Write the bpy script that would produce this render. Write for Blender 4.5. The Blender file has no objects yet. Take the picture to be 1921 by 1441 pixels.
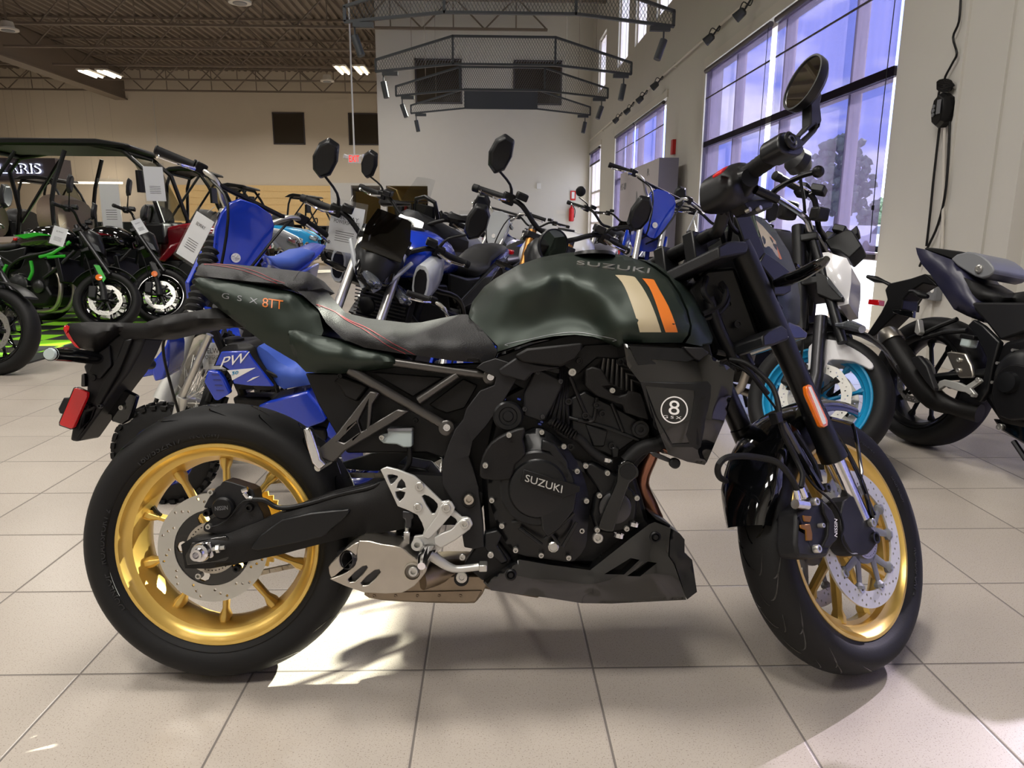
import bpy, bmesh, math, random
import numpy as np
from mathutils import Vector, Matrix, geometry
from mathutils.bvhtree import BVHTree
random.seed(7)
R = math.radians
SC = bpy.context.scene
COL = SC.collection
# ------------------------------------------------------------------ camera
FPX, TILE = 1367.65, .395
CAMH, PIT, YAW, ROLL = 2.55453*TILE, .21044, .02955, .0052
cy, sy, cp, sp = math.cos(YAW), math.sin(YAW), math.cos(PIT), math.sin(PIT)
_r = Vector((cy, -sy, 0)); _f = Vector((cp*sy, cp*cy, -sp)); _u = Vector((sp*sy, sp*cy, cp))
CR, SR = math.cos(ROLL), math.sin(ROLL)
RIGHT = _r*CR - _u*(-SR)*1.0
UP = _u*CR - _r*SR
RIGHT = _r*CR + _u*SR
CAM = Vector((0, 0, CAMH))
cam = bpy.data.cameras.new('camera'); co = bpy.data.objects.new('camera', cam); COL.objects.link(co)
m = Matrix((RIGHT, UP, -_f)).transposed().to_4x4(); m.translation = CAM
co.matrix_world = m
cam.sensor_fit = 'HORIZONTAL'; cam.sensor_width = 36; cam.lens = FPX/1921*36
cam.clip_start = .05; cam.clip_end = 500
SC.camera = co
# ------------------------------------------------------------------ exposure, sky, sun, lamps
SC.view_settings.view_transform = 'Standard'; SC.view_settings.look = 'None'
SC.view_settings.exposure = 0.0; SC.view_settings.gamma = 1.0
SC.view_settings.use_curve_mapping = False
SC.cycles.max_bounces = 8; SC.cycles.transparent_max_bounces = 24; SC.cycles.diffuse_bounces = 4
SC.cycles.sample_clamp_indirect = 4.0; SC.cycles.caustics_reflective = False; SC.cycles.caustics_refractive = False
w = bpy.data.worlds.new('sky'); SC.world = w; w.use_nodes = True
nt = w.node_tree; nt.nodes.clear()
out = nt.nodes.new('ShaderNodeOutputWorld'); bg = nt.nodes.new('ShaderNodeBackground')
tc = nt.nodes.new('ShaderNodeTexCoord'); mp = nt.nodes.new('ShaderNodeMapping'); mp.inputs['Scale'].default_value = (1.6, 1.6, 4.2)
nz = nt.nodes.new('ShaderNodeTexNoise'); nz.inputs['Scale'].default_value = 3.6; nz.inputs['Detail'].default_value = 9; nz.inputs['Roughness'].default_value = .58
rp = nt.nodes.new('ShaderNodeValToRGB')
rp.color_ramp.elements[0].position = .42; rp.color_ramp.elements[0].color = (.28, .36, .85, 1)
rp.color_ramp.elements[1].position = .62; rp.color_ramp.elements[1].color = (1, 1, 1, 1)
nt.links.new(tc.outputs['Generated'], mp.inputs['Vector']); nt.links.new(mp.outputs[0], nz.inputs['Vector'])
nt.links.new(nz.outputs['Fac'], rp.inputs['Fac']); nt.links.new(rp.outputs[0], bg.inputs['Color'])
bg.inputs['Strength'].default_value = 5.0
nt.links.new(bg.outputs[0], out.inputs['Surface'])
sun = bpy.data.lights.new('sun', 'SUN'); sun.energy = 30; sun.angle = R(.6); sun.color = (1, .93, .8)
so = bpy.data.objects.new('sun', sun); COL.objects.link(so)
so.rotation_euler = Vector((.766*math.cos(R(30)), .643*math.cos(R(30)), math.sin(R(30)))).to_track_quat('Z', 'Y').to_euler()
CEIL = 8.15
LAMPS = []   # (x, y, energy)
for lx in (-15.5, -9.5, -3.4, -.4):
    for ly in (2.5, 8.5, 15, 22):
        if lx == -.4 and ly in (8.5, 15, 22): continue
        LAMPS.append((lx, ly))
for lx in (-15.9, -10.5, -5.4): LAMPS += [(lx, 28.), (lx, 33.5)]  # far rows added to brighten the tan wall, mostly without fixtures
LAMPS += [(-9.5, -2.5), (-3.4, -2.), (-.9, -1.5)]  # unseen row added behind the camera to brighten the near side
for lx, ly in LAMPS:
    l = bpy.data.lights.new('ceiling_area_light', 'AREA'); l.shape = 'RECTANGLE'; l.size = 1.1; l.size_y = 1.25
    l.energy = 142; l.color = (1, .95, .88); l.spread = R(150)
    lo = bpy.data.objects.new('ceiling_area_light', l); COL.objects.link(lo); lo.location = (lx, ly, 6.84)
# ------------------------------------------------------------------ pixel rays (photo 1921x1441) into the place
def ray(x, y):
    a, b = (x-960.5)/FPX, (y-720.5)/FPX
    return RIGHT*a - UP*b + _f
def hit(x, y, ax, c):
    d = ray(x, y); return CAM + d*((c-CAM[ax])/d[ax])
def px(P):
    d = Vector(P)-CAM; z = d.dot(_f); return 960.5+FPX*d.dot(RIGHT)/z, 720.5-FPX*d.dot(UP)/z
class Frame:
    """local frame of a thing; p() gives the local point seen at a pixel on the local plane axis=c"""
    def __init__(s, M): s.M = M; s.I = M.inverted(); s.o = s.I @ CAM; s.R = s.I.to_3x3()
    def p(s, x, y, c=0., ax=1):
        d = s.R @ ray(x, y); return s.o + d*((c-s.o[ax])/d[ax])
# ------------------------------------------------------------------ materials
MATS = {}
def mat(name, col, rough=.5, metal=0., coat=0., noise=0., nscale=60., bump=0., bscale=200., emit=0., spec=.5, alpha=1., trans=0., croughs=.05, sheen=0.):
    if name in MATS: return MATS[name]
    m = bpy.data.materials.new(name); m.use_nodes = True; n = m.node_tree; b = n.nodes['Principled BSDF']
    c = tuple(((v/255+.055)/1.055)**2.4 if v > 10.3 else v/255/12.92 for v in col) + (1,)
    b.inputs['Base Color'].default_value = c; b.inputs['Roughness'].default_value = rough; b.inputs['Metallic'].default_value = metal
    b.inputs['Coat Weight'].default_value = coat; b.inputs['Coat Roughness'].default_value = croughs
    b.inputs['Specular IOR Level'].default_value = spec; b.inputs['Alpha'].default_value = alpha; b.inputs['Transmission Weight'].default_value = trans; b.inputs['Sheen Weight'].default_value = sheen; b.inputs['Sheen Roughness'].default_value = .4
    t = n.nodes.new('ShaderNodeTexCoord')
    if noise:
        z = n.nodes.new('ShaderNodeTexNoise'); z.inputs['Scale'].default_value = nscale; z.inputs['Detail'].default_value = 4
        n.links.new(t.outputs['Object'], z.inputs['Vector'])
        r = n.nodes.new('ShaderNodeMix'); r.data_type = 'RGBA'
        r.inputs[6].default_value = tuple(v*(1-noise) for v in c[:3])+(1,); r.inputs[7].default_value = tuple(min(1, v*(1+noise)) for v in c[:3])+(1,)
        n.links.new(z.outputs['Fac'], r.inputs[0]); n.links.new(r.outputs[2], b.inputs['Base Color'])
    if bump:
        z = n.nodes.new('ShaderNodeTexNoise'); z.inputs['Scale'].default_value = bscale; z.inputs['Detail'].default_value = 2
        n.links.new(t.outputs['Object'], z.inputs['Vector'])
        q = n.nodes.new('ShaderNodeBump'); q.inputs['Strength'].default_value = bump; q.inputs['Distance'].default_value = .002
        n.links.new(z.outputs['Fac'], q.inputs['Height']); n.links.new(q.outputs[0], b.inputs['Normal'])
    if emit: b.inputs['Emission Color'].default_value = c; b.inputs['Emission Strength'].default_value = emit
    MATS[name] = m; return m
M = mat
M('black', (13, 13, 15), .4, bump=.1, bscale=900, spec=.3); M('matte_black', (19, 18, 18), .5, noise=.15, bump=.2, bscale=700, spec=.25)
M('gloss_black', (9, 10, 12), .07, coat=.6, spec=.5); M('satin_black', (17, 18, 20), .34, spec=.35)
M('grey_black', (27, 27, 29), .45, bump=.2, bscale=800, spec=.3); M('dark_metal', (70, 70, 72), .32, .85); M('gun_metal', (88, 86, 84), .3, .75)
M('steel', (196, 195, 190), .3, .85); M('chrome', (225, 225, 228), .1, 1.); M('alu', (202, 202, 198), .4, .6, bump=.08)
M('brushed', (184, 178, 168), .33, 1., noise=.12, nscale=25); M('rubber', (19, 19, 20), .6, bump=.12, bscale=260, spec=.3)
M('rubber_soft', (34, 34, 36), .75); M('gold', (228, 192, 104), .3, .6, spec=.6); M('green', (27, 39, 31), .44, .5, coat=.25, croughs=.5)
M('seat', (21, 21, 22), .5, bump=.4, bscale=420, spec=.3, sheen=.12); M('seat_side', (20, 20, 21), .5, bump=.3, bscale=500, spec=.3); M('cream', (176, 163, 134), .35)
M('orange', (206, 112, 40), .35); M('red_lens', (176, 14, 20), .15, coat=1., emit=.12); M('orange_lens', (226, 110, 24), .2, coat=1., emit=.1)
M('white', (226, 226, 224), .5); M('paper', (240, 239, 238), .7); M('ink', (40, 40, 44), .7); M('red', (190, 20, 24), .4); M('red_stitch', (128, 34, 42), .6)
M('blue', (20, 56, 180), .2, coat=.8); M('blue_deep', (16, 34, 118), .25, coat=.6); M('blue_seat', (52, 84, 176), .6); M('cyan', (26, 140, 190), .3)
M('heat', (132, 92, 74), .28, 1., noise=.4, nscale=9); M('rusty', (142, 128, 110), .38, .85, noise=.4, nscale=14)
M('grey_plastic', (120, 122, 126), .4); M('light_grey', (176, 180, 184), .3, coat=.4); M('white_paint', (214, 214, 216), .25, coat=.6)
M('frost', (186, 200, 200), .35, alpha=.85); M('brown_seat', (136, 118, 104), .6, noise=.1); M('kgreen', (40, 170, 40), .3, coat=.5)
M('lime', (120, 214, 30), .5); M('maroon', (110, 12, 24), .2, coat=.8); M('navy', (40, 40, 62), .35); M('teal', (20, 160, 215), .3, coat=.5); M('yellow', (220, 160, 30), .4)
M('bronze', (150, 104, 50), .35, .8); M('lamp_glass', (150, 156, 164), .08, .8); M('amber', (200, 110, 20), .1, alpha=.8)
def glassy(name, col, k, rough=.03):
    m = bpy.data.materials.new(name); m.use_nodes = True; n = m.node_tree; n.nodes.clear()
    o = n.nodes.new('ShaderNodeOutputMaterial'); t = n.nodes.new('ShaderNodeBsdfTransparent'); g = n.nodes.new('ShaderNodeBsdfGlossy'); x = n.nodes.new('ShaderNodeMixShader')
    t.inputs[0].default_value = tuple(col)+(1,); g.inputs['Roughness'].default_value = rough; x.inputs[0].default_value = k
    n.links.new(t.outputs[0], x.inputs[1]); n.links.new(g.outputs[0], x.inputs[2]); n.links.new(x.outputs[0], o.inputs[0]); MATS[name] = m; return m
glassy('pane', (.93, .97, .96), .05); glassy('smoke', (.10, .10, .11), .08); glassy('clear', (.95, .96, .97), .07, .08); glassy('wind', (.62, .64, .62), .1, .06)
# ------------------------------------------------------------------ objects
def tag(o, label=None, cat=None, group=None, kind=None):
    if label: o['label'] = label
    if cat: o['category'] = cat
    if group: o['group'] = group
    if kind: o['kind'] = kind
    return o
def empty(name, M4, label=None, cat=None, group=None, kind=None):
    o = bpy.data.objects.new(name, None); COL.objects.link(o); o.matrix_world = M4; o.empty_display_size = .1
    return tag(o, label, cat, group, kind)
def obj(name, bm, m, parent=None, bev=0., sharp=32, ml=None, label=None):
    bmesh.ops.recalc_face_normals(bm, faces=bm.faces)
    for f in bm.faces: f.smooth = True
    sa = R(sharp)
    for e in bm.edges:
        if len(e.link_faces) == 2: e.smooth = e.calc_face_angle(9) < sa
    me = bpy.data.meshes.new(name); bm.to_mesh(me); bm.free()
    for q in (m if isinstance(m, (list, tuple)) else [m]): me.materials.append(MATS[q] if isinstance(q, str) else q)
    o = bpy.data.objects.new(name, me); COL.objects.link(o)
    if parent: o.parent = parent
    if ml is not None: o.matrix_local = ml
    if bev:
        d = o.modifiers.new('edge', 'BEVEL'); d.width = bev; d.segments = 2; d.limit_method = 'ANGLE'; d.angle_limit = R(40); d.harden_normals = False
    if label: o['label'] = label
    return o
def struct(name, bm, m, **k): return tag(obj(name, bm, m, **k), kind='structure')
def NB(): return bmesh.new()
# ------------------------------------------------------------------ shapes added to a bmesh
def box(b, c, s, rot=None):
    r = bmesh.ops.create_cube(b, size=1)['verts']; T = Matrix.Translation(c) @ ((rot.to_4x4() if rot else Matrix())) @ Matrix.Diagonal((*s, 1))
    bmesh.ops.transform(b, matrix=T, verts=r); return r
def bx(b, x0, x1, y0, y1, z0, z1): return box(b, ((x0+x1)/2, (y0+y1)/2, (z0+z1)/2), (abs(x1-x0), abs(y1-y0), abs(z1-z0)))
def basis(d):
    d = Vector(d).normalized(); a = Vector((0, 0, 1)) if abs(d.z) < .9 else Vector((1, 0, 0)); u = d.cross(a).normalized(); return u, d.cross(u).normalized(), d
def ring(b, c, u, v, r, n): return [b.verts.new(c + (u*math.cos(2*math.pi*i/n) + v*math.sin(2*math.pi*i/n))*r) for i in range(n)]
def bridge(b, A, B):
    n = len(A)
    for i in range(n): b.faces.new((A[i], A[(i+1) % n], B[(i+1) % n], B[i]))
def lathe(b, o, d, prof, n=24, caps=True):
    """prof: (distance along d, radius)"""
    o = Vector(o); u, v, d = basis(d); rs = [ring(b, o+d*t, u, v, max(r, 1e-5), n) for t, r in prof]
    for A, B in zip(rs, rs[1:]): bridge(b, A, B)
    if caps:
        b.faces.new(rs[0][::-1]); b.faces.new(rs[-1])
def cyl(b, p0, p1, r0, r1=None, n=20): 
    p0, p1 = Vector(p0), Vector(p1); L = (p1-p0).length; lathe(b, p0, p1-p0, [(0, r0), (L, r0 if r1 is None else r1)], n)
def smooth_path(P, k=5):
    P = [Vector(p) for p in P]
    if len(P) < 3: return P
    Q = [P[0]*2-P[1]]+P+[P[-1]*2-P[-2]]; o = []
    for i in range(1, len(Q)-2):
        a, b_, c, d = Q[i-1:i+3]
        for j in range(k):
            t = j/k; o.append(.5*((2*b_)+(c-a)*t+(2*a-5*b_+4*c-d)*t*t+(3*b_-a-3*c+d)*t**3))
    o.append(P[-1]); return o
def tube(b, P, r, n=10, sm=0, sx=1., caps=True):
    P = smooth_path(P, sm) if sm else [Vector(p) for p in P]
    rs = []; d = (P[1]-P[0]).normalized(); u, v, _ = basis(d)
    for i, p in enumerate(P):
        t = ((P[min(i+1, len(P)-1)]-P[max(i-1, 0)])).normalized()
        q = d.rotation_difference(t); u = q @ u; v = q @ v; d = t
        rr = r if not isinstance(r, (list, tuple)) else np.interp(i/(len(P)-1), np.linspace(0, 1, len(r)), r)
        rs.append([b.verts.new(p + u*math.cos(2*math.pi*k/n)*rr + v*math.sin(2*math.pi*k/n)*rr*sx) for k in range(n)])
    for A, B in zip(rs, rs[1:]): bridge(b, A, B)
    if caps: b.faces.new(rs[0][::-1]); b.faces.new(rs[-1])
def inpoly(pt, poly):
    x, y = pt; c = False; n = len(poly); j = n-1
    for i in range(n):
        xi, yi = poly[i]; xj, yj = poly[j]
        if (yi > y) != (yj > y) and x < (xj-xi)*(y-yi)/(yj-yi)+xi: c = not c
        j = i
    return c
def cdt(outer, holes=(), step=None):
    """triangulate a polygon with holes, optionally with inner grid points; returns points, triangles, loops"""
    pts = []; edges = []; loops = []
    for L in [outer]+list(holes):
        k = len(pts); n = len(L); pts += [Vector(p[:2]) for p in L]; edges += [(k+i, k+(i+1) % n) for i in range(n)]; loops.append(list(range(k, k+n)))
    nb = len(pts)
    if step:
        X = [p[0] for p in outer]; Y = [p[1] for p in outer]
        A = np.array([tuple(p) for p in pts]); j = 0; y = min(Y)+step*.5
        E0 = np.array([pts[a][:] for a, _ in edges]); E1 = np.array([pts[c][:] for _, c in edges]); D = E1-E0; DD = (D**2).sum(1)+1e-12
        while y < max(Y):
            x = min(X)+step*(.5+.5*(j % 2))
            while x < max(X):
                q = np.array((x, y)); t = np.clip(((q-E0)*D).sum(1)/DD, 0, 1); dd = (((E0+D*t[:, None])-q)**2).sum(1).min()
                if dd > (step*.45)**2 and inpoly((x, y), outer) and not any(inpoly((x, y), h) for h in holes): pts.append(Vector((x, y)))
                x += step
            y += step*.87; j += 1
    V, E, F, ov, oe, of = geometry.delaunay_2d_cdt(pts, edges, [], 0, 1e-7)
    F2 = []
    for f in F:
        c = sum((Vector(V[i]) for i in f), Vector((0, 0)))/len(f)
        if inpoly(c, outer) and not any(inpoly(c, h) for h in holes): F2.append(list(f))
    mp = {}
    for i, l in enumerate(ov):
        for s in l: mp[s] = i
    return [Vector(v) for v in V], F2, [[mp.get(i, i) for i in L] for L in loops]
def solid2d(b, outer, holes, fn0, fn1, cap=(True, True)):
    """fn0/fn1 map a 2D point to the front/back 3D point"""
    V, F, L = cdt(outer, holes)
    A = [b.verts.new(fn0(v)) for v in V]; B = [b.verts.new(fn1(v)) for v in V]
    for f in F:
        if cap[0]: b.faces.new([A[i] for i in f])
        if cap[1]: b.faces.new([B[i] for i in f][::-1])
    for l in L:
        for i in range(len(l)):
            p, q = l[i], l[(i+1) % len(l)]
            if p != q:
                try: b.faces.new((A[p], A[q], B[q], B[p]))
                except ValueError: pass
def csm(P, k=4, closed=True):
    """smooth closed outline; a point given twice is a corner"""
    n = len(P); out = []
    for i in range(n):
        p1, p2 = P[i], P[(i+1) % n]
        if tuple(p1) == tuple(p2): continue
        p0, p3 = P[i-1], P[(i+2) % n]
        for j in range(k):
            t = j/k; out.append(tuple(.5*(2*b_+(c-a)*t+(2*a-5*b_+4*c-d)*t*t+(3*b_-a-3*c+d)*t**3) for a, b_, c, d in zip(p0, p1, p2, p3)))
    return out
def plate(b, fr, P, y0, y1, holes=(), sm=0, S=None):
    """outline in photo pixels laid on the local plane y=y0 and given thickness to y1"""
    if sm: P = csm(P, sm)
    L = lambda Q: [(lambda v: (v.x, v.z))(fr.p(q[0], q[1], y0)) for q in Q]
    solid2d(b, L(P), [L(h) for h in holes], lambda v: Vector((v.x, y0, v.y)), lambda v: Vector((v.x, y1, v.y)))
def tps(C):
    C = np.array(C, float); X = C[:, :2]/100; n = len(C)
    U = lambda r2: np.where(r2 > 0, .5*r2*np.log(r2+1e-12), 0)
    K = U(((X[:, None]-X[None])**2).sum(2)) + np.eye(n)*1e-4; P = np.hstack([np.ones((n, 1)), X])
    A = np.zeros((n+3, n+3)); A[:n, :n] = K; A[:n, n:] = P; A[n:, :n] = P.T
    s = np.linalg.solve(A, np.concatenate([C[:, 2], np.zeros(3)]))
    def f(q):
        q = np.array(q[:2], float)/100; return float(U(((X-q)**2).sum(1)) @ s[:n] + s[n]+s[n+1:] @ q)
    return f
def skin(b, fr, P, C=(), back=None, mirror=False, step=9, sm=0, holes=(), lim=None):
    """sculpted panel: outline points (px,py,y) and inner control points (px,py,y) give the local depth y everywhere.
    back: local y of the closing back wall; mirror: close with the mirror image across y=0"""
    if sm: P = csm(P, sm)
    D = []  # densify outline
    for i in range(len(P)):
        a, c = P[i], P[(i+1) % len(P)]; k = max(1, int(math.hypot(c[0]-a[0], c[1]-a[1])/step+.5))
        for j in range(k): D.append(tuple(u+(v-u)*j/k for u, v in zip(a, c)))
    sub = D[::max(1, len(D)//70)]
    f = tps([q[:3] for q in sub]+list(C))
    V, F, L = cdt([q[:2] for q in D], holes, step)
    edge = {}
    for q, i in zip(D, L[0]): edge[i] = q[2]
    ys = [edge.get(i, None) for i in range(len(V))]
    lo, hi = lim or (-9, 9)
    ys = [y if y is not None else min(hi, max(lo, f(v))) for y, v in zip(ys, V)]
    pts = [fr.p(v.x, v.y, y) for v, y in zip(V, ys)]
    A = [b.verts.new(p) for p in pts]
    for t in F: b.faces.new([A[i] for i in t])
    if mirror:
        B = [A[i] if abs(p.y) < 2e-3 and i in edge else b.verts.new((p.x, -p.y, p.z)) for i, p in enumerate(pts)]
        for i, p in enumerate(pts):
            if B[i] is A[i]: A[i].co.y = 0
    elif back is not None:
        B = [b.verts.new((p.x, back, p.z)) for p in pts]
    else: return
    for t in F:
        try: b.faces.new([B[i] for i in t][::-1])
        except ValueError: pass
    for l in L:
        for i in range(len(l)):
            p, q = l[i], l[(i+1) % len(l)]; vs = []
            for v in (A[p], A[q], B[q], B[p]):
                if v not in vs: vs.append(v)
            if len(vs) > 2:
                try: b.faces.new(vs)
                except ValueError: pass
def bvh_of(objs):
    """surface of some objects in world space"""
    vs, fs = [], []
    for o in objs:
        mw = o.matrix_world if not o.parent else (o.parent.matrix_world @ o.matrix_basis if not o.parent.parent else o.parent.parent.matrix_world @ o.parent.matrix_basis @ o.matrix_basis)
        k = len(vs); vs += [mw @ v.co for v in o.data.vertices]; fs += [[k+i for i in p.vertices] for p in o.data.polygons]
    return BVHTree.FromPolygons(vs, fs)
def decal(name, polys, on, m, parent, off=.0012, step=8, thick=0., label=None, M4=None):
    """stickers and letters: outlines in pixels, laid on the surface of the objects `on`"""
    bv = bvh_of(on); b = NB(); inv = (M4 or parent.matrix_world).inverted()
    for outer, holes in polys:
        V, F, L = cdt(outer, holes, step); P = []
        for v in V:
            d = ray(v.x, v.y).normalized(); h = bv.ray_cast(CAM, d)
            P.append(None if h[0] is None else (h[0], h[1] if h[1].dot(d) < 0 else -h[1]))
        A = [b.verts.new(inv @ (p[0]+p[1]*(off+thick))) if p else None for p in P]
        for f in F:
            if all(A[i] for i in f):
                try: b.faces.new([A[i] for i in f])
                except ValueError: pass
        if thick:
            B = [b.verts.new(inv @ (p[0]+p[1]*off*.2)) if p else None for p in P]
            for l in L:
                for i in range(len(l)):
                    p, q = l[i], l[(i+1) % len(l)]
                    if p != q and A[p] and A[q]:
                        try: b.faces.new((A[p], A[q], B[q], B[p]))
                        except ValueError: pass
    bmesh.ops.delete(b, geom=[v for v in b.verts if not v.link_faces], context='VERTS')
    return obj(name, b, m, parent, label=label, sharp=25)
_font = {}
def text_loops(s, bold=0., spacing=1.):
    """letters as outlines [(outer,[holes])], x in em, baseline 0"""
    key = (s, bold, spacing)
    if key in _font: return _font[key]
    c = bpy.data.curves.new('t', 'FONT'); c.body = s; c.offset = bold; c.fill_mode = 'NONE'; c.space_character = spacing; c.resolution_u = 4
    o = bpy.data.objects.new('t', c); COL.objects.link(o); dg = bpy.context.evaluated_depsgraph_get(); dg.update()
    me = bpy.data.meshes.new_from_object(o.evaluated_get(dg)); bpy.data.objects.remove(o); bpy.data.curves.remove(c)
    adj = {}
    for e in me.edges: a, d = e.vertices; adj.setdefault(a, []).append(d); adj.setdefault(d, []).append(a)
    seen = set(); loops = []
    for v in adj:
        if v in seen: continue
        l = [v]; seen.add(v); cur = v
        while True:
            nx = [q for q in adj[cur] if q not in seen]
            if not nx: break
            cur = nx[0]; seen.add(cur); l.append(cur)
        P = [(me.vertices[i].co.x, me.vertices[i].co.y) for i in l]; Q = [p for i, p in enumerate(P) if math.hypot(p[0]-P[i-1][0], p[1]-P[i-1][1]) > 1e-4]
        if len(Q) > 2: loops.append(Q)
    bpy.data.meshes.remove(me)
    dep = [sum(inpoly(l[0], k) for k in loops if k is not l) for l in loops]
    out = [(l, [k for k, d2 in zip(loops, dep) if d2 % 2 == 1 and inpoly(k[0], l)]) for l, d in zip(loops, dep) if d % 2 == 0]
    _font[key] = out; return out
def text_map(s, fn, bold=0., spacing=1.):
    """fit text so its box maps to the unit square, then through fn(u,v)"""
    T = text_loops(s, bold, spacing); X = [p[0] for o, h in T for p in o]; Y = [p[1] for o, h in T for p in o]
    x0, x1, y0, y1 = min(X), max(X), min(Y), max(Y); g = lambda L: [fn((p[0]-x0)/(x1-x0), (p[1]-y0)/(y1-y0)) for p in L]
    return [(g(o), [g(h) for h in hs]) for o, hs in T]
def quad_map(tl, tr, br, bl):
    def f(u, v): return tuple((bl[i]*(1-u)+br[i]*u)*(1-v)+(tl[i]*(1-u)+tr[i]*u)*v for i in (0, 1))
    return f
def text_solid(b, s, O, X, Y, depth, bold=0., spacing=1.):
    """letters as solid shapes: origin bottom-left O, spans X (width) and Y (height), raised by depth vector"""
    O, X, Y, dz = Vector(O), Vector(X), Vector(Y), Vector(depth)
    for o, hs in text_map(s, lambda u, v: (u, v), bold, spacing):
        solid2d(b, o, hs, lambda v: O+X*v.x+Y*v.y+dz, lambda v: O+X*v.x+Y*v.y, cap=(True, False))
# ------------------------------------------------------------------ the room
XW, YB, YF = 3.4, 26., 38.
def tile_mat():
    m = bpy.data.materials.new('floor_tile'); m.use_nodes = True; n = m.node_tree; N = n.nodes; Lk = n.links.new; b = N['Principled BSDF']
    t = N.new('ShaderNodeTexCoord'); s = N.new('ShaderNodeSeparateXYZ'); Lk(t.outputs['Object'], s.inputs[0])
    def mth(op, a, c=None):
        q = N.new('ShaderNodeMath'); q.operation = op
        for i, v in enumerate((a, c)):
            if v is None: continue
            if isinstance(v, (int, float)): q.inputs[i].default_value = v
            else: Lk(v, q.inputs[i])
        return q.outputs[0]
    gs = []; cells = []
    for k, o0 in ((0, -2.39576), (1, 3.87181)):
        u = mth('DIVIDE', mth('SUBTRACT', s.outputs[k], o0*TILE), TILE); cells.append(mth('FLOOR', u))
        f = mth('FRACT', u); d = mth('MINIMUM', f, mth('SUBTRACT', 1, f)); gs.append(d)
    d = mth('MINIMUM', *gs); g = mth('LESS_THAN', d, .0062); edge = mth('MULTIPLY', mth('MINIMUM', d, .014), 60)
    cv = N.new('ShaderNodeCombineXYZ'); Lk(cells[0], cv.inputs[0]); Lk(cells[1], cv.inputs[1])
    wn = N.new('ShaderNodeTexWhiteNoise'); Lk(cv.outputs[0], wn.inputs['Vector'])
    z1 = N.new('ShaderNodeTexNoise'); z1.inputs['Scale'].default_value = 320; z1.inputs['Detail'].default_value = 2; Lk(t.outputs['Object'], z1.inputs['Vector'])
    z2 = N.new('ShaderNodeTexNoise'); z2.inputs['Scale'].default_value = 2.2; z2.inputs['Detail'].default_value = 3; Lk(t.outputs['Object'], z2.inputs['Vector'])
    r = N.new('ShaderNodeValToRGB'); r.color_ramp.elements[0].position = .30; r.color_ramp.elements[0].color = (.24, .20, .165, 1)
    r.color_ramp.elements[1].position = .41; r.color_ramp.elements[1].color = (.455, .405, .35, 1); Lk(z1.outputs['Fac'], r.inputs[0])
    x = N.new('ShaderNodeMix'); x.data_type = 'RGBA'; x.blend_type = 'MULTIPLY'; x.inputs[0].default_value = 1
    v = mth('ADD', mth('MULTIPLY', wn.outputs['Value'], .07), mth('ADD', .86, mth('MULTIPLY', z2.outputs['Fac'], .16)))
    c = N.new('ShaderNodeCombineColor'); [Lk(v, c.inputs[i]) for i in range(3)]
    Lk(r.outputs[0], x.inputs[6]); Lk(c.outputs[0], x.inputs[7])
    y = N.new('ShaderNodeMix'); y.data_type = 'RGBA'; Lk(g, y.inputs[0]); Lk(x.outputs[2], y.inputs[6]); y.inputs[7].default_value = (.16, .14, .125, 1)
    Lk(y.outputs[2], b.inputs['Base Color']); Lk(mth('ADD', .27, mth('MULTIPLY', g, .5)), b.inputs['Roughness']); b.inputs['Specular IOR Level'].default_value = .45
    bp = N.new('ShaderNodeBump'); bp.inputs['Strength'].default_value = .5; bp.inputs['Distance'].default_value = .003; Lk(edge, bp.inputs['Height']); Lk(bp.outputs[0], b.inputs['Normal'])
    MATS['tile'] = m
tile_mat()
M('wall', (206, 203, 196), .85, noise=.02, nscale=3); M('wall_tan', (204, 193, 176), .85, noise=.02, nscale=2); M('deck', (112, 100, 88), .7); M('joist', (116, 104, 92), .6)
M('frame_white', (224, 214, 212), .4); M('frame_dark', (66, 60, 64), .4); M('slat', (222, 190, 134), .5, noise=.08, nscale=12); M('yellow_wall', (206, 178, 110), .85)
M('asphalt', (150, 150, 156), .9, noise=.1, nscale=2); M('grass', (120, 140, 90), .9); M('leaf', (112, 130, 96), .8, noise=.3, nscale=3); M('car_white', (220, 222, 228), .3); M('car_dark', (70, 76, 96), .3)
M('lamp_tube', (255, 240, 214), .5, emit=7.); M('sign_glow', (225, 232, 255), .5, emit=2.2); M('exit_red', (225, 30, 22), .5, emit=1.6); M('duct_white', (210, 205, 196), .5)
M('mesh_dark', (50, 54, 58), .5); M('board', (196, 190, 194), .6); M('board_side', (120, 118, 136), .6); M('glass_dark', (58, 52, 44), .12, coat=.3); M('shade_bar', (52, 46, 52), .5)
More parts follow.
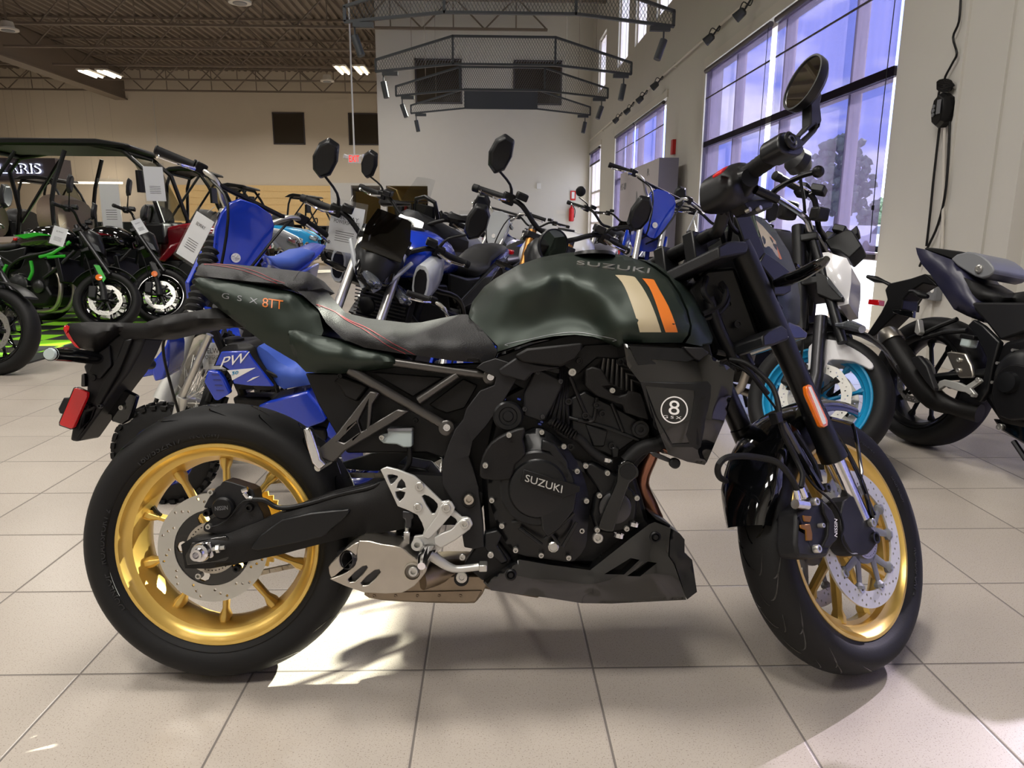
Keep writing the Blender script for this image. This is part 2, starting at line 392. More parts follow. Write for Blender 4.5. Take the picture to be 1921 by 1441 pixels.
def shade_mat():
    m = bpy.data.materials.new('shade_film'); m.use_nodes = True; n = m.node_tree; n.nodes.clear()
    o = n.nodes.new('ShaderNodeOutputMaterial'); t = n.nodes.new('ShaderNodeBsdfTransparent'); g = n.nodes.new('ShaderNodeBsdfTranslucent'); h = n.nodes.new('ShaderNodeBsdfGlossy')
    x = n.nodes.new('ShaderNodeMixShader'); y = n.nodes.new('ShaderNodeMixShader')
    t.inputs[0].default_value = (.43, .405, .49, 1); g.inputs[0].default_value = (.55, .48, .72, 1); h.inputs['Roughness'].default_value = .12; h.inputs[0].default_value = (.8, .8, .9, 1)
    tc = n.nodes.new('ShaderNodeTexCoord'); mp = n.nodes.new('ShaderNodeMapping'); mp.inputs['Scale'].default_value = (1, 9, .7); z = n.nodes.new('ShaderNodeTexNoise'); z.inputs['Scale'].default_value = 1.3
    r = n.nodes.new('ShaderNodeMapRange'); r.inputs[1].default_value = .45; r.inputs[2].default_value = .8; r.inputs[3].default_value = .05; r.inputs[4].default_value = .08
    n.links.new(tc.outputs['Object'], mp.inputs[0]); n.links.new(mp.outputs[0], z.inputs[0]); n.links.new(z.outputs['Fac'], r.inputs[0]); n.links.new(r.outputs[0], x.inputs[0])
    n.links.new(t.outputs[0], x.inputs[1]); n.links.new(g.outputs[0], x.inputs[2]); y.inputs[0].default_value = .03
    n.links.new(x.outputs[0], y.inputs[1]); n.links.new(h.outputs[0], y.inputs[2]); n.links.new(y.outputs[0], o.inputs[0]); MATS['shade'] = m
shade_mat()
b = NB(); bx(b, -24, XW+.25, -5, 42, -.3, 0); struct('floor', b, 'tile')
# right wall with its openings: (y0, y1, z0, z1)
WIN = [(-1.2, 3.90, .06, 3.49), (6.42, 12.1, .06, 3.49), (14.82, 20.62, .06, 3.48), (23.42, 25.75, .06, 3.54)]
CLER = [(4.58, 5.30, 2.72, 3.88), (14.75, 16.1, 5.2, 7.6), (17.1, 18.4, 5.2, 7.6), (19.3, 20.8, 5.2, 7.6), (22.95, 24.4, 5.2, 6.75), (11.2, 12.6, 5.2, 7.6)]  # first one is an added unseen slit that lets sun onto seat and floor
b = NB(); rect = lambda q: [(q[0], q[2]), (q[1], q[2]), (q[1], q[3]), (q[0], q[3])]
solid2d(b, [(-5, 0), (YF, 0), (YF, 8.5), (-5, 8.5)], [rect(q) for q in WIN+CLER], lambda v: Vector((XW, v.x, v.y)), lambda v: Vector((XW+.25, v.x, v.y)))
bx(b, XW-.1, XW, 4.645, 4.85, 0, 2.68)                     # shallow pier beside the column
for y in (5.02, 5.5): bx(b, XW-.018, XW, y, y+.03, 0, 2.7 if y < 5.4 else 8.2)
struct('wall_right', b, 'wall')
b = NB(); solid2d(b, [(-3.8, 0), (XW, 0), (XW, 8.5), (-3.8, 8.5)], [[(-3.6, 0.01), (-2.17, 0.01), (-2.17, 2.42), (-3.6, 2.42)]], lambda v: Vector((v.x, YB, v.y)), lambda v: Vector((v.x, YB+.3, v.y)))
bx(b, -3.8, -3.5, YB+.3, YF, 2.6, 8.45); struct('wall_far', b, 'wall')
b = NB(); bx(b, -5.5, -3.8, YB+.02, 30.3, 2.42, 2.5); bx(b, -5.5, -4.8, YB+.02, YB+.3, 0, 2.42); bx(b, -5.5, -5.4, YB+.3, 30.3, 0, 2.42); struct('wall_passage', b, 'wall')
b = NB(); bx(b, -5.5, XW, 30.3, 30.5, 0, 2.5); bx(b, -3.75, XW, YB+.3, 30.3, 2.5, 2.6); struct('wall_beyond', b, 'yellow_wall')
b = NB(); bx(b, -24, XW, YF, YF+.2, 0, 8.5); struct('wall_back_left', b, 'wall_tan')
b = NB(); bx(b, -24.2, -24, -5, YF, 0, 8.5); struct('wall_left', b, 'wall_tan')
b = NB(); bx(b, -24, XW, -5.2, -5, 0, 8.5); struct('wall_near', b, 'wall')
for x in (-16.4,):
    b = NB(); bx(b, x, x+.03, YF-.02, YF, 0, 7.2); struct('trim_1', b, 'wall')
b = NB(); x = -24.; prof = []
while x < XW: prof += [(x, 8.46), (x+.07, 8.46), (x+.1, 8.36), (x+.2, 8.36), (x+.23, 8.46)]; x += .3
A = [b.verts.new((p[0], -5, p[1])) for p in prof]; B = [b.verts.new((p[0], YF, p[1])) for p in prof]
for i in range(len(A)-1): b.faces.new((A[i], A[i+1], B[i+1], B[i]))
bx(b, -24, XW+.2, -5, YF, 8.5, 8.6); struct('ceiling', b, 'deck')
# open web joists
def joist(y, x0, x1, zb=7.3, zt=8.34):
    b = NB()
    for z in (zb, zt-.06): bx(b, x0, x1, y-.06, y-.01, z, z+.07); bx(b, x0, x1, y+.01, y+.06, z, z+.07)
    n = max(2, int((x1-x0)/.98)); d = (x1-x0)/n
    for i in range(n):
        xa, xb = x0+i*d, x0+(i+1)*d; p, q = ((zb+.03, zt-.04) if i % 2 else (zt-.04, zb+.03))
        tube(b, [(xa, y, p), (xb, y, q)], .028, 5)
        if i % 2: tube(b, [(xb, y, zb+.03), (xb, y, zt-.04)], .022, 5)
    return struct('roof_joist', b, 'joist')
for y in (13.3, 16.4, 19.5, 22.5, 25.6): joist(y, -17.5, 1.85 if y > 25 else XW-.1)
for y in (28.7, 31.7, 34.6, 37.3): joist(y, -17.5, -3.8)
for y in (28.7, 31.7, 34.6, 37.3): joist(y, -24, -18.2)
b = NB(); bx(b, -18.1, -17.7, 8, YF, 7.05, 8.36); bx(b, -18.2, -17.6, 8, YF, 7.0, 7.06); struct('roof_beam', b, 'joist')
# ------------------------------------------------------------------ windows
def window(n, q, mull, trans, top=None, dark=False):
    y0, y1, z0, z1 = q
    e = empty('window_%d' % n, Matrix.Translation((XW+.12, (y0+y1)/2, z0)), kind='structure')
    I = Matrix.Translation((-(XW+.12), -(y0+y1)/2, -z0))
    b = NB()
    for a, c in ((y0, y0+.06), (y1-.06, y1)): bx(b, XW+.06, XW+.18, a, c, z0, z1)
    for a, c in ((z0, z0+.06), (z1-.07, z1)): bx(b, XW+.06, XW+.18, y0, y1, a, c)
    for y in mull:
        for k, (dy, dx) in enumerate(((-.045, 0), (.0, .03), (.05, .06))): bx(b, XW+.07+dx, XW+.17+dx, y+dy, y+dy+.045, z0, z1)
    for z in trans: bx(b, XW+.06, XW+.16, y0, y1, z-.04, z+.03)
    bmesh.ops.transform(b, matrix=I, verts=b.verts); obj('window_frame', b, 'frame_white', e)
    b = NB(); bx(b, XW+.11, XW+.12, y0+.05, y1-.05, z0+.05, z1-.05); bmesh.ops.transform(b, matrix=I, verts=b.verts); obj('pane', b, 'pane', e)
    return e
window(1, WIN[0], [.4, 2.3], [2.33, .78]); window(2, WIN[1], [7.4, 9.15, 10.9], [2.33, .78]); window(3, WIN[2], [16.0, 17.9, 19.4], [2.33, .78]); window(4, WIN[3], [24.3, 25.1], [2.2, 1.2, 1.7, .6])
for i, q in enumerate(CLER): window(5+i, q, [(q[0]+q[1])/2] if i else [], [])
# window surround trim
b = NB()
for y0, y1, z0, z1 in WIN[1:]:
    bx(b, XW-.03, XW, y0-.12, y1+.12, z1, z1+.14); bx(b, XW-.03, XW, y1, y1+.12, 0, z1)
struct('trim_2', b, 'duct_white')
def roller(y0, y1, zt, zb, lab, chain=True):
    e = empty('roller_shade', Matrix.Translation((XW-.02, (y0+y1)/2, zt)), lab, 'window shade', 'roller shades on the windows')
    yc = (y0+y1)/2; h = (y1-y0)/2
    b = NB(); bx(b, -.002, .002, -h, h, zb-zt, 0); obj('shade_fabric', b, 'shade', e)
    b = NB(); cyl(b, (-.02, -h, .0), (-.02, h, .0), .035); obj('roller_tube', b, 'frame_dark', e)
    b = NB(); bx(b, -.012, .012, -h, h, zb-zt-.045, zb-zt); obj('bottom_rail', b, 'shade_bar', e)
    b = NB(); bx(b, -.004, .004, -h, h, -.42, -.40); obj('hem_band', b, 'frame_dark', e)
    if chain:
        b = NB(); tube(b, [(-.04, -h+.02, 0), (-.05, -h+.03, -1.6), (-.04, -h+.02, zb-zt+.1)], .004, 5); cyl(b, (-.045, -h+.025, -2.2), (-.045, -h+.025, -2.24), .012); obj('pull_chain', b, 'black', e)
    return e
roller(-1.2, 3.88, 3.42, .12, 'violet tinted roller shade in the window just right of the frame', False)
roller(6.43, 9.17, 3.42, .80, 'violet tinted roller shade right of the bright gap, behind the round mirror')
roller(9.36, 12.05, 3.42, .80, 'violet tinted roller shade left of the bright gap, above the grip end')
roller(14.9, 17.75, 3.42, .80, 'pale violet roller shade behind the tall grey display board', False)
roller(17.9, 20.5, 3.42, .80, 'pale violet roller shade left of the tall display board', False)
roller(23.5, 25.7, 3.48, 3.12, 'short rolled up shade over the farthest window', False)
b = NB(); bx(b, XW-.02, XW+.01, 6.44, 12.05, 2.28, 2.36); struct('trim_3', b, 'shade_bar')
# ------------------------------------------------------------------ outside
b = NB(); bx(b, XW+.25, 120, -30, 160, -.5, -.15); tag(obj('car_park', b, 'asphalt'), 'pale grey car park outside the windows', 'ground', kind='structure')
def car(x, y, m, lab):
    b = NB(); prof = [(-2.2, .35), (-2.25, .8), (-1.9, .95), (-1.1, 1.4), (.6, 1.42), (1.3, .98), (2.1, .85), (2.25, .4)]
    solid2d(b, prof, [], lambda v: Vector((-.85, v.x, v.y)), lambda v: Vector((.85, v.x, v.y)))
    e = empty('parked_car', Matrix.Translation((x, y, -.15)), lab, 'car', 'cars parked outside'); obj('body', b, m, e, bev=.08)
    b = NB(); solid2d(b, [(-1.7, .98), (-1.05, 1.34), (.5, 1.35), (1.05, .98)], [], lambda v: Vector((-.86, v.x, v.y)), lambda v: Vector((.86, v.x, v.y))); obj('side_window', b, 'car_dark', e)
    for yy in (-1.35, 1.4):
        b = NB(); cyl(b, (-.87, yy, .33), (.87, yy, .33), .33, n=16); obj('wheel', b, 'rubber', e)
car(20, 41, 'car_white', 'white car parked outside, right of the window mullion'); car(22, 50, 'car_dark', 'dark car parked outside behind the lever'); car(19.5, 35, 'car_white', 'white car parked outside, lowest in the right pane')
car(28, 64, 'car_white', 'white car parked farther out in the left pane')
def tree(x, y, h, r, lab):
    e = empty('tree', Matrix.Translation((x, y, -.15)), lab, 'tree', 'trees beyond the car park')
    b = NB(); tube(b, [(0, 0, 0), (.1, 0, h*.4), (0, .1, h*.7)], [.22, .15, .08], 8); obj('trunk', b, 'joist', e)
    b = NB(); rnd = random.Random(int(x*10+y))
    for i in range(420):
        a = rnd.uniform(0, 6.28); z = rnd.random(); rr = r*math.sqrt(rnd.random())*math.sqrt(max(.05, 1-(2*z-.8)**2*.7)); c = Vector((rr*math.cos(a), rr*math.sin(a), h*(.28+.72*z)))
        q = bmesh.ops.create_icosphere(b, subdivisions=0 if False else 1, radius=rnd.uniform(.14, .34)*r*.5)['verts']
        for v in q: v.co = v.co*rnd.uniform(.6, 1.2)+c
    obj('foliage', b, 'leaf', e, sharp=10)
tree(28, 60, 8.4, 2.6, 'large tree outside behind the brake lever'); tree(33, 54, 5.6, 2.6, 'bushy tree outside at the right window edge, under the mast'); tree(45, 84, 4.5, 3, 'low distant tree outside between the two larger trees')
b = NB(); tube(b, [(48, 82, 0), (48, 82, 20)], [.35, .12], 8)
e = empty('antenna_mast', Matrix(), 'tall antenna mast seen outside through the window', 'mast'); obj('pole', b, 'car_dark', e)
b = NB()
for k in range(12): a = k*math.pi/6; bx(b, 48+math.cos(a)*1.1-.12, 48+math.cos(a)*1.1+.12, 82+math.sin(a)*1.1-.12, 82+math.sin(a)*1.1+.12, 12.3, 14)
cyl(b, (48, 82, 12.9), (48, 82, 13.1), 1.15, n=16); obj('antenna_ring', b, 'car_dark', e)
# ------------------------------------------------------------------ ceiling lights and other fixtures
def fixture(P, lab):
    e = empty('ceiling_light', Matrix.Translation(P), lab, 'ceiling light', 'fluorescent high bay lights')
    for s in (-1, 1):
        b = NB(); bx(b, s*.36-.24, s*.36+.24, -.65, .65, .02, .08); h = obj('housing', b, 'duct_white', e)
        for k in (-.12, .12): b = NB(); cyl(b, (s*.36+k, -.62, 0), (s*.36+k, .62, 0), .045, n=8); obj('lamp_tube', b, 'lamp_tube', h)
    for x in (-.36, .36): b = NB(); cyl(b, (x, 0, .08), (x, 0, 1.4), .01, n=5); obj('hanger', b, 'joist', e)
fixture(hit(188, 139, 2, 6.9), 'bright twin tube light hung below the roof, at the left by the beam')
fixture(hit(660, 132, 2, 6.9), 'bright twin tube light hung below the roof, above the exit sign')
def speaker(P, r, lab):
    e = empty('ceiling_speaker', Matrix.Translation(P), lab, 'speaker', 'round speakers hung from the roof')
    b = NB(); lathe(b, (0, 0, 0), (0, 0, 1), [(0, r), (.05, r), (.06, r*.7), (.25, r*.55)], 24); obj('shell', b, 'duct_white', e)
    b = NB(); lathe(b, (0, 0, -.02), (0, 0, 1), [(0, r*.6), (.02, r*.62)], 24); obj('grille', b, 'grey_plastic', e); b = NB(); cyl(b, (0, 0, .25), (0, 0, 1), .012, n=6); obj('hanger', b, 'joist', e)
speaker(hit(450, 6, 2, 6.9), .3, 'white round speaker hung from the roof at the top edge'); speaker(hit(614, 153, 2, 6.9), .28, 'white round speaker hung under the joists left of the lamp'); speaker(hit(15, 57, 2, 6.9), .3, 'white round speaker by the beam at the left edge')
# light bars of expanded mesh
def meshframe(i, Y, x0, x1, zl, lab, solid=False):
    e = empty('mesh_light_frame', Matrix.Translation(((x0+x1)/2, Y, zl)), lab, 'light frame', 'mesh frames hung from the roof'); h = (x1-x0)/2; a = h*.4
    top = [(-h, .12), (-a, .50), (a, .50), (h, .12)]; bot = [(-h, -.06), (-a, .07), (a, .07), (h, -.06)]
    b = NB(); t = .034
    for P in (top, bot):
        for p, q in zip(P, P[1:]): L = math.hypot(q[0]-p[0], q[1]-p[1]); box(b, ((p[0]+q[0])/2, 0, (p[1]+q[1])/2), (L+.02, .05, t), Matrix.Rotation(-math.atan2(q[1]-p[1], q[0]-p[0]), 3, 'Y'))
    for p, q in zip(top, bot): bx(b, p[0]-t/2, p[0]+t/2, -.025, .025, q[1], p[1])
    obj('frame', b, 'mesh_dark', e)
    b = NB(); F = top+bot[::-1]; p_ = .045; x = -h
    def clip(A, B):
        S = [A]; n = 24; seg = []; cur = None
        for k in range(n+1):
            P = (A[0]+(B[0]-A[0])*k/n, A[1]+(B[1]-A[1])*k/n)
            if inpoly(P, F):
                if cur is None: cur = P
                last = P
            elif cur is not None: seg.append((cur, last)); cur = None
        if cur is not None: seg.append((cur, last))
        return seg
    while x < h+.4:
        for s in (-1, 1):
            for A, B in clip((x, -.1), (x+s*.36, .55)):
                if math.hypot(A[0]-B[0], A[1]-B[1]) > .02: tube(b, [(A[0], 0, A[1]), (B[0], 0, B[1])], .0035, 3, caps=False)
        x += p_
    if solid: bx(b, -a, a, -.015, -.01, .07, .5)
    if len(b.verts): obj('mesh_panel', b, 'mesh_dark', e)
    else: b.free()
    for s in (-1, 1):
        b = NB(); bx(b, s*(h-.2)-.1, s*(h-.2)+.16, -.03, .03, -.12, -.06); cyl(b, (s*(h-.12), 0, -.12), (s*(h-.12), 0, -.24), .012, n=8)
        p = Vector((s*(h-.12), 0, -.24)); d = Vector((s*-.35 if i else -.2*s, -.1, -1)).normalized(); cyl(b, p-d*.02, p+d*.24, .048, n=16); obj('spotlight', b, 'mesh_dark', e)
    for x in (-h*.72, h*.72): b = NB(); tube(b, [(x, 0, .3), (x, 0, 8.3-zl)], .004, 4); obj('hanging_wire', b, 'joist', e)
meshframe(1, 10.07, -1.85, 2.35, 3.62, 'nearest dark mesh light frame, cut by the top of the picture'); meshframe(0, 12.96, -1.9, 2.35, 3.60, 'second mesh light frame from the camera')
meshframe(1, 15.6, -1.9, 2.37, 3.66, 'third mesh light frame from the camera'); meshframe(0, 18.43, -1.9, 2.39, 3.74, 'farthest mesh light frame with a solid dark centre', True)
# conduit with adjustable spotlights
b = NB(); tube(b, [(XW-.05, 25.9, 3.93), (XW-.05, 5.6, 3.93)], .022, 10)
for y in (5.7, 8, 10.4, 14.1, 17, 20, 23): bx(b, XW-.06, XW, y, y+.05, 3.89, 3.97)
tag(obj('light_conduit', b, 'duct_white'), 'long pale conduit pipe running above the windows', 'pipe')
for qx, qy, lb in ((1389, 26, 'nearest spotlight on the wall conduit, at the top edge'), (1331, 72, 'second spotlight on the wall conduit, above the big window corner'), (1229, 160, 'third spotlight on the wall conduit, above the second window'), (1201, 186, 'fourth spotlight on the wall conduit'), (1177, 208, 'fifth spotlight on the wall conduit'), (1156, 225, 'last and smallest spotlight on the wall conduit')):
    P = hit(qx, qy, 0, XW-.2); e = empty('wall_spotlight', Matrix.Translation(P), lb, 'spotlight', 'spotlights along the wall conduit')
    b = NB(); d = Vector((-.6, .35, -.55)).normalized(); lathe(b, Vector((0, 0, 0))-d*.07, d, [(0, .03), (.02, .055), (.15, .065)], 16); obj('lamp_head', b, 'mesh_dark', e)
    b = NB(); lathe(b, d*.08, d, [(0, .058), (.004, .055)], 16); obj('lens', b, 'lamp_glass', e)
    b = NB(); tube(b, [(-.02, 0, .04), (.03, 0, .14), (.12, 0, .1), (.16, 0, 3.93-P.z)], .008, 6, 4); tube(b, [(.02, 0, 0), (.15, 0, 3.93-P.z)], .014, 6); obj('arm', b, 'mesh_dark', e)
# openings of the mezzanine, exit sign, small wall things
for (x0, x1, z0, z1, Y, lb) in ((-2.52, -.96, 5.09, 6.5, YB, 'left dark square interior window high on the far white wall'), (.76, 2.39, 5.08, 6.49, YB, 'right dark square interior window high on the far white wall'), (-10.7, -9.15, 5.0, 6.5, YF, 'square dark window high on the tan wall'), (-7.0, -5.5, 5.0, 6.5, YF, 'dark window high on the tan wall behind the sign pole')):
    e = empty('interior_window', Matrix.Translation(((x0+x1)/2, Y, z0)), lb, 'window', 'dark interior windows high on the walls'); w = (x1-x0)/2; h = z1-z0
    b = NB(); bx(b, -w, w, -.03, .0, 0, h); obj('pane', b, 'glass_dark', e)
    b = NB()
    for q in ((-w, w, 0, .05), (-w, w, h-.05, h), (-w, -w+.05, 0, h), (w-.05, w, 0, h)): bx(b, q[0], q[1], -.05, 0, q[2], q[3])
    obj('frame', b, 'frame_dark', e)
P = hit(665, 298, 1, 20.); e = empty('exit_sign', Matrix.Translation(P), 'small red lettered exit sign hung on a long white pole', 'exit sign')
b = NB(); bx(b, -.16, .16, -.04, .04, -.11, .11); obj('sign_box', b, 'white', e)
b = NB(); text_solid(b, 'EXIT', (-.13, -.042, -.08), (.26, 0, 0), (0, 0, .16), (0, -.004, 0), .02); obj('lettering', b, 'exit_red', e)
b = NB(); cyl(b, (0, 0, .11), (0, 0, 8.1-P.z), .022, n=8); obj('pole', b, 'white', e)
for s in (-1, 1): b = NB(); cyl(b, (s*.17, -.03, .04), (s*.26, -.08, .06), .05, .06, n=12); obj('emergency_lamp', b, 'white', e)
def wallbox(name, q, ax, c, s, m, lab, cat):
    P = hit(*q, ax, c); b = NB(); bx(b, P.x-s[0], P.x+s[0], P.y-s[1], P.y+s[1], P.z-s[2], P.z+s[2]); return tag(obj(name, b, m), lab, cat)
wallbox('fire_alarm', (1263, 276), 0, XW-.03, (.03, .07, .13), 'red', 'red fire alarm strobe on the wall beside the big window', 'alarm')
wallbox('thermostat', (1011, 349), 1, YB-.03, (.07, .03, .09), 'white', 'small white box on the far white wall', 'thermostat')
wallbox('switch_plate', (1052, 398), 1, YB-.01, (.15, .01, .06), 'duct_white', 'pale switch plate low on the far wall', 'switch')
P = hit(1075, 367, 1, YB-.03); e = empty('extinguisher_sign', Matrix.Translation(P), 'red and white fire extinguisher sign on the far wall', 'sign')
b = NB(); bx(b, -.09, .09, -.01, .0, -.16, .16); obj('plate', b, 'red', e); b = NB(); bx(b, -.05, .05, -.014, -.01, -.1, .12); obj('symbol', b, 'white', e)
P = hit(1072, 400, 1, YB-.12); e = empty('fire_extinguisher', Matrix.Translation(P), 'red fire extinguisher hung on the far wall', 'fire extinguisher')
b = NB(); lathe(b, (0, 0, -.28), (0, 0, 1), [(0, .06), (.02, .09), (.42, .09), (.5, .03), (.56, .03)], 16); obj('cylinder', b, 'red', e); b = NB(); bx(b, -.05, .03, -.02, .02, .27, .33); tube(b, [(0.03, 0, .28), (.12, 0, .1), (.1, 0, -.15)], .015, 6, 3); obj('hose', b, 'black', e)
# display board
e = empty('display_board', Matrix.Translation((2.95, 13.1, 0)), 'tall grey display board standing before the second window', 'display board')
b = NB(); bx(b, -.02, .3, 0, 3.9, 0, 2.22); obj('panel', b, ['board'], e); b = NB(); bx(b, -.03, .31, -.02, .0, 0, 2.22); obj('end_panel', b, 'board_side', e)
b = NB(); text_solid(b, 'R', (-.022, 1.0, 1.98), (0, -.2, 0), (0, 0, .13), (-.003, 0, 0), .01); text_solid(b, 'MT-09', (-.022, 3.85, 1.85), (0, -.7, 0), (0, 0, .14), (-.003, 0, 0), .02)
lathe(b, (-.021, .9, 1.45), (-1, 0, 0), [(0, .15), (.004, .15)], 20); solid2d(b, csm([(1.9, 1.0), (2.0, 1.5), (1.93, 1.75), (1.8, 1.5), (1.7, 1.1)], 3), [], lambda v: Vector((-.025, v.x, v.y)), lambda v: Vector((-.02, v.x, v.y)))
obj('graphic', b, 'grey_plastic', e)
# charger box and cords on the column
P = hit(1767, 207, 0, XW-.05); e = empty('battery_charger', Matrix.Translation(P), 'black battery charger hung on the column with its cords', 'charger')
b = NB(); lathe(b, (.05, 0, 0), (-1, 0, 0), [(0, .09), (.06, .095), (.09, .08)], 8); bmesh.ops.transform(b, matrix=Matrix.Diagonal((1, .95, 1.35, 1)), verts=b.verts); obj('case', b, 'black', e, bev=.006)
b = NB(); bx(b, -.05, -.045, -.055, -.01, -.03, .07); obj('label_plate', b, 'grey_plastic', e)
b = NB(); [cyl(b, (-.044, .03, z), (-.052, .03, z), .014, n=12) for z in (.03, -.0, -.03)]; obj('button', b, 'grey_plastic', e)
b = NB(); g = lambda x, y: hit(x, y, 0, XW-.03)-P
tube(b, [g(*q) for q in ((1803, -10), (1799, 40), (1788, 70), (1795, 100), (1786, 120), (1772, 150), (1790, 160), (1765, 168), (1760, 182))], .008, 6, 4)
tube(b, [g(*q) for q in ((1763, 235), (1752, 330), (1745, 400), (1738, 462))], .009, 6, 4); tube(b, [g(*q) for q in ((1782, 228), (1775, 350), (1760, 420), (1740, 465), (1725, 500))], .009, 6, 4)
for k in range(4): tube(b, [g(1772+math.cos(t)*14, 156+k*3+math.sin(t)*7) for t in np.linspace(0, 6.28, 12)], .007, 5)
obj('power_cord', b, 'black', e)
P = hit(1747, 548, 0, XW-.03); e = empty('outlet_box', Matrix.Translation(P), 'grey electrical outlet box on the column with a plug below', 'outlet')
b = NB(); bx(b, -.03, .03, -.1, .1, -.06, .06); obj('box', b, 'grey_plastic', e, bev=.01)
b = NB(); [lathe(b, (-.031, y, z), (-1, 0, 0), [(0, .022), (.004, .02)], 12) for y, z in ((.05, .025), (.05, -.025), (-.06, .02))]; obj('socket', b, 'paper', e)
b = NB(); tube(b, [(-.03, .06, -.05), (-.04, .1, -.12)], .008, 6); box(b, (-.04, .1, -.14), (.03, .03, .05)); obj('plug', b, 'black', e)
b = NB(); tube(b, [hit(1772, 240, 0, XW-.025), hit(1768, 460, 0, XW-.025), hit(1752, 545, 0, XW-.025)], .011, 8); tag(obj('wall_conduit', b, 'duct_white'), 'thin pale conduit running down the column to the outlet', 'pipe')
# green and black floor mat
def mat_material():
    m = bpy.data.materials.new('interlocking_mat'); m.use_nodes = True; n = m.node_tree; N = n.nodes; Lk = n.links.new; b_ = N['Principled BSDF']
    t = N.new('ShaderNodeTexCoord'); c = N.new('ShaderNodeTexChecker'); c.inputs['Scale'].default_value = 1/.33
    mp = N.new('ShaderNodeMapping'); mp.inputs['Location'].default_value = (.02, .05, .1); Lk(t.outputs['Object'], mp.inputs[0]); Lk(mp.outputs[0], c.inputs[0])
    c.inputs[1].default_value = (.30, .80, .02, 1); c.inputs[2].default_value = (.022, .022, .024, 1)
    w = N.new('ShaderNodeTexWave'); w.inputs['Scale'].default_value = 18; w.bands_direction = 'Y'; Lk(t.outputs['Object'], w.inputs[0])
    x = N.new('ShaderNodeMix'); x.data_type = 'RGBA'; x.blend_type = 'MULTIPLY'; x.inputs[0].default_value = .5; Lk(c.outputs[0], x.inputs[6]); Lk(w.outputs[0], x.inputs[7]); Lk(x.outputs[2], b_.inputs['Base Color']); b_.inputs['Roughness'].default_value = .45
    MATS['checker'] = m
mat_material()
b = NB(); bx(b, -10.2, -3.62, 4.4, 12.6, 0, .015); e = tag(obj('floor_mat', b, 'checker'), 'green and black checkered plastic floor mat under the sport bikes', 'floor mat')
b = NB(); bx(b, -3.62, -3.45, 4.4, 12.6, 0, .014); bx(b, -10.2, -3.45, 4.28, 4.4, 0, .014); obj('edge_ramp', b, 'satin_black', e)
# slat wall and illuminated sign at the far left
b = NB(); bx(b, -16, -7.9, YF-.06, YF, 0, 2.95)
for k in range(9): bx(b, -16, -7.9, YF-.075, YF-.055, .12+k*.33, .40+k*.33)
tag(obj('slat_wall', b, 'slat'), 'wooden slat wall panel behind the parked side by sides', 'wall panel')
P0, P1 = hit(-60, 300, 1, 33), hit(107, 333, 1, 33); e = empty('shop_sign', Matrix.Translation((P0.x, 33, P1.z)), 'dark fascia sign with white edged backlit letters, far left', 'sign')
W_ = P1.x-P0.x; H_ = P0.z-P1.z; b = NB(); bx(b, -4, W_, 0, 1.2, -.15, H_+.1); obj('fascia', b, 'frame_dark', e)
a, c = hit(-46, 325, 1, 32.95), hit(76, 307, 1, 32.95); O = (a.x-P0.x, -.05, a.z-P1.z); X_ = (c.x-a.x, 0, 0); Y_ = (0, 0, c.z-a.z)
b = NB(); text_solid(b, 'POLARIS', O, X_, Y_, (0, -.04, 0), .075); obj('letter_glow', b, 'sign_glow', e)
b = NB(); text_solid(b, 'POLARIS', (O[0]+.04, -.1, O[2]+.03), (X_[0]-.08, 0, 0), (0, 0, Y_[2]-.06), (0, -.03, 0), .02); obj('letter_face', b, 'navy', e)
for k, (qx, qy) in enumerate(((10, 332), (85, 332), (60, 342), (160, 343), (205, 343))):
    P = hit(qx, qy, 1, 35.2+k*.5); b = NB(); bx(b, P.x-.6, P.x+.6, P.y-.1, P.y+.1, P.z-.04, P.z+.04); so_ = obj('strip_light', b, 'lamp_tube')
    for s in (-.4, .4): q = NB(); cyl(q, (P.x+s, P.y, P.z), (P.x+s, P.y, 8.2), .003, n=4); obj('hanger', q, 'joist', so_)
    tag(so_, 'glowing strip light low at the far left, %s' % ('left end under the sign', 'right end under the sign', 'below the sign letters', 'behind the front roof', 'right of the others')[k], 'light', 'strip lights under the sign')

e = empty('clothes_rack', Matrix.Translation((-2.85, 28.2, 0)), 'dark rack of riding gear seen through the far opening', 'clothes rack'); b = NB(); bx(b, -.75, .75, -.02, .02, 1.95, 1.99); bx(b, -.75, -.71, -.02, .02, 0, 1.97); bx(b, .71, .75, -.02, .02, 0, 1.97); obj('rail', b, 'joist', e)
for k in range(9): b = NB(); x = -.64+k*.16; solid2d(b, [(-.25, .95+.1*(k % 3)), (.25, .95+.1*(k % 3)), (.28, 1.7), (.12, 1.9), (-.12, 1.9), (-.28, 1.7)], [], lambda v: Vector((x-.05, v.x, v.y)), lambda v: Vector((x+.05, v.x, v.y))); obj('jacket', b, ('black', 'satin_black', 'red', 'grey_plastic', 'black', 'orange', 'matte_black', 'black', 'blue_deep')[k], e, bev=.02)
# ------------------------------------------------------------------ the motorcycle in front
LEAN, WB, RR, FR_ = .18278, 1.432, .308, .300
BM = Matrix.Translation((-.611, 1.5445, 0)) @ Matrix.Rotation(-.016, 4, 'Z') @ Matrix.Rotation(-LEAN, 4, 'X')
_ax = Vector((-math.sin(R(25)), 0, math.cos(R(25)))); _b0 = Matrix.Translation((WB+.104, 0, 0))
STEER = _b0 @ Matrix.Rotation(R(37), 4, _ax) @ _b0.inverted()
FB = Frame(BM); FF = Frame(BM @ STEER)
def cvt(ox, oy, s):
    def f(*a, d=None):
        return [(ox+a[i]/s, oy+a[i+1]/s)+(() if d is None else (d,)) for i in range(0, len(a), 2)]
    return f
c1 = cvt(80, 440, 3.098); c2 = cvt(80, 800, 2.882); c3 = cvt(600, 600, 4.8025); c4 = cvt(600, 850, 4.8025); c5 = cvt(900, 640, 2.826)
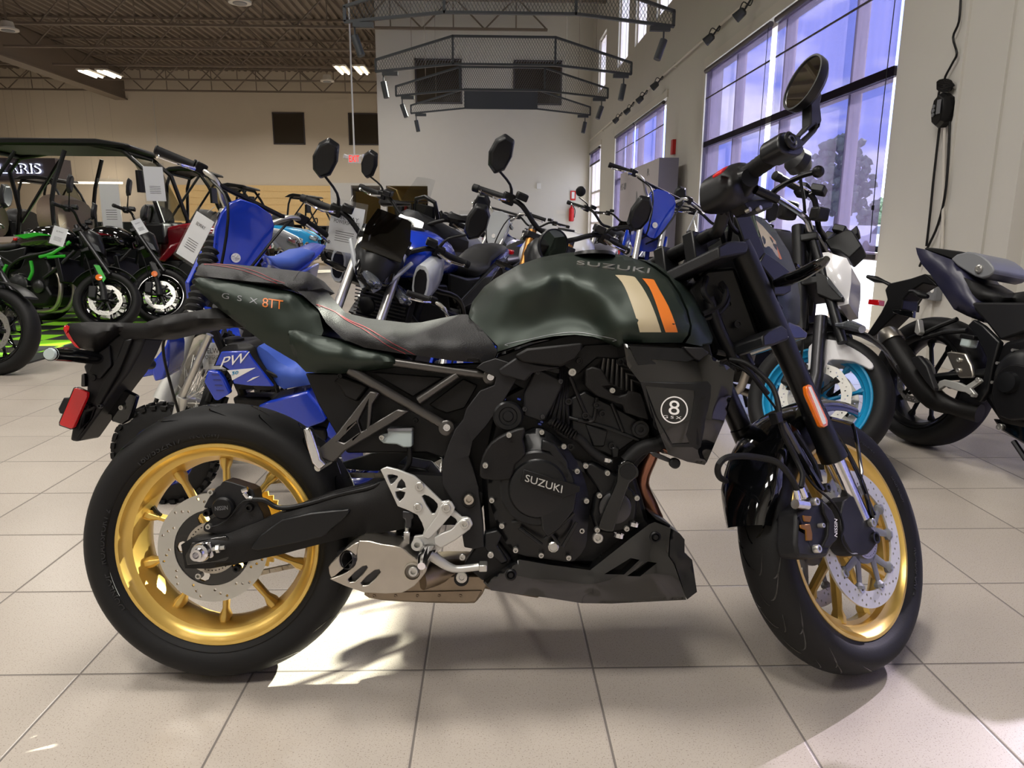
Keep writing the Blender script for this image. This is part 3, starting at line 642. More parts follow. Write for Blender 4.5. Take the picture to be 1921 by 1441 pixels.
c6 = cvt(860, 440, 3.557); c7 = cvt(1220, 80, 3.0025); c8 = cvt(1300, 500, 3.602); c9 = cvt(1340, 760, 2.771)
def c3d(f, *a):  # triples
    return [f(a[i], a[i+1])[0]+(a[i+2],) for i in range(0, len(a), 3)]
H = empty('motorcycle', BM, 'large dark green naked motorcycle with gold wheels in the foreground', 'motorcycle')
I4 = Matrix()
# each of these adds one part of the front motorcycle
def plt(name, P, y0, y1, m, par=H, fr=FB, holes=(), sm=0, bev=.002, ml=None, **k):
    b = NB(); plate(b, fr, P, y0, y1, holes, sm); return obj(name, b, m, par, bev=bev, ml=ml, **k)
def tub(name, pts, r, m, par=H, fr=FB, n=12, sm=4, ml=None, sx=1.):
    b = NB(); tube(b, [fr.p(*q) for q in pts], r, n, sm, sx); return obj(name, b, m, par, ml=ml)
def skn(name, P, C, m, par=H, fr=FB, ml=None, sharp=50, **k):
    b = NB(); skin(b, fr, P, C, **k); return obj(name, b, m, par, ml=ml, sharp=sharp)
def disc(name, q, prof, m, par=H, fr=FB, n=32, ml=None, d=(0, -1, 0), **k):
    b = NB(); lathe(b, fr.p(*q), d, prof, n); return obj(name, b, m, par, ml=ml, **k)
def bolt(par, q, r, m='steel', fr=FB, ml=None, h=.006, name='bolt'):
    b = NB(); c = fr.p(*q); lathe(b, c, (0, -1, 0), [(-.004, r), (h*.8, r), (h, r*.88), (h, r*.5), (h*.35, r*.42)], 14)
    return obj(name, b, m, par, ml=ml)
TB = []
# ---- wheels
def wheel_parts(b_t, R_, w, rim):
    rs = rim+(R_-rim)*.44; hb = w*.40; prof = [(-hb+.002, rim+.004), (-w*.445, rim+(rs-rim)*.35), (-w*.485, rim+(rs-rim)*.68)]; n = 19
    prof += [(-w/2*math.cos(math.pi*i/(n-1)), rs+(R_-rs)*math.sin(math.pi*i/(n-1))**.9) for i in range(n)]
    prof += [(w*.485, rim+(rs-rim)*.68), (w*.445, rim+(rs-rim)*.35), (hb-.002, rim+.004), (hb*.9, rim-.004), (-hb*.9, rim-.004)]
    u = 96; vs = []
    for i in range(u):
        a = 2*math.pi*i/u; vs.append([b_t.verts.new((r*math.cos(a), y, r*math.sin(a))) for y, r in prof])
    for i in range(u):
        A, B = vs[i], vs[(i+1) % u]
        for j in range(len(prof)): b_t.faces.new((A[j], A[(j+1) % len(prof)], B[(j+1) % len(prof)], B[j]))
def surf_tyre(R_, w, rim, t, a):   # t in 0..1 across, a round
    th = math.pi*t; rs = rim+(R_-rim)*.44; r = rs+(R_-rs)*math.sin(th)**.9+.0007; return Vector((r*math.cos(a), -w/2*math.cos(th)*1.004, r*math.sin(a)))
def grooves(b, R_, w, rim, n, ts, da, wd=.0028):
    for k in range(n):
        for s in (0, 1):
            for (t0, t1, off, sw) in ts:
                P = []; m = 8
                for i in range(m+1):
                    f = i/m; t = t0+(t1-t0)*f; a = (k+.5*s+off)*2*math.pi/n + da*sw*math.sin(f*1.6); t = 1-t if s else t
                    P.append((t, a, wd*math.sin(math.pi*(f*.86+.07))))
                L = []; 
                for t, a, w_ in P:
                    e = w_/R_; L.append((b.verts.new(surf_tyre(R_, w, rim, t, a-e)), b.verts.new(surf_tyre(R_, w, rim, t, a+e))))
                for A, B in zip(L, L[1:]): b.faces.new((A[0], A[1], B[1], B[0]))
def arc_text(b, s, r, y, a0, hgt, wid, up=1):
    """raised letters round the sidewall at radius r, beginning at angle a0"""
    for o, hs in text_map(s, lambda u, v: (u, v), .012):
        f = lambda v, dy: Vector(((r+hgt*(v.y-.5)*up)*math.cos(a0-up*wid*v.x), y-dy, (r+hgt*(v.y-.5)*up)*math.sin(a0-up*wid*v.x)))
        solid2d(b, o, hs, lambda v: f(v, .0012), lambda v: f(v, -.001), cap=(True, False))
def rim_prof(fl, hw):  # (y, r): flange, bed, inner side
    return [(-hw, fl), (-hw-.004, fl-.003), (-hw-.004, fl-.010), (-hw+.003, fl-.014), (-hw+.012, fl-.022), (-hw+.016, fl-.032), (-hw+.03, fl-.036), (-.012, fl-.046), (.012, fl-.046), (hw-.03, fl-.036), (hw-.016, fl-.032), (hw-.012, fl-.022), (hw+.004, fl-.010), (hw+.004, fl-.003), (hw, fl),
            (hw-.004, fl-.008), (hw-.02, fl-.026), (0, fl-.034), (-hw+.02, fl-.026), (-hw+.004, fl-.008)]
def rim_mesh(b, fl, hw):
    pr = rim_prof(fl, hw); u = 96; vs = []
    for i in range(u):
        a = 2*math.pi*i/u; vs.append([b.verts.new((r*math.cos(a), y, r*math.sin(a))) for y, r in pr])
    for i in range(u):
        A, B = vs[i], vs[(i+1) % u]
        for j in range(len(pr)): b.faces.new((A[j], A[(j+1) % len(pr)], B[(j+1) % len(pr)], B[j]))
def spoke(b, a0, a1, r0, r1, y0, y1, w0, w1, d0, d1):
    P0 = Vector((r0*math.cos(a0), y0, r0*math.sin(a0))); P1 = Vector((r1*math.cos(a1), y1, r1*math.sin(a1)))
    t = (P1-P0).normalized(); s = t.cross(Vector((0, 1, 0))).normalized(); L = []
    for f in (0, .12, .5, .82, .93, 1.03):
        c = P0.lerp(P1, f); ww = w0+(w1-w0)*f + (.006*(f > .9)+.004*(f < .1)); dd = d0+(d1-d0)*f+(.006*(f > .9))
        L.append([b.verts.new(c+s*x*ww+Vector((0, y*dd, 0))) for x, y in ((-1, -.45), (-.45, -1), (.45, -1), (1, -.45), (1, .6), (.4, 1), (-.4, 1), (-1, .6))])
    for A, B in zip(L, L[1:]): bridge(b, A, B)
    b.faces.new(L[0][::-1]); b.faces.new(L[-1])
def disc_plate(b, ro, ri, y0, y1, holes, waves=0, nb=0):
    N = 96; o = [((ro+(.002*math.cos(waves*2*math.pi*i/N) if waves else 0))*math.cos(2*math.pi*i/N), (ro+(.002*math.cos(waves*2*math.pi*i/N) if waves else 0))*math.sin(2*math.pi*i/N)) for i in range(N)]
    hs = [[(ri*math.cos(2*math.pi*i/48), ri*math.sin(2*math.pi*i/48)) for i in range(48)]]
    for r, a, h in holes: hs.append([(r*math.cos(a)+h*math.cos(2*math.pi*i/8), r*math.sin(a)+h*math.sin(2*math.pi*i/8)) for i in range(8)])
    solid2d(b, o, hs, lambda v: Vector((v.x, y0, v.y)), lambda v: Vector((v.x, y1, v.y)))
def rot_ml(c, S=None): return (S or Matrix()) @ Matrix.Translation(c)
M('disc_steel', (214, 214, 212), .42, .35); WR = rot_ml((0, 0, RR)); WF = rot_ml((WB, 0, FR_), STEER)
# rear wheel
b = NB(); rim_mesh(b, .229, .066); rw = obj('rear_wheel', b, 'gold', H, ml=WR, sharp=40)
b = NB(); wheel_parts(b, .312, .178, .226); TYR = obj('tyre', b, 'rubber', rw, sharp=60)
b = NB(); grooves(b, .312, .178, .226, 17, [(.16, .30, 0, 1.3), (.34, .52, .25, 1.6)], .12); obj('tread_groove', b, 'gloss_black', rw)
for s, a0, w_ in (('180/55ZR17', 2.30, .44), ('M/C (73W)', 1.78, .26), ('DUNLOP', 3.75, .36), ('ROADSPORT 2', 3.3, .5)): b = NB(); arc_text(b, s, .247, -.0835, a0, .014, w_); obj('sidewall_lettering', b, 'rubber_soft', rw)
b = NB()
for yy in (-.074, .074): lathe(b, (0, yy*1.1-.001, 0), (0, 1, 0), [(0, .2375), (.002, .2375)], 96, caps=False)
obj('bead_line', b, 'rubber_soft', rw)
b = NB()
for k in range(5):
    for s in (-1, 1): a = R(71.5+72*k); spoke(b, a+s*R(7), a+s*R(18.5), .045, .186, -.022, -.012, .0085, .0062, .014, .011)
lathe(b, (0, -.055, 0), (0, 1, 0), [(0, .03), (.004, .044), (.03, .05), (.08, .05), (.11, .044)], 40); obj('spokes', b, 'gold', rw, bev=.0015)
b = NB(); a = R(157); tube(b, [(.19*math.cos(a), -.004, .19*math.sin(a)), (.17*math.cos(a), -.02, .165*math.sin(a)), (.155*math.cos(a), -.028, .15*math.sin(a))], [.007, .005, .004], 10); obj('valve_stem', b, 'black', rw)
b = NB(); hol = [(.094+.0085*((j % 3)), 2*math.pi*(i+j*.22)/12+.05, .0032) for i in range(12) for j in range(3)]
disc_plate(b, .120, .084, -.093, -.088, hol); obj('brake_disc', b, 'steel', rw)
b = NB()
disc_plate(b, .085, .045, -.09, -.084, [(.066, 2*math.pi*(i+.5)/5, .013) for i in range(5)]); obj('disc_carrier', b, 'gloss_black', rw, bev=.001)
b = NB(); disc_plate(b, .057, .03, -.096, -.092, [(.05, 2*math.pi*i/40, .0016) for i in range(40)]); obj('sensor_ring', b, 'brushed', rw)
b = NB(); N = 84; o = [((.112 if i % 2 else .104)*math.cos(2*math.pi*i/N), (.112 if i % 2 else .104)*math.sin(2*math.pi*i/N)) for i in range(N)]
solid2d(b, o, [[(.045*math.cos(t), .045*math.sin(t)) for t in np.linspace(0, 6.1, 24)]]+[[(.076*math.cos(u)+.016*math.cos(t), .076*math.sin(u)+.016*math.sin(t)) for t in np.linspace(0, 5.7, 12)] for u in np.linspace(0, 5.03, 5)], lambda v: Vector((v.x, .088, v.y)), lambda v: Vector((v.x, .095, v.y))); obj('rear_sprocket', b, 'gold', rw)
# front wheel
fw_b = NB(); rim_mesh(fw_b, .229, .044); fw = obj('front_wheel', fw_b, 'gold', H, ml=WF, sharp=40)
b = NB(); wheel_parts(b, .300, .124, .226); TYF = obj('tyre', b, 'rubber', fw, sharp=60)
b = NB(); grooves(b, .300, .124, .226, 14, [(.14, .34, 0, 1.5), (.22, .46, .25, 1.8), (.4, .5, .1, 1.)], .15, .003); obj('tread_groove', b, 'gloss_black', fw)
b = NB()
for k in range(5):
    for s in (-1, 1): a = R(95+72*k); spoke(b, a+s*R(7), a+s*R(18.5), .04, .186, 0, 0, .009, .0065, .013, .011)
lathe(b, (0, -.05, 0), (0, 1, 0), [(0, .03), (.01, .04), (.03, .042), (.07, .042), (.1, .03)], 40); obj('spokes', b, 'gold', fw, bev=.0015)
for s, a0, h_, w_ in (('ROADSPORT 2', -.15, .013, .5), ('DUNLOP', .62, .014, .32), ('120/70ZR17', 1.35, .010, .4)): b = NB(); arc_text(b, s, .246, -.0582, a0, h_, w_); obj('sidewall_lettering', b, 'rubber_soft', fw)
hol = [(.126+.0075*j, 2*math.pi*(i+j*.3)/18, .003) for i in range(18) for j in range(4)]
for s, nm in ((-1, 'brake_disc'), (1, 'brake_disc')):
    b = NB(); disc_plate(b, .155, .118, s*.070, s*.065, hol, 0); dd = obj(nm, b, 'disc_steel', fw)
    b = NB()
    for k in range(5):
        a = 2*math.pi*k/5+.3
        for e_ in (-.28, .28): spoke(b, a, a+e_, .05, .116, s*.068, s*.068, .010, .007, .003, .003)
    lathe(b, (0, s*.071, 0), (0, -s, 0), [(0, .058), (.006, .058)], 32); obj('disc_carrier', b, 'grey_plastic', fw)
    b = NB()
    for k in range(5):
        for e_ in (-.28, .28): a = 2*math.pi*k/5+.3+e_; lathe(b, (.117*math.cos(a), s*.063, .117*math.sin(a)), (0, s, 0), [(0, .0095), (.011, .0095), (.011, .005), (.008, .004)], 14)
    obj('floating_button', b, 'steel', fw)
b = NB(); disc_plate(b, .047, .02, -.078, -.074, [(.042, 2*math.pi*i/36, .0014) for i in range(36)]); obj('sensor_ring', b, 'brushed', fw)
# ---- swingarm and rear caliper
sa = skn('swingarm', [q+(-.128,) for q in c2(748, 640, 800, 606, 1000, 580, 1250, 482, 1520, 372, 1787, 308)+[(765, 890), (860, 895), (905, 925), (900, 965), (860, 985), (800, 985), (720, 999)]+c2(1640, 602, 1440, 652, 1290, 692, 1040, 747, 900, 770, 770, 768)],
         c3d(c2, 1100, 640, -.142, 1400, 530, -.146, 1700, 430, -.146, 900, 600, -.135, 900, 740, -.135)+[(760, 940, -.14), (860, 940, -.135)], 'matte_black', back=-.085, step=10)
plt('swingarm_relief', c2(1120, 662, 1290, 505, 1600, 452, 1662, 462, 1560, 560, 1500, 600, 1250, 655), -.150, -.13, 'satin_black', sa, bev=.004, sm=2)
plt('axle_window', c2(800, 630, 985, 592, 1002, 600, 1008, 715, 990, 728, 780, 752, 770, 700), -.136, -.12, 'gloss_black', sa)
plt('axle_block', c2(820, 640, 905, 625, 925, 700, 915, 712, 828, 722), -.146, -.13, 'chrome', sa)
b = NB(); c = FB.p(*c2(855, 682)[0], -.15); lathe(b, c, (0, -1, 0), [(-.01, .021), (.003, .021), (.008, .018), (.01, .012), (.026, .012), (.026, .007), (.0, .006)], 20); obj('axle_nut', b, 'chrome', sa)
b = NB(); cyl(b, FB.p(*c2(920, 664)[0], -.145), FB.p(*c2(985, 655)[0], -.145), .0045, n=8); cyl(b, FB.p(*c2(940, 662)[0], -.145), FB.p(*c2(958, 660)[0], -.145), .009, n=6); obj('adjuster_bolt', b, 'steel', sa)
b = NB(); plate(b, FB, c2(770, 620, 1000, 560, 1787, 320, 1900, 560, 1040, 740, 770, 760), .085, .13); obj('left_arm', b, 'matte_black', sa, bev=.004)
cl = plt('rear_caliper', c2(925, 345, 960, 318, 985, 294, 1070, 318, 1138, 345, 1150, 400, 1190, 470, 1190, 560, 1000, 590, 900, 575, 868, 560, 880, 520, 930, 490, 905, 440, 870, 440), -.118, -.07, 'grey_black', bev=.006, sm=2)
disc('piston_cover', c2(985, 437)[0]+(-.118,), [(0, .024), (.012, .024), (.018, .02), (.018, .0)], 'black', cl)
decal('lettering', text_map('NISSIN', quad_map(*c2(950, 424, 1018, 418, 1020, 440, 952, 446))), [cl], 'grey_plastic', H, off=.02)
for q, r in (((896, 464), .009), ((1122, 437), .009), ((917, 353), .007), ((1055, 765), .008), ((852, 803), .007), ((905, 538), .006)): bolt(cl, c2(*q)[0]+(-.118,), r, 'black' if r > .0075 else 'steel', h=.012)
b = NB(); tube(b, [FB.p(*q, -.125) for q in c2(1080, 350, 1110, 340)], .006, 10); tube(b, [FB.p(*q, -.125) for q in c2(1090, 360, 1110, 385, 1135, 392)], .005, 10, 3); obj('banjo_fitting', b, 'chrome', cl)
tub('brake_hose', [q+(-.13,) for q in c2(1135, 395, 1200, 400, 1260, 435, 1330, 440, 1450, 415, 1600, 370, 1787, 325)]+[(740, 890, -.10)], .0055, 'black')
tub('sensor_wire', [q+(-.13,) for q in c2(910, 545, 960, 530, 1010, 490, 1060, 430, 1100, 400, 1180, 395)], .0022, 'black', n=6)
# chain
def chain(name, pts, pitch=.0159):
    P = [FB.p(*q) for q in pts]; b = NB(); L = [0]
    for p, q in zip(P, P[1:]): L.append(L[-1]+(q-p).length)
    n = int(L[-1]/pitch)
    at = lambda s: Vector([np.interp(s, L, [p[i] for p in P]) for i in range(3)])
    for i in range(n):
        p, q = at(i*pitch), at((i+1)*pitch); cyl(b, p-Vector((0, .009, 0)), p+Vector((0, .009, 0)), .0045, n=8); d = (q-p)
        for s in ((-.008, -.006) if i % 2 else (-.0055, -.0035)), ((.006, .008) if i % 2 else (.0035, .0055)):
            u = d.normalized(); v = Vector((0, 1, 0)).cross(u)*.0062
            for y in s[:1]: box(b, (p+q)/2+Vector((0, (s[0]+s[1])/2, 0)), (d.length+.009, .002, .0105), Matrix.Rotation(-math.atan2(d.z, d.x), 3, 'Y'))
    return obj(name, b, 'brushed', H, bev=0)
chain('chain', [(505, 904, .09), (620, 891, .09), (720, 892, .09), (860, 910, .09)]); chain('chain', [(480, 1076, .09), (570, 1057, .09), (735, 1005, .09), (860, 960, .09)])
plt('chain_guard', [(640, 868), (700, 850), (800, 845), (830, 860), (790, 880), (700, 884), (645, 880)], .09, .11, 'satin_black')
# ---- tail
tl = skn('rear_cowl', [q+(-.05,) for q in c1(126, 533, 152, 516, 260, 508, 590, 515, 700, 475, 1000, 425, 1110, 452, 1250, 548, 1020, 528, 870, 552, 650, 602, 482, 612, 440, 575, 380, 625, 318, 688, 216, 662, 150, 590)],
         c3d(c1, 400, 545, -.085, 300, 600, -.085, 700, 530, -.075, 900, 490, -.08, 1050, 490, -.085), 'matte_black', mirror=True, step=9, lim=(-.1, -.03))
skn('tail_light', [q+(-.052,) for q in c1(124, 532, 140, 526, 156, 534, 150, 570, 178, 618, 216, 664, 188, 652, 142, 595, 120, 552)], c3d(c1, 138, 560, -.058), 'red_lens', tl, mirror=True, step=5)
pb = plt('plate_bracket', c1(440, 572, 600, 598, 560, 690, 500, 800, 430, 890, 330, 1030, 205, 1206, 156, 1200, 172, 1110, 250, 960, 256, 830, 232, 765, 300, 692, 380, 622), -.045, .045, 'grey_black', bev=.006, holes=[c1(245, 1035, 285, 1020, 262, 1085, 228, 1110)])
plt('bracket_rib', c1(470, 612, 520, 605, 440, 800, 330, 990, 290, 985, 420, 740), -.056, -.04, 'black', pb, bev=.003); plt('bracket_rib', c1(305, 700, 385, 640, 400, 760, 330, 840, 262, 800), -.054, -.04, 'black', pb, bev=.003)
plt('side_tab', c1(225, 812, 243, 806, 245, 885, 222, 885), -.05, -.03, 'gloss_black', pb); disc('rubber_plug', c1(293, 832)[0]+(-.055,), [(0, .008), (.003, .007)], 'black', pb)
for q in ((265, 1000), (337, 997)): bolt(pb, c1(*q)[0]+(-.048,), .005, 'dark_metal')
sg = NB(); P = [FB.p(*c1(x, y)[0], d) for x, y, d in ((330, 722, -.045), (250, 712, -.075), (150, 702, -.12), (45, 695, -.165))]; tube(sg, P, [.017, .019, .02, .018], 14, 3, .8); s1 = obj('turn_signal', sg, 'gloss_black', H)
b = NB(); tube(b, [P[2].lerp(P[3], .93), P[3]+(P[3]-P[2]).normalized()*.004], [.0185, .014], 14, 0, .8); obj('signal_lens', b, 'frost', s1)
b = NB(); tube(b, [FB.p(*c1(x, y)[0], d) for x, y, d in ((480, 735, .05), (540, 748, .1), (630, 755, .18))], [.018, .016, .013], 14, 3); obj('turn_signal', b, 'satin_black', H)
rf = plt('reflector', c1(182, 893, 196, 892, 258, 918, 255, 945, 178, 1120, 166, 1130, 98, 1106, 97, 1092), -.072, -.06, 'red_lens', bev=.002); plt('reflector_base', c1(178, 888, 198, 886, 264, 916, 260, 948, 180, 1126, 166, 1136, 92, 1110, 92, 1090), -.062, -.05, 'gloss_black', rf)
plt('side_tab', c1(90, 1012, 122, 948, 165, 948, 140, 1050, 98, 1040), -.058, -.04, 'grey_black', pb)
plb = plt('plate_holder', c1(334, 962, 436, 952, 440, 905, 470, 900, 545, 938, 504, 1080, 462, 1106, 396, 1084, 398, 1048, 330, 1040), .0, .02, 'gloss_black', bev=.004); bolt(plb, c1(461, 1006)[0]+(-.002,), .006)
# ---- seats and tail panels
TP = skn('tail_panel', c3d(c1, 885, 262, -.09, 905, 250, -.085, 1200, 282, -.08, 1450, 330, -.08, 1500, 352, -.085, 1605, 450, -.105, 1632, 560, -.115, 1620, 588, -.12, 1440, 560, -.125, 1425, 580, -.125, 1470, 640, -.12, 1520, 770, -.10, 1300, 640, -.095, 1050, 450, -.085, 930, 350, -.085, 885, 300, -.085),
         c3d(c1, 1000, 320, -.108, 1200, 400, -.115, 1400, 420, -.116, 1430, 350, -.108, 1300, 500, -.112, 1550, 520, -.118, 1350, 560, -.118, 960, 290, -.10), 'green', mirror=True, step=9, lim=(-.13, -.08))
SP = skn('side_cover', [q+(-.125,) for q in [(541.6, 620.8), (555, 619), (629, 637), (662, 648), (733, 662), (744, 671), (751, 683), (746, 688), (716, 692), (640, 701), (600, 700), (574, 698), (556, 680), (543, 645)]],
         [(570, 632, -.145), (640, 655, -.15), (700, 668, -.15), (735, 680, -.145), (600, 672, -.15), (650, 685, -.145), (700, 684, -.145)], 'green', mirror=True, step=8, lim=(-.16, -.12))
decal('model_letter', text_map('GSX', quad_map((417, 549), (484, 561), (483, 571), (416, 559)), .0, 2.2), [TP], 'grey_plastic', H); decal('model_lettering', text_map('8TT', quad_map((493, 559), (532, 564), (531, 581), (492, 576)), .03, .9), [TP], 'orange', H)
PS = skn('passenger_seat', c3d(c1, 885, 236, -.07, 903, 190, -.05, 925, 168, -.03, 1100, 172, -.02, 1300, 192, -.02, 1450, 208, -.02, 1540, 218, -.02, 1600, 258, -.03, 1626, 312, -.06, 1480, 335, -.10, 1392, 287, -.10, 1200, 272, -.09, 1000, 250, -.085),
         c3d(c1, 950, 215, -.075, 1150, 228, -.085, 1350, 250, -.09, 1450, 270, -.095, 1540, 270, -.08), 'seat', mirror=True, step=8, lim=(-.12, -.01))
decal('stitching', [([(a[0], a[1]-.5), (c[0], c[1]-.5), (c[0], c[1]+.5), (a[0], a[1]+.5)], []) for L in (c1(930, 172, 1050, 176, 1150, 192, 1250, 222, 1330, 258, 1385, 282), c1(950, 180, 1040, 186, 1130, 202, 1220, 230, 1290, 258, 1350, 284)) for a, c in zip(csm(L, 5)[:-6], csm(L, 5)[1:-5])], [PS], 'red_stitch', H, step=None)
decal('seam', [([(a[0], a[1]-.8), (c[0], c[1]-.8), (c[0], c[1]+.8), (a[0], a[1]+.8)], []) for L in (c1(1475, 330, 1455, 290, 1470, 245, 1500, 216),) for a, c in zip(csm(L, 5)[:-5], csm(L, 5)[1:-4])], [PS], 'black', H, step=None)
RS = skn('rider_seat', [(556, 545, -.10), (552, 528, -.07), (575, 514, -.02), (598, 528, -.01), (620, 558, -.01), (645, 586, -.01), (690, 597, -.01), (765, 606, -.01), (790, 604.8, -.01), (827, 597, -.01), (865, 589.7, -.015), (877, 590, -.04), (903, 617, -.10), (923, 641, -.125), (933, 659, -.13), (928, 672, -.13), (904, 681, -.14), (850, 677, -.145), (787, 667.7, -.145), (746, 662.5, -.14), (683, 652, -.135), (642, 635, -.13), (612, 606, -.12), (597, 580, -.115), (575, 560, -.11)],
         [(600, 560, -.085), (630, 592, -.085), (680, 612, -.10), (740, 625, -.115), (800, 630, -.125), (860, 620, -.10), (860, 650, -.15), (900, 655, -.14), (700, 635, -.135), (800, 655, -.15), (640, 612, -.115)], 'seat', mirror=True, step=8, lim=(-.155, -.005))
for L in (c3(230, 0, 380, 80, 500, 160, 620, 235, 740, 290, 820, 325), c3(250, 0, 420, 75, 550, 150, 680, 225, 790, 280, 860, 325)):
    Q = [(601, 577), (625, 584)]+L; Q = csm(Q, 5); decal('stitching', [([(a[0], a[1]-.6), (c[0], c[1]-.6), (c[0], c[1]+.6), (a[0], a[1]+.6)], []) for a, c in zip(Q[:-6], Q[1:-5])], [RS], 'red_stitch', H, step=None)
# ---- tank
tk = c3d(c6, 262, 745, -.125, 160, 640, -.10, 66, 548, -.055, 78, 500, -.03, 92, 450, 0, 170, 350, 0, 250, 290, 0, 400, 203, 0, 550, 152, 0, 700, 124, 0, 850, 112, 0, 1000, 120, 0, 1110, 140, 0, 1190, 165, 0, 1245, 186, -.01, 1310, 228, -.05, 1395, 292, -.09, 1470, 400, -.135, 1520, 510, -.17, 1545, 610, -.19, 1530, 670, -.195, 1492, 722, -.19,
         1300, 722, -.20, 1120, 722, -.19, 1085, 750, -.185, 1000, 712, -.175, 900, 682, -.165, 780, 668, -.155, 640, 678, -.145, 500, 704, -.135, 380, 744, -.13, 262, 782, -.125)
TK = skn('fuel_tank', tk, c3d(c6, 600, 272, -.125, 750, 285, -.135, 900, 340, -.155, 450, 320, -.12, 300, 420, -.10, 200, 520, -.09, 960, 440, -.17, 1010, 560, -.185, 1060, 660, -.195, 700, 340, -.128, 750, 450, -.130, 600, 480, -.122, 400, 520, -.115, 300, 620, -.112, 850, 560, -.138, 700, 610, -.132, 500, 640, -.122, 900, 620, -.15,
         800, 210, -.075, 600, 205, -.065, 1000, 220, -.075, 400, 265, -.07, 250, 360, -.065, 1150, 300, -.125, 1100, 450, -.175, 1200, 500, -.19, 1300, 620, -.205, 1350, 400, -.155, 1450, 600, -.20, 1250, 250, -.075, 1150, 650, -.203), 'green', mirror=True, step=8, sharp=70)
TF = skn('tank_cover', c3d(c6, 1200, 166, 0, 1260, 170, 0, 1330, 200, 0, 1400, 240, -.01, 1490, 305, -.03, 1560, 400, -.06, 1640, 540, -.10, 1700, 690, -.14, 1690, 728, -.16, 1640, 748, -.18, 1515, 724, -.19, 1550, 670, -.19, 1558, 610, -.188, 1532, 505, -.165, 1482, 392, -.13, 1405, 282, -.085, 1318, 214, -.045, 1250, 178, -.01),
         c3d(c6, 1480, 340, -.10, 1560, 480, -.15, 1600, 600, -.175, 1620, 690, -.18), 'green', mirror=True, step=7, sharp=60)
disc('fuel_cap', (1114, 481, 0.0), [(0, .05), (.008, .046), (.011, .03), (.011, 0)], 'satin_black', d=(0, 0, 1))
decal('stripe', [(csm(c6(1045, 272, 1045, 272, 1105, 274, 1165, 282, 1180, 290, 1180, 290, 1225, 350, 1275, 440, 1320, 550, 1353, 652, 1353, 652, 1210, 652, 1210, 652, 1180, 540, 1130, 400, 1090, 320), 2), [])], [TK], 'cream', H, off=.0008)
decal('stripe', [(csm(c6(1225, 294, 1225, 294, 1290, 300, 1305, 306, 1305, 306, 1345, 380, 1400, 480, 1440, 580, 1463, 652, 1463, 652, 1382, 652, 1382, 652, 1350, 560, 1310, 440, 1270, 350), 2), [])], [TK], 'orange', H, off=.0008)
decal('brand_lettering', text_map('SUZUKI', quad_map(*c6(790, 180, 1278, 232, 1270, 265, 788, 205)), .05, 1.05), [TK], 'steel', H, off=.0006, thick=.0022, step=5)
decal('trim_line', [([(a[0], a[1]-.5), (c[0], c[1]-.5), (c[0], c[1]+.5), (a[0], a[1]+.5)], []) for L in (c6(330, 742, 500, 695, 650, 665, 780, 655, 900, 670, 1030, 712),) for a, c in zip(csm(L, 5)[:-5], csm(L, 5)[1:-4])], [TK], 'grey_plastic', H, step=None)
# ---- side frame, inner panels
ip = plt('inner_panel', [(572, 700), (640, 700), (760, 684), (905, 680), (1000, 690), (990, 790), (950, 880), (900, 960), (850, 930), (830, 860), (800, 850), (740, 850), (650, 850), (640, 830), (598, 760)], -.085, .085, 'black', bev=.004)
plt('inner_panel', c3(450, 470, 1120, 520, 850, 690, 820, 690), -.108, -.08, 'matte_black', bev=.003); plt('inner_panel', c3(1290, 530, 1420, 590, 1300, 800, 1140, 845, 1050, 810, 980, 765), -.108, -.08, 'matte_black', bev=.003)
plt('inner_panel', c3(180, 500, 440, 600, 330, 740, 220, 690, 180, 600, 120, 560), -.105, -.08, 'matte_black', bev=.004); bolt(ip, c3(183, 507)[0]+(-.106,), .006, 'black'); bolt(ip, c3(862, 905)[0]+(-.087,), .006, 'black')
for (a, c, r) in ((((735, 679), (925, 706), .0100)), (((655, 694), (842, 803), .0105)), (((785, 752), (858, 703), .0090))):
    tub('frame_tube', [a+(-.125,), c+(-.125,)], r, 'gun_metal', sm=0, n=16)
for q, r in ((c3(540*2.85, 515)[0], .0165), (c3(1145, 970)[0], .0165)): disc('frame_lug', q+(-.118,), [(0, r), (.016, r), (.018, r*.8)], 'gun_metal'); bolt(H, q+(-.138,), .0085, 'chrome', name='frame_bolt')
pk = plt('peg_bracket', c3(450, 640, 535, 660, 470, 760, 448, 960, 700, 805, 800, 825, 620, 945, 210, 1190, 120, 1285, 10, 1250, -20, 1170, 130, 1050), -.14, -.115, 'gun_metal', bev=.003, holes=[c3(430, 745, 418, 985, 372, 1010, 340, 910), c3(330, 930, 355, 1015, 220, 1110, 160, 1095)])
plt('passenger_peg', c2(1405, 12, 1440, 5, 1455, 30, 1495, 150, 1500, 178, 1532, 206, 1492, 238, 1455, 200, 1425, 100), -.165, -.14, 'chrome', bev=.004)
b = NB(); cyl(b, FB.p(*c2(1485, 225)[0], -.16), FB.p(*c2(1550, 185)[0], -.12), .008, n=10); obj('peg_pin', b, 'steel', pk)
rv = plt('brake_reservoir', c3(608, 1000, 830, 1000, 830, 1142, 808, 1150, 750, 1150, 690, 1122, 612, 1118, 570, 1112, 532, 1080, 532, 1052, 560, 1030, 608, 1026), -.12, -.09, 'frost', bev=.004); plt('reservoir_cap', c3(606, 978, 833, 978, 833, 1006, 606, 1006), -.124, -.086, 'grey_plastic', rv); bolt(rv, c3(560, 1060)[0]+(-.122,), .006)
tub('reservoir_hose', [q+(-.105,) for q in c3(808, 1150, 812, 1230, 800, 1300, 740, 1390)+c4(700, 220)], .006, 'black')
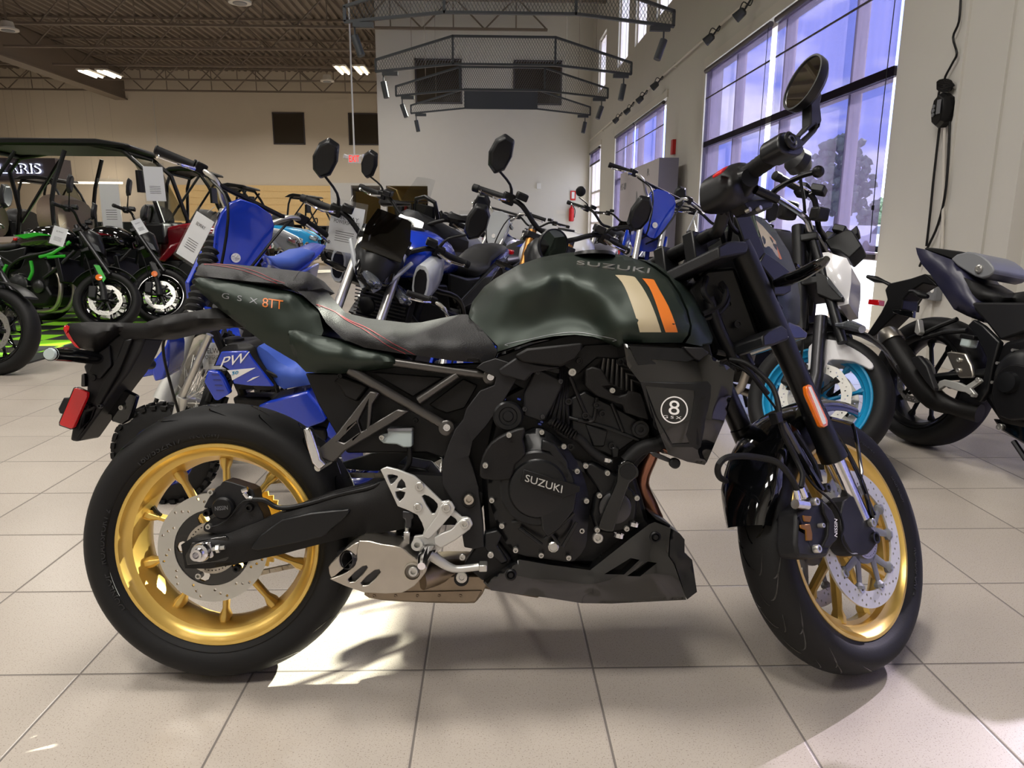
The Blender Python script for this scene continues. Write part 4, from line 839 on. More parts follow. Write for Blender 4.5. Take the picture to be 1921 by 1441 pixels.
hb = plt('heel_plate', csm(c4(545, 150, 600, 126, 700, 150, 850, 208, 945, 290, 1100, 440, 1160, 430, 1205, 475, 1208, 520, 1280, 580, 1330, 580, 1370, 620, 1350, 690, 1090, 862, 985, 950, 900, 900, 832, 810, 850, 750, 925, 742, 940, 690, 920, 630, 880, 560, 790, 515, 700, 480, 640, 350), 1), -.178, -.166, 'alu', bev=.0025,
         holes=[csm(c4(612, 195, 700, 205, 690, 235, 645, 282, 622, 245), 2), csm(c4(735, 232, 776, 312, 690, 318), 2), csm(c4(678, 350, 770, 355, 720, 437), 2), csm(c4(920, 390, 980, 390, 1060, 458, 1050, 515, 1010, 548), 2), csm(c4(1150, 572, 1200, 578, 1238, 622, 1180, 690, 1085, 748, 1058, 738, 1064, 690), 2)])
plt('bracket_arm', csm(c4(1085, 480, 1160, 430, 1205, 475, 1200, 540, 1000, 760, 960, 770, 930, 740, 1060, 560), 2), -.186, -.176, 'alu', hb, bev=.003); plt('bracket_arm', csm(c4(1250, 615, 1330, 580, 1370, 620, 1350, 690, 1090, 862, 1030, 760, 1180, 690), 2), -.186, -.176, 'alu', hb, bev=.003)
for q in ((900, 300), (885, 490), (1140, 495), (1305, 640)): bolt(hb, c4(*q)[0]+(-.186 if q[0] > 1000 else -.178,), .0095)
disc('pivot', c4(885, 810)[0]+(-.17,), [(0, .012), (.02, .012), (.02, .006), (.0, .006)], 'alu', hb)
b = NB(); tube(b, [FB.p(*c4(x, y)[0], d) for x, y, d in ((1000, 860, -.18), (960, 880, -.2), (925, 960, -.24), (915, 1020, -.27))], [.012, .013, .011, .008], 10); obj('rider_peg', b, 'chrome', H)
pe = tub('brake_pedal', [q+(-.17,) for q in c4(985, 900, 1060, 960, 1150, 1020, 1230, 1045, 1330, 1038, 1435, 1025)], [.013, .011, .0095, .008, .008, .008], 'alu'); b = NB(); P = FB.p(*c4(1472, 1022)[0], -.175); box(b, P, (.017, .035, .014)); obj('pedal_tip', b, 'steel', pe, bev=.002)
mc = plt('rear_master_cylinder', c4(745, 520, 850, 545, 850, 590, 830, 600, 825, 680, 770, 680, 765, 600, 745, 590), -.15, -.125, 'dark_metal', bev=.004); plt('clevis', c4(755, 710, 815, 710, 805, 850, 755, 850), -.15, -.14, 'chrome', mc, bev=.002); b = NB(); cyl(b, FB.p(*c4(790, 600)[0], -.14), FB.p(*c4(785, 720)[0], -.14), .005); obj('push_rod', b, 'steel', mc)
plt('shock_linkage', [(745, 870), (800, 880), (830, 920), (820, 1010), (800, 1050), (750, 1040), (742, 1000), (755, 930)], -.07, .07, 'black', bev=.004); plt('linkage_arm', c4(690, 770, 740, 745, 900, 760, 900, 850, 740, 850, 690, 820), -.12, -.08, 'dark_metal', bev=.004)
# ---- exhaust
mf = NB(); prof = csm(c4(352, 790, 560, 822, 730, 850, 800, 905, 880, 965, 965, 1030, 965, 1030, 955, 1075, 850, 1200, 740, 1262, 740, 1262, 400, 1260, 85, 1136, 85, 1136, 150, 1115, 250, 1070, 330, 965), 2)
plate(mf, FB, prof, -.205, -.09, [csm(c4(385, 1022, 428, 1034, 318, 1158, 250, 1142), 2), csm(c4(495, 1056, 545, 1072, 435, 1190, 365, 1172), 2)]); MF = obj('muffler', mf, 'brushed', H, bev=.009)
plt('muffler_core', c4(260, 1000, 700, 950, 700, 1180, 300, 1180), -.19, -.10, 'dark_metal', MF, bev=0)
plt('muffler_tip', csm(c4(80, 1050, 96, 1000, 250, 858, 340, 803, 368, 830, 330, 925, 130, 1110, 95, 1112), 2), -.2, -.1, 'brushed', MF, bev=.003, holes=[[c4(243+66*math.cos(t), 962+84*math.sin(t))[0] for t in np.linspace(0, 6.0, 22)]])
plt('muffler_bore', c4(150, 900, 330, 860, 340, 1040, 160, 1080), -.165, -.12, 'black', MF, bev=0)
b = NB(); c = FB.p(*c4(240, 966)[0], -.200); n_ = Vector((-.62, -.76, .18)).normalized(); lathe(b, c-n_*.006, n_, [(-.03, .0195), (.004, .0195), (.006, .0182), (.004, .0168), (-.030, .016)], 28, False); obj('outlet_pipe', b, 'dark_metal', MF)
disc('mount_cup', c4(838, 1065)[0]+(-.205,), [(0, .019), (.006, .019), (.007, .016), (.0, .014)], 'brushed', MF); bolt(MF, c4(845, 1062)[0]+(-.207,), .0105, h=.01)
cb = plt('collector_box', csm([(686, 1108), (740, 1085), (905, 1080), (912, 1100), (895, 1128), (872, 1133), (755, 1130), (692, 1123)], 2), -.11, .10, 'rusty', bev=.01)
plt('collector_seam', [(688, 1112), (905, 1108), (893, 1129), (870, 1132), (755, 1129), (692, 1121)], -.114, -.10, 'rusty', cb, bev=.003)
for x in (702, 742, 783, 824, 864): bolt(cb, (x, 1118, -.114), .0035, 'rusty', h=.003)
disc('rubber_mount', c4(1278, 1120)[0]+(-.13,), [(0, .016), (.012, .016), (.012, .013), (.016, .012), (.016, 0)], 'black', cb); bolt(cb, c4(1278, 1120)[0]+(-.146,), .012, h=.003)
tub('mid_pipe', [(790, 1085, -.12), (850, 1070, -.08), (925, 1085, -.05), (1010, 1100, -.02)], .026, 'rusty', n=18)
for dy, nm in ((-.055, 0), (.055, 0)): tub('header_pipe', [(1238, 800, dy-.02), (1222, 850, dy-.02), (1203, 905, dy), (1222, 955, dy), (1230, 990, dy), (1190, 1050, dy)], .0175, 'heat', n=18)
# ---- engine
plt('crankcase', c5(95, 300, 300, 200, 500, 180, 640, 80, 840, 60, 900, 200, 900, 330, 890, 420, 930, 520, 900, 600, 820, 690, 860, 820, 900, 960, 620, 1190, 100, 1180, 30, 1040, 10, 720, 40, 560), -.115, .12, 'black', bev=.01)
plt('lower_bracket', [(893, 1025), (930, 1010), (960, 1050), (945, 1085), (905, 1090), (870, 1060)]+[], -.14, -.10, 'black', bev=.004)
cyb = plt('cylinder_block', c5(480, 300, 560, 260, 700, 330, 860, 420, 870, 500, 700, 620, 560, 560, 480, 480), -.135, -.10, 'satin_black', bev=.006)
b = NB()
for k in range(7): x, y = c5(660+k*24, 90+k*3)[0]; x2, y2 = c5(640+k*28, 225+k*8)[0]; p, q = FB.p(x, y, -.13), FB.p(x2, y2, -.13); tube(b, [p, q], .0035, 6)
obj('cooling_fin', b, 'gun_metal', H)
cs = skn('clutch_cover', [q+(-.150,) for q in csm(c5(235, 490, 325, 462, 430, 530, 490, 600, 535, 680, 572, 790, 582, 900, 570, 1010, 560, 1090, 500, 1165, 420, 1165, 320, 1150, 180, 1120, 108, 1010, 60, 880, 45, 760, 90, 600), 2)],
         c3d(c5, 300, 620, -.178, 200, 800, -.178, 420, 700, -.178, 470, 850, -.182, 450, 1000, -.182, 300, 1000, -.175, 200, 980, -.17, 150, 850, -.17, 500, 960, -.176, 380, 560, -.168), 'satin_black', back=-.11, step=9, lim=(-.185, -.15))
b = NB(); c = FB.p(*c5(305, 775)[0], -.172); lathe(b, c, (0, -1, 0), [(0, .079), (.014, .079), (.018, .075), (.018, .062), (.020, .060), (.024, .058), (.026, .052), (.026, 0)], 64); DC = obj('clutch_dome', b, 'satin_black', cs)
plt('clutch_wedge', csm(c5(300, 790, 450, 790, 520, 800, 500, 900, 420, 1000, 360, 1040, 330, 1000, 318, 890), 1), -.197, -.17, 'satin_black', cs, bev=.004)
NP = plt('name_plate', c5(232, 680, 532, 770, 530, 800, 445, 830, 215, 745), -.2035, -.19, 'black', cs, bev=.0015)
decal('brand_lettering', text_map('SUZUKI', quad_map(*c5(246, 706, 440, 766, 434, 806, 238, 742)), .05, 1.0), [NP], 'alu', H, off=.0006, thick=.002, step=5)
plt('cover_plate', csm(c5(240, 460, 230, 520, 245, 602, 190, 655, 158, 738, 20, 732, 0, 700, 12, 620, 60, 540, 150, 486), 2), -.196, -.165, 'matte_black', cs, bev=.005)
b = NB(); c = FB.p(*c5(390, 1090)[0], -.18); lathe(b, c, (0, -1, 0), [(-.01, .0115), (.004, .0115), (.006, .009), (.003, .0085), (.003, 0)], 10); obj('oil_filler', b, 'steel', cs)
for x, y, r, d in ((328, 482, .0058, -.155), (445, 558, .0058, -.155), (515, 688, .006, -.155), (564, 845, .006, -.155), (540, 1003, .006, -.155), (470, 1145, .006, -.155), (325, 1132, .006, -.155), (190, 1105, .006, -.155), (117, 977, .006, -.155), (64, 842, .006, -.155), (155, 497, .006, -.197), (30, 658, .006, -.197)): bolt(cs, c5(x, y)[0]+(d,), r, h=.009)
st = disc('starter_cover', c5(150, 395)[0]+(-.135,), [(0, .032), (.02, .032), (.024, .028), (.024, .02), (.021, .018), (.021, .012), (.025, .010), (.025, 0)], 'satin_black')
th = plt('throttle_cover', csm(c5(290, 155, 320, 150, 440, 208, 440, 240, 350, 420, 320, 425, 232, 395, 235, 280, 275, 190), 1), -.15, -.12, 'grey_black', bev=.004)
for q in ((307, 165), (428, 213), (238, 360), (333, 400)): bolt(th, c5(*q)[0]+(-.151,), .0055, 'dark_metal')
hl = plt('heat_shield', csm(c5(560, 150, 600, 135, 650, 150, 690, 220, 760, 255, 860, 280, 880, 330, 900, 420, 770, 380, 760, 340, 620, 290, 560, 240), 1), -.165, -.145, 'matte_black', bev=.004, holes=[csm(c5(665, 245, 790, 262, 735, 290), 2)]); bolt(hl, c5(702, 262)[0]+(-.166,), .006)
wp = plt('water_pump', csm(c5(550, 660, 600, 640, 700, 690, 820, 800, 840, 850, 830, 950, 770, 1010, 690, 1020, 620, 1010, 590, 920, 610, 830, 640, 800, 560, 700), 1), -.145, -.10, 'satin_black', bev=.006)
b = NB(); lathe(b, FB.p(*c5(715, 880)[0], -.145), (0, -1, 0), [(0, .036), (.01, .034), (.014, .026), (.014, 0)], 40); obj('pump_dome', b, 'dark_metal', wp)
for q, r in (((560, 660), .006), ((675, 698), .006), ((633, 817), .006), ((831, 830), .006), ((777, 992), .006), ((621, 999), .006), ((625, 1042), .0115)): bolt(wp, c5(*q)[0]+(-.148,), r, h=.008)
wt = plt('water_pipe', csm(c5(735, 660, 785, 632, 838, 668, 838, 720, 795, 752, 750, 880, 715, 990, 700, 1012, 640, 998, 636, 960, 680, 850, 728, 745), 2), -.175, -.15, 'gloss_black', bev=.006); disc('pipe_cap', c5(786, 692)[0]+(-.175,), [(0, .0175), (.005, .0165), (.005, 0)], 'satin_black', wt)
for q in ((675, 970), (815, 970), (735, 1030), (675, 630)): b = NB(); P = FB.p(*c5(*q)[0], -.15); lathe(b, P-Vector((0, 0, .004)), (0.2, 0, 1), [(0, .012), (.008, .012)], 20, False); obj('hose_clamp', b, 'chrome', wt)
tub('coolant_hose', [q+(-.15,) for q in c5(370, 420, 440, 490, 520, 512, 600, 590, 680, 640)], .0095, 'rubber', n=14); tub('coolant_hose', [q+(-.15,) for q in c5(955, 545, 880, 560, 830, 585, 775, 640)], .0155, 'rubber', n=16)
disc('engine_mount', c5(848, 466)[0]+(-.14,), [(0, .018), (.01, .018), (.01, .013), (.014, .012), (.014, .006), (.008, .005)], 'satin_black')
for L in (c5(480, 190, 560, 380, 600, 420), c5(700, 330, 760, 480), c5(620, 300, 600, 420, 520, 420)): tub('engine_cable', [q+(-.14,) for q in L], .0045, 'black', n=8)
# ---- main frame spar
fs = plt('frame_spar', [(893, 690), (905, 680), (930, 672), (985, 690)]+c3(1790, 505, 1640, 760, 1500, 960, 1375, 1100, 1345, 1230, 1400, 1420)+c4(1340, 0, 1430, 320, 1470, 640, 1480, 850, 1400, 868, 1300, 850, 1265, 620, 1190, 430, 1100, 280, 1100, 30)+c3(1110, 1270, 1165, 1110, 1220, 985, 1290, 900, 1320, 800, 1440, 640, 1570, 590, 1590, 520), -.155, -.12, 'grey_black', bev=.005)
disc('pivot_recess', c4(1345, 430)[0]+(-.156,), [(0, .018), (.002, .018), (.002, .0155), (-.004, .015)], 'black', fs); bolt(fs, c4(1345, 415)[0]+(-.158,), .0115, 'brushed', h=.012); bolt(H, c5(490, 165)[0]+(-.165,), .0085, name='frame_bolt'); bolt(H, c5(527, 105)[0]+(-.16,), .007, 'black', name='frame_bolt')
plt('foot_bracket', c4(1480, 720, 1600, 690, 1650, 740, 1600, 830, 1700, 980, 1640, 1010, 1500, 880, 1480, 850), -.15, -.12, 'satin_black', bev=.004); bolt(H, c4(1540, 915)[0]+(-.152,), .007, name='frame_bolt'); bolt(H, c4(1285, 935)[0]+(-.15,), .007, name='frame_bolt')
plt('upper_cover', c5(100, 150, 190, 88, 300, 120, 430, 140, 280, 170, 240, 215, 110, 178), -.17, -.13, 'grey_black', bev=.004); plt('upper_cover', c5(185, 76, 250, 38, 545, 8, 546, 36, 492, 110, 430, 136, 225, 112), -.185, -.14, 'matte_black', bev=.005)
plt('upper_frame', c5(440, 130, 550, 20, 780, 10, 820, 100, 620, 90, 520, 180), -.13, .13, 'black', bev=.004)
plt('under_tank_panel', [(905, 690), (935, 668), (1000, 645), (1080, 625), (1190, 620), (1320, 640), (1320, 680), (1000, 740)], -.115, .115, 'black', bev=.003)
# ---- radiator and shrouds
plt('radiator', [(1220, 690), (1330, 640), (1345, 700), (1290, 860), (1240, 850)], -.16, .16, 'black', bev=.003)
RSH = skn('radiator_shroud', [q+(-.222,) for q in c5(762, 12, 1080, 38, 1215, 70, 1310, 128, 1350, 158, 1335, 290, 1295, 430, 1205, 640, 1192, 657, 1100, 640, 1000, 602, 950, 480, 880, 262, 848, 215, 782, 130)],
          c3d(c5, 1230, 220, -.234, 1220, 420, -.234, 1060, 480, -.231, 1000, 300, -.230, 950, 120, -.226, 1170, 130, -.231), 'gloss_black', mirror=True, step=9, lim=(-.24, -.19))
decal('shroud_frame', [(csm(c5(850, 216, 1205, 214, 1222, 236, 1220, 290, 1168, 560, 1150, 574, 1128, 560, 1020, 560, 920, 400), 1), [c5(878, 238, 1135, 262, 1140, 290, 1095, 500, 1110, 540, 1020, 545, 940, 400)])], [RSH], 'satin_black', H, off=.0005, thick=.003)
decal('vent_slot', [(c5(1193, 292, 1165, 302, 1148, 470, 1146, 545, 1160, 548), [])], [RSH], 'matte_black', H, off=.004)
decal('badge_ring', [([(1264.8+25.5*math.cos(t), 769+25.5*math.sin(t)) for t in np.linspace(0, 6.2, 40)], [[(1264.8+23.2*math.cos(t), 769+23.2*math.sin(t)) for t in np.linspace(0, 6.2, 40)]])], [RSH], 'paper', H, off=.0016)
decal('badge_digit', text_map('8', quad_map(*c5(1005, 312, 1060, 318, 1058, 393, 1000, 388)), .05), [RSH], 'paper', H, off=.0016); decal('badge_lettering', text_map('GSX', quad_map(*c5(972, 392, 1070, 400, 1068, 414, 972, 406)), .03, 1.5), [RSH], 'paper', H, off=.0016)
decal('upper_inset', [(c5(790, 26, 1075, 42, 1140, 95, 1100, 110, 900, 96, 935, 120, 838, 128), [])], [RSH], 'satin_black', H, off=.0005, thick=.003)
plt('shroud_tip', c5(1080, 30, 1180, 34, 1218, 62, 1165, 104, 1140, 92), -.236, -.21, 'grey_black', bev=.003); disc('lower_mount', c5(1030, 645)[0]+(-.2,), [(0, .011), (.01, .011), (.012, .008)], 'satin_black')
plt('lower_stay', c5(900, 590, 935, 588, 1035, 635, 1030, 652, 990, 640, 920, 612), -.2, -.19, 'dark_metal')
# ---- belly pan
BP = skn('belly_pan', [q+(-.158,) for q in c5(20, 1280, 150, 1190, 210, 1158, 380, 1188, 585, 1215, 640, 1172, 800, 1045, 900, 970, 930, 960, 1012, 992, 1005, 1060, 1000, 1140, 1030, 1185, 1060, 1270, 1095, 1372, 700, 1392, 540, 1390, 350, 1360, 60, 1322)],
         c3d(c5, 300, 1270, -.164, 600, 1290, -.168, 950, 1240, -.170, 850, 1090, -.166, 600, 1350, -.160, 900, 1340, -.162), 'gloss_black', mirror=True, step=9, lim=(-.18, -.14), holes=[c5(800, 1150, 848, 1160, 765, 1238, 660, 1236), c5(890, 1168, 940, 1176, 850, 1248, 780, 1246)])
plt('pan_inner', c5(640, 1140, 960, 1140, 900, 1260, 640, 1260), -.13, .13, 'black', BP, bev=0)
skn('pan_nose', [q+(-.155,) for q in c5(1015, 994, 1060, 1020, 1086, 1052, 1086, 1122, 1126, 1160, 1152, 1330, 1100, 1370, 1066, 1272, 1036, 1184, 1006, 1140, 1010, 1060)], c3d(c5, 1050, 1080, -.155, 1090, 1220, -.15, 1050, 1160, -.162), 'satin_black', BP, mirror=True, step=8, lim=(-.165, -.10))
plt('pan_scoop', c5(895, 905, 935, 950, 1012, 990, 1010, 975, 925, 920), -.14, .14, 'satin_black', BP, bev=.002)
for q in ((165, 1238), (930, 1038)): disc('rubber_plug', c5(*q)[0]+(-.16,), [(0, .012), (.004, .012), (.006, .009), (.003, .007), (.006, .005), (.006, 0)], 'black', BP)

# ---- small engine details
for P_, y_ in ((c5(470, 395, 700, 455, 860, 520, 850, 535, 690, 475, 465, 415), -.142), (c5(560, 440, 680, 475, 660, 560, 600, 560), -.140), (c5(490, 620, 545, 640, 560, 700, 520, 690), -.150), (c5(700, 560, 740, 565, 735, 620, 705, 620), -.150), (c5(250, 110, 430, 150, 425, 175, 255, 135), -.145)): plt('casting_rib', P_, y_, -.12, 'satin_black', bev=.003)
for L, y_ in ((c5(170, 960, 300, 940), -.179), (c5(210, 990, 330, 1080), -.179), (c5(345, 1050, 500, 910), -.186), (c5(440, 1090, 515, 960), -.184), (c5(360, 1000, 420, 1075), -.184)): tub('cover_rib', [q+(y_,) for q in L], .004, 'satin_black', cs, n=8, sm=0)
for k in range(9): x_, y_ = c5(495+k*7, 190+k*24)[0]; disc('hose_rib', c5(385+k*14, 425+k*9)[0]+(-.158,), [(0, .0115), (.003, .0115)], 'black', d=(.8, 0, -.5), n=14)
for q in c5(560, 395, 650, 385, 745, 110, 620, 340, 470, 320, 850, 350, 700, 555, 480, 560): disc('small_boss', q+(-.143,), [(0, .008), (.006, .0075), (.006, .004), (.002, .003)], 'black')
for q in c5(120, 300, 200, 300, 320, 420, 310, 432): plt('blue_connector', [q, (q[0]+7, q[1]+2), (q[0]+6, q[1]+6), (q[0]-1, q[1]+4)], -.135, -.12, 'blue', bev=.001)
for a0 in (.2, .9): pass
plt('clutch_step', csm(c5(330, 520, 400, 545, 470, 640, 480, 745, 440, 735, 425, 660, 370, 590, 325, 580), 1), -.190, -.165, 'satin_black', cs, bev=.004)
for k in range(5): tub('wiring', [c5(430+k*9, 130)[0]+(-.125,), c5(400+k*16, 300+k*10)[0]+(-.14,), c5(350+k*30, 440)[0]+(-.138,)], .0035, 'black', n=6)
# ---- front end of the front motorcycle (turned to its left)
S_ = STEER
def fpl(name, P, y0, y1, m, par=H, **k): return plt(name, P, y0, y1, m, par, FF, ml=(S_ if par is H else None), **k)
def ftb(name, pts, r, m, par=H, **k): return tub(name, pts, r, m, par, FF, ml=(S_ if par is H else None), **k)
def fdc(name, q, prof, m, par=H, **k): return disc(name, q, prof, m, par, FF, ml=(S_ if par is H else None), **k)
A0, A1 = FF.p(1392, 472, -.1), FF.p(1602, 945, -.1); T = lambda f: A0.lerp(A1, f)
for s in (-1, 1):
    g = lambda v: Vector((v.x, s*.1, v.z)); D = (A1-A0).normalized(); L = (A1-A0).length; d2 = Vector((D.x, 0, D.z))
    b = NB(); lathe(b, g(A0)-d2*.02, d2, [(0, .020), (.002, .025), (.03, .0265), (L*.42, .0265), (L*.43, .0255), (L*.66, .0255), (L*.665, .0275), (L*.80, .0275), (L*.81, .030), (L*.855, .030), (L*.86, .024)], 28); fk = obj('fork_tube', b, 'satin_black', H, ml=S_)
    b = NB(); lathe(b, g(A0)+d2*L*.80, d2, [(0, .0205), (L*.26, .0205)], 24); obj('fork_slider', b, 'chrome', fk)
    b = NB(); plate(b, FF, csm(c9(672, 500, 745, 472, 775, 540, 820, 640, 855, 670, 860, 700, 835, 735, 800, 775, 745, 782, 705, 755, 660, 650), 2), -.115, -.07)
    if s > 0:
        for v in b.verts: v.co.y = -v.co.y
    fl = obj('fork_foot', b, 'grey_black', fk, bev=.008)
    if s < 0:
        fdc('axle_end', c9(832, 690)[0]+(-.115,), [(0, .013), (.006, .013), (.006, .009), (.0, .008), (.0, 0)], 'dark_metal', fl)
b = NB(); cyl(b, (WB, -.1, FR_), (WB, .1, FR_), .011); obj('front_axle', b, 'dark_metal', H, ml=S_)
ca = fpl('front_caliper', csm(c9(432, 552, 470, 520, 500, 490, 560, 478, 612, 535, 640, 600, 648, 690, 610, 745, 590, 790, 520, 800, 440, 792, 425, 720), 1), -.135, -.085, 'grey_black', bev=.008)
fpl('caliper_face', csm(c9(565, 500, 612, 545, 645, 620, 640, 700, 600, 740, 560, 740, 590, 680, 595, 610, 570, 560), 1), -.142, -.13, 'matte_black', ca, bev=.003)
fpl('brake_pad', c9(462, 572, 510, 578, 500, 610, 470, 605), -.138, -.13, 'bronze', ca); fpl('brake_pad', c9(448, 622, 500, 618, 512, 670, 512, 705, 480, 705, 478, 650, 450, 640), -.138, -.13, 'bronze', ca)
for q, r in (((520, 503), .0085), ((530, 748), .0085), ((552, 627), .005)): bolt(ca, c9(*q)[0]+(-.14,), r, fr=FF, h=.008)
decal('lettering', text_map('NISSIN', quad_map(*c9(606, 682, 606, 592, 622, 596, 622, 688)), .04), [ca], 'paper', H, off=.008, M4=H.matrix_world)
b = NB(); tube(b, [FF.p(*q, -.14) for q in c9(420, 515, 480, 522)], .010, 12); tube(b, [FF.p(*q, -.14) for q in c9(440, 510, 425, 440)], .006, 10); tube(b, [FF.p(*q, -.14) for q in c9(475, 480, 455, 430)], .006, 10); obj('banjo_fitting', b, 'chrome', ca)
ftb('brake_hose', [c9(x, y)[0]+(d,) for x, y, d in ((428, 440, -.14), (400, 380, -.15), (330, 300, -.14), (240, 275, -.12), (150, 265, -.11), (60, 275, -.10), (20, 320, -.09), (25, 370, -.06), (60, 395, 0))], .0065, 'rubber', n=10)
ftb('brake_hose', [c8(x, y)[0]+(d,) for x, y, d in ((250, 630, -.05), (350, 650, -.08), (450, 720, -.10), (540, 820, -.12), (580, 950, -.13), (590, 1050, -.13), (620, 1150, -.13), (690, 1290, -.13), (740, 1400, -.14))]+[c9(450, 430)[0]+(-.14,)], .0055, 'rubber', n=10)
ftb('sensor_wire', [c8(x, y)[0]+(d,) for x, y, d in ((250, 650, -.05), (380, 730, -.08), (500, 880, -.10), (570, 980, -.12), (620, 1120, -.12), (690, 1250, -.13), (740, 1370, -.13))]+[c9(*q)[0]+(-.135,) for q in ((520, 420), (600, 490), (650, 560), (670, 640), (660, 700), (700, 770), (740, 775))], .0028, 'black', n=6)
fpl('wire_clip', c8(560, 985, 600, 975, 615, 1050, 580, 1060), -.14, -.12, 'black')
rl = fpl('fork_reflector', csm(c8(768, 808, 785, 795, 805, 800, 915, 1035, 915, 1075, 892, 1086, 870, 1078, 775, 860), 1), -.134, -.122, 'orange_lens', bev=.003); fpl('reflector_face', csm(c8(785, 815, 798, 812, 895, 1030, 900, 1060, 885, 1068, 876, 1050), 1), -.136, -.13, 'paper', rl, bev=.001)
# triple clamps and stem
lc = fpl('lower_clamp', csm(c8(470, 470, 510, 432, 600, 393, 640, 425, 648, 492, 560, 528, 480, 540), 1), -.135, .135, 'satin_black', bev=.004)
tcl = fpl('top_clamp', csm(c7(385, 1150, 430, 1122, 470, 1112, 540, 1118, 556, 1150, 545, 1185, 440, 1205, 390, 1215), 1), -.13, .13, 'grey_black', bev=.004)
b = NB(); tube(b, [FF.p(1310, 500, 0), FF.p(1400, 690, 0)], .022, 16); obj('steering_stem', b, 'black', H, ml=S_)
c = FF.p(1303, 455, -.045); HBX, HBZ = c.x, c.z
for s in (-1, 1):
    b = NB(); y = s*.045; bx(b, HBX-.022, HBX+.026, y-.016, y+.016, HBZ-.055, HBZ+.02); rs = obj('bar_riser', b, 'satin_black', H, ml=S_, bev=.004)
    b = NB(); [cyl(b, (HBX+k, y, HBZ+.019), (HBX+k, y, HBZ+.024), .006, n=8) for k in (-.014, .016)]; obj('bolt', b, 'dark_metal', rs)
PR = [Vector((HBX, 0, HBZ)), Vector((HBX, -.09, HBZ)), FF.p(1347, 432, -.13), FF.p(1362, 385, -.17), FF.p(1372, 350, -.21), FF.p(1405, 325, -.26), FF.p(1478, 273, -.385)]
for s in (1, -1):
    b = NB(); tube(b, [Vector((p.x, p.y*s, p.z)) for p in PR], .0135, 14, 4); hbb = obj('handlebar', b, 'black', H, ml=S_)
    G0, G1 = [Vector((p.x, p.y*s, p.z)) for p in (PR[5], PR[6])]; G0 = G0.lerp(G1, -.12)
    b = NB(); d = (G1-G0); L = d.length; lathe(b, G0, d, [(0, .022), (.006, .022), (.008, .0165)]+[(L*(.08+.76*i/14), .0165 if i % 2 else .0178) for i in range(15)]+[(L*.85, .019), (L*.87, .019)], 20); obj('grip', b, 'rubber', hbb)
    b = NB(); lathe(b, G0.lerp(G1, .87), d, [(0, .0185), (.03, .0185), (.034, .014)], 20); obj('bar_end', b, 'gloss_black', hbb)
# right switch housing, lever, master cylinder
sh = skn('switch_housing', [q+(-.235,) for q in csm(c7(378, 800, 385, 740, 425, 700, 500, 675, 560, 688, 600, 750, 605, 820, 560, 892, 480, 912, 410, 905, 385, 870), 2)], c3d(c7, 450, 790, -.262, 520, 790, -.262, 480, 740, -.258, 480, 860, -.256), 'black', fr=FF, ml=S_, back=-.19, step=8)
b = NB(); d = (PR[6]-PR[5]).normalized(); lathe(b, FF.p(*c7(520, 790)[0], -.25), d, [(-.02, .028), (.0, .027), (.006, .024), (.015, .022), (.03, .018)], 24); obj('throttle_collar', b, 'satin_black', sh)
fpl('kill_switch', c7(398, 722, 425, 698, 445, 690, 430, 712, 402, 738), -.262, -.24, 'red', sh, bev=.002)
mcy = ftb('master_cylinder', [c7(x, y)[0]+(-.2,) for x, y in ((440, 880), (540, 905), (640, 890))], [.015, .017, .012], 'black')
fpl('lever_perch', csm(c7(520, 900, 600, 880, 680, 870, 700, 890, 690, 925, 620, 945, 560, 950), 1), -.225, -.19, 'black', bev=.003)
lv = ftb('brake_lever', [c7(x, y)[0]+(d,) for x, y, d in ((640, 915, -.21), (675, 890, -.22), (690, 850, -.24), (720, 820, -.26), (790, 780, -.29), (870, 745, -.33), (925, 730, -.355))], [.013, .011, .009, .008, .0075, .007, .007], 'black', sx=.7)
b = NB(); bmesh.ops.create_icosphere(b, subdivisions=3, radius=.0115, matrix=Matrix.Translation(FF.p(*c7(945, 727)[0], -.36))); obj('lever_ball', b, 'black', lv)
for q in ((540, 950), (600, 940)): b = NB(); P = FF.p(*c7(*q)[0], -.225); cyl(b, P, P+Vector((0, -.01, .0)), .005, n=8); obj('bolt', b, 'steel', mcy)
b = NB(); P = FF.p(*c7(630, 840)[0], -.26); tube(b, [P-Vector((.02, 0, 0)), P+Vector((.03, -.01, -.015))], .009, 10); obj('lever_adjuster', b, 'black', lv)
for k, L in enumerate(((410, 900, 400, 980, 405, 1080, 420, 1140), (430, 905, 440, 1000, 480, 1060, 520, 1080), (450, 910, 455, 990, 450, 1060, 440, 1130))): ftb('cable', [c7(L[i], L[i+1])[0]+(-.19+.04*i/2,) for i in range(0, 8, 2)], .0055, 'black', n=8)
# mirrors at both bar ends
def mirror_at(C, N, rad, arm, S, names='bar_end_mirror'):
    N = N.normalized(); b = NB(); lathe(b, C-N*.016, N, [(-.012, rad*.35), (-.008, rad*.8), (0, rad*.97), (.008, rad), (.016, rad), (.016, rad*.93), (.012, rad*.92), (.012, 0)], 40); mo = obj(names, b, 'satin_black', H, ml=None)
    b = NB(); lathe(b, C-N*.0035, N, [(0, rad*.915), (.001, rad*.915)], 40); obj('mirror_glass', b, 'mirror', mo); return mo
M('mirror', (235, 235, 235), .02, 1.)
BI = H.matrix_world.inverted()
def ell_normal(maj, aspect):   # plane normal of a round mirror seen with this long axis (px) and aspect
    m_ = Vector(maj).normalized(); mn = Vector((-m_.y, m_.x)); 
    return (-_f*aspect + (RIGHT*mn.x - UP*mn.y)*math.sqrt(1-aspect**2))
C1 = FF.M @ FF.p(1504, 154, -.40); V1 = (C1-CAM).normalized(); E1 = (RIGHT*-.89-UP*-.45); E1 = (E1-V1*E1.dot(V1)).normalized(); N1 = BI.to_3x3() @ (-V1*.40+E1*math.sqrt(1-.16))
mirror_at(BI @ C1, N1, .052, None, S_)
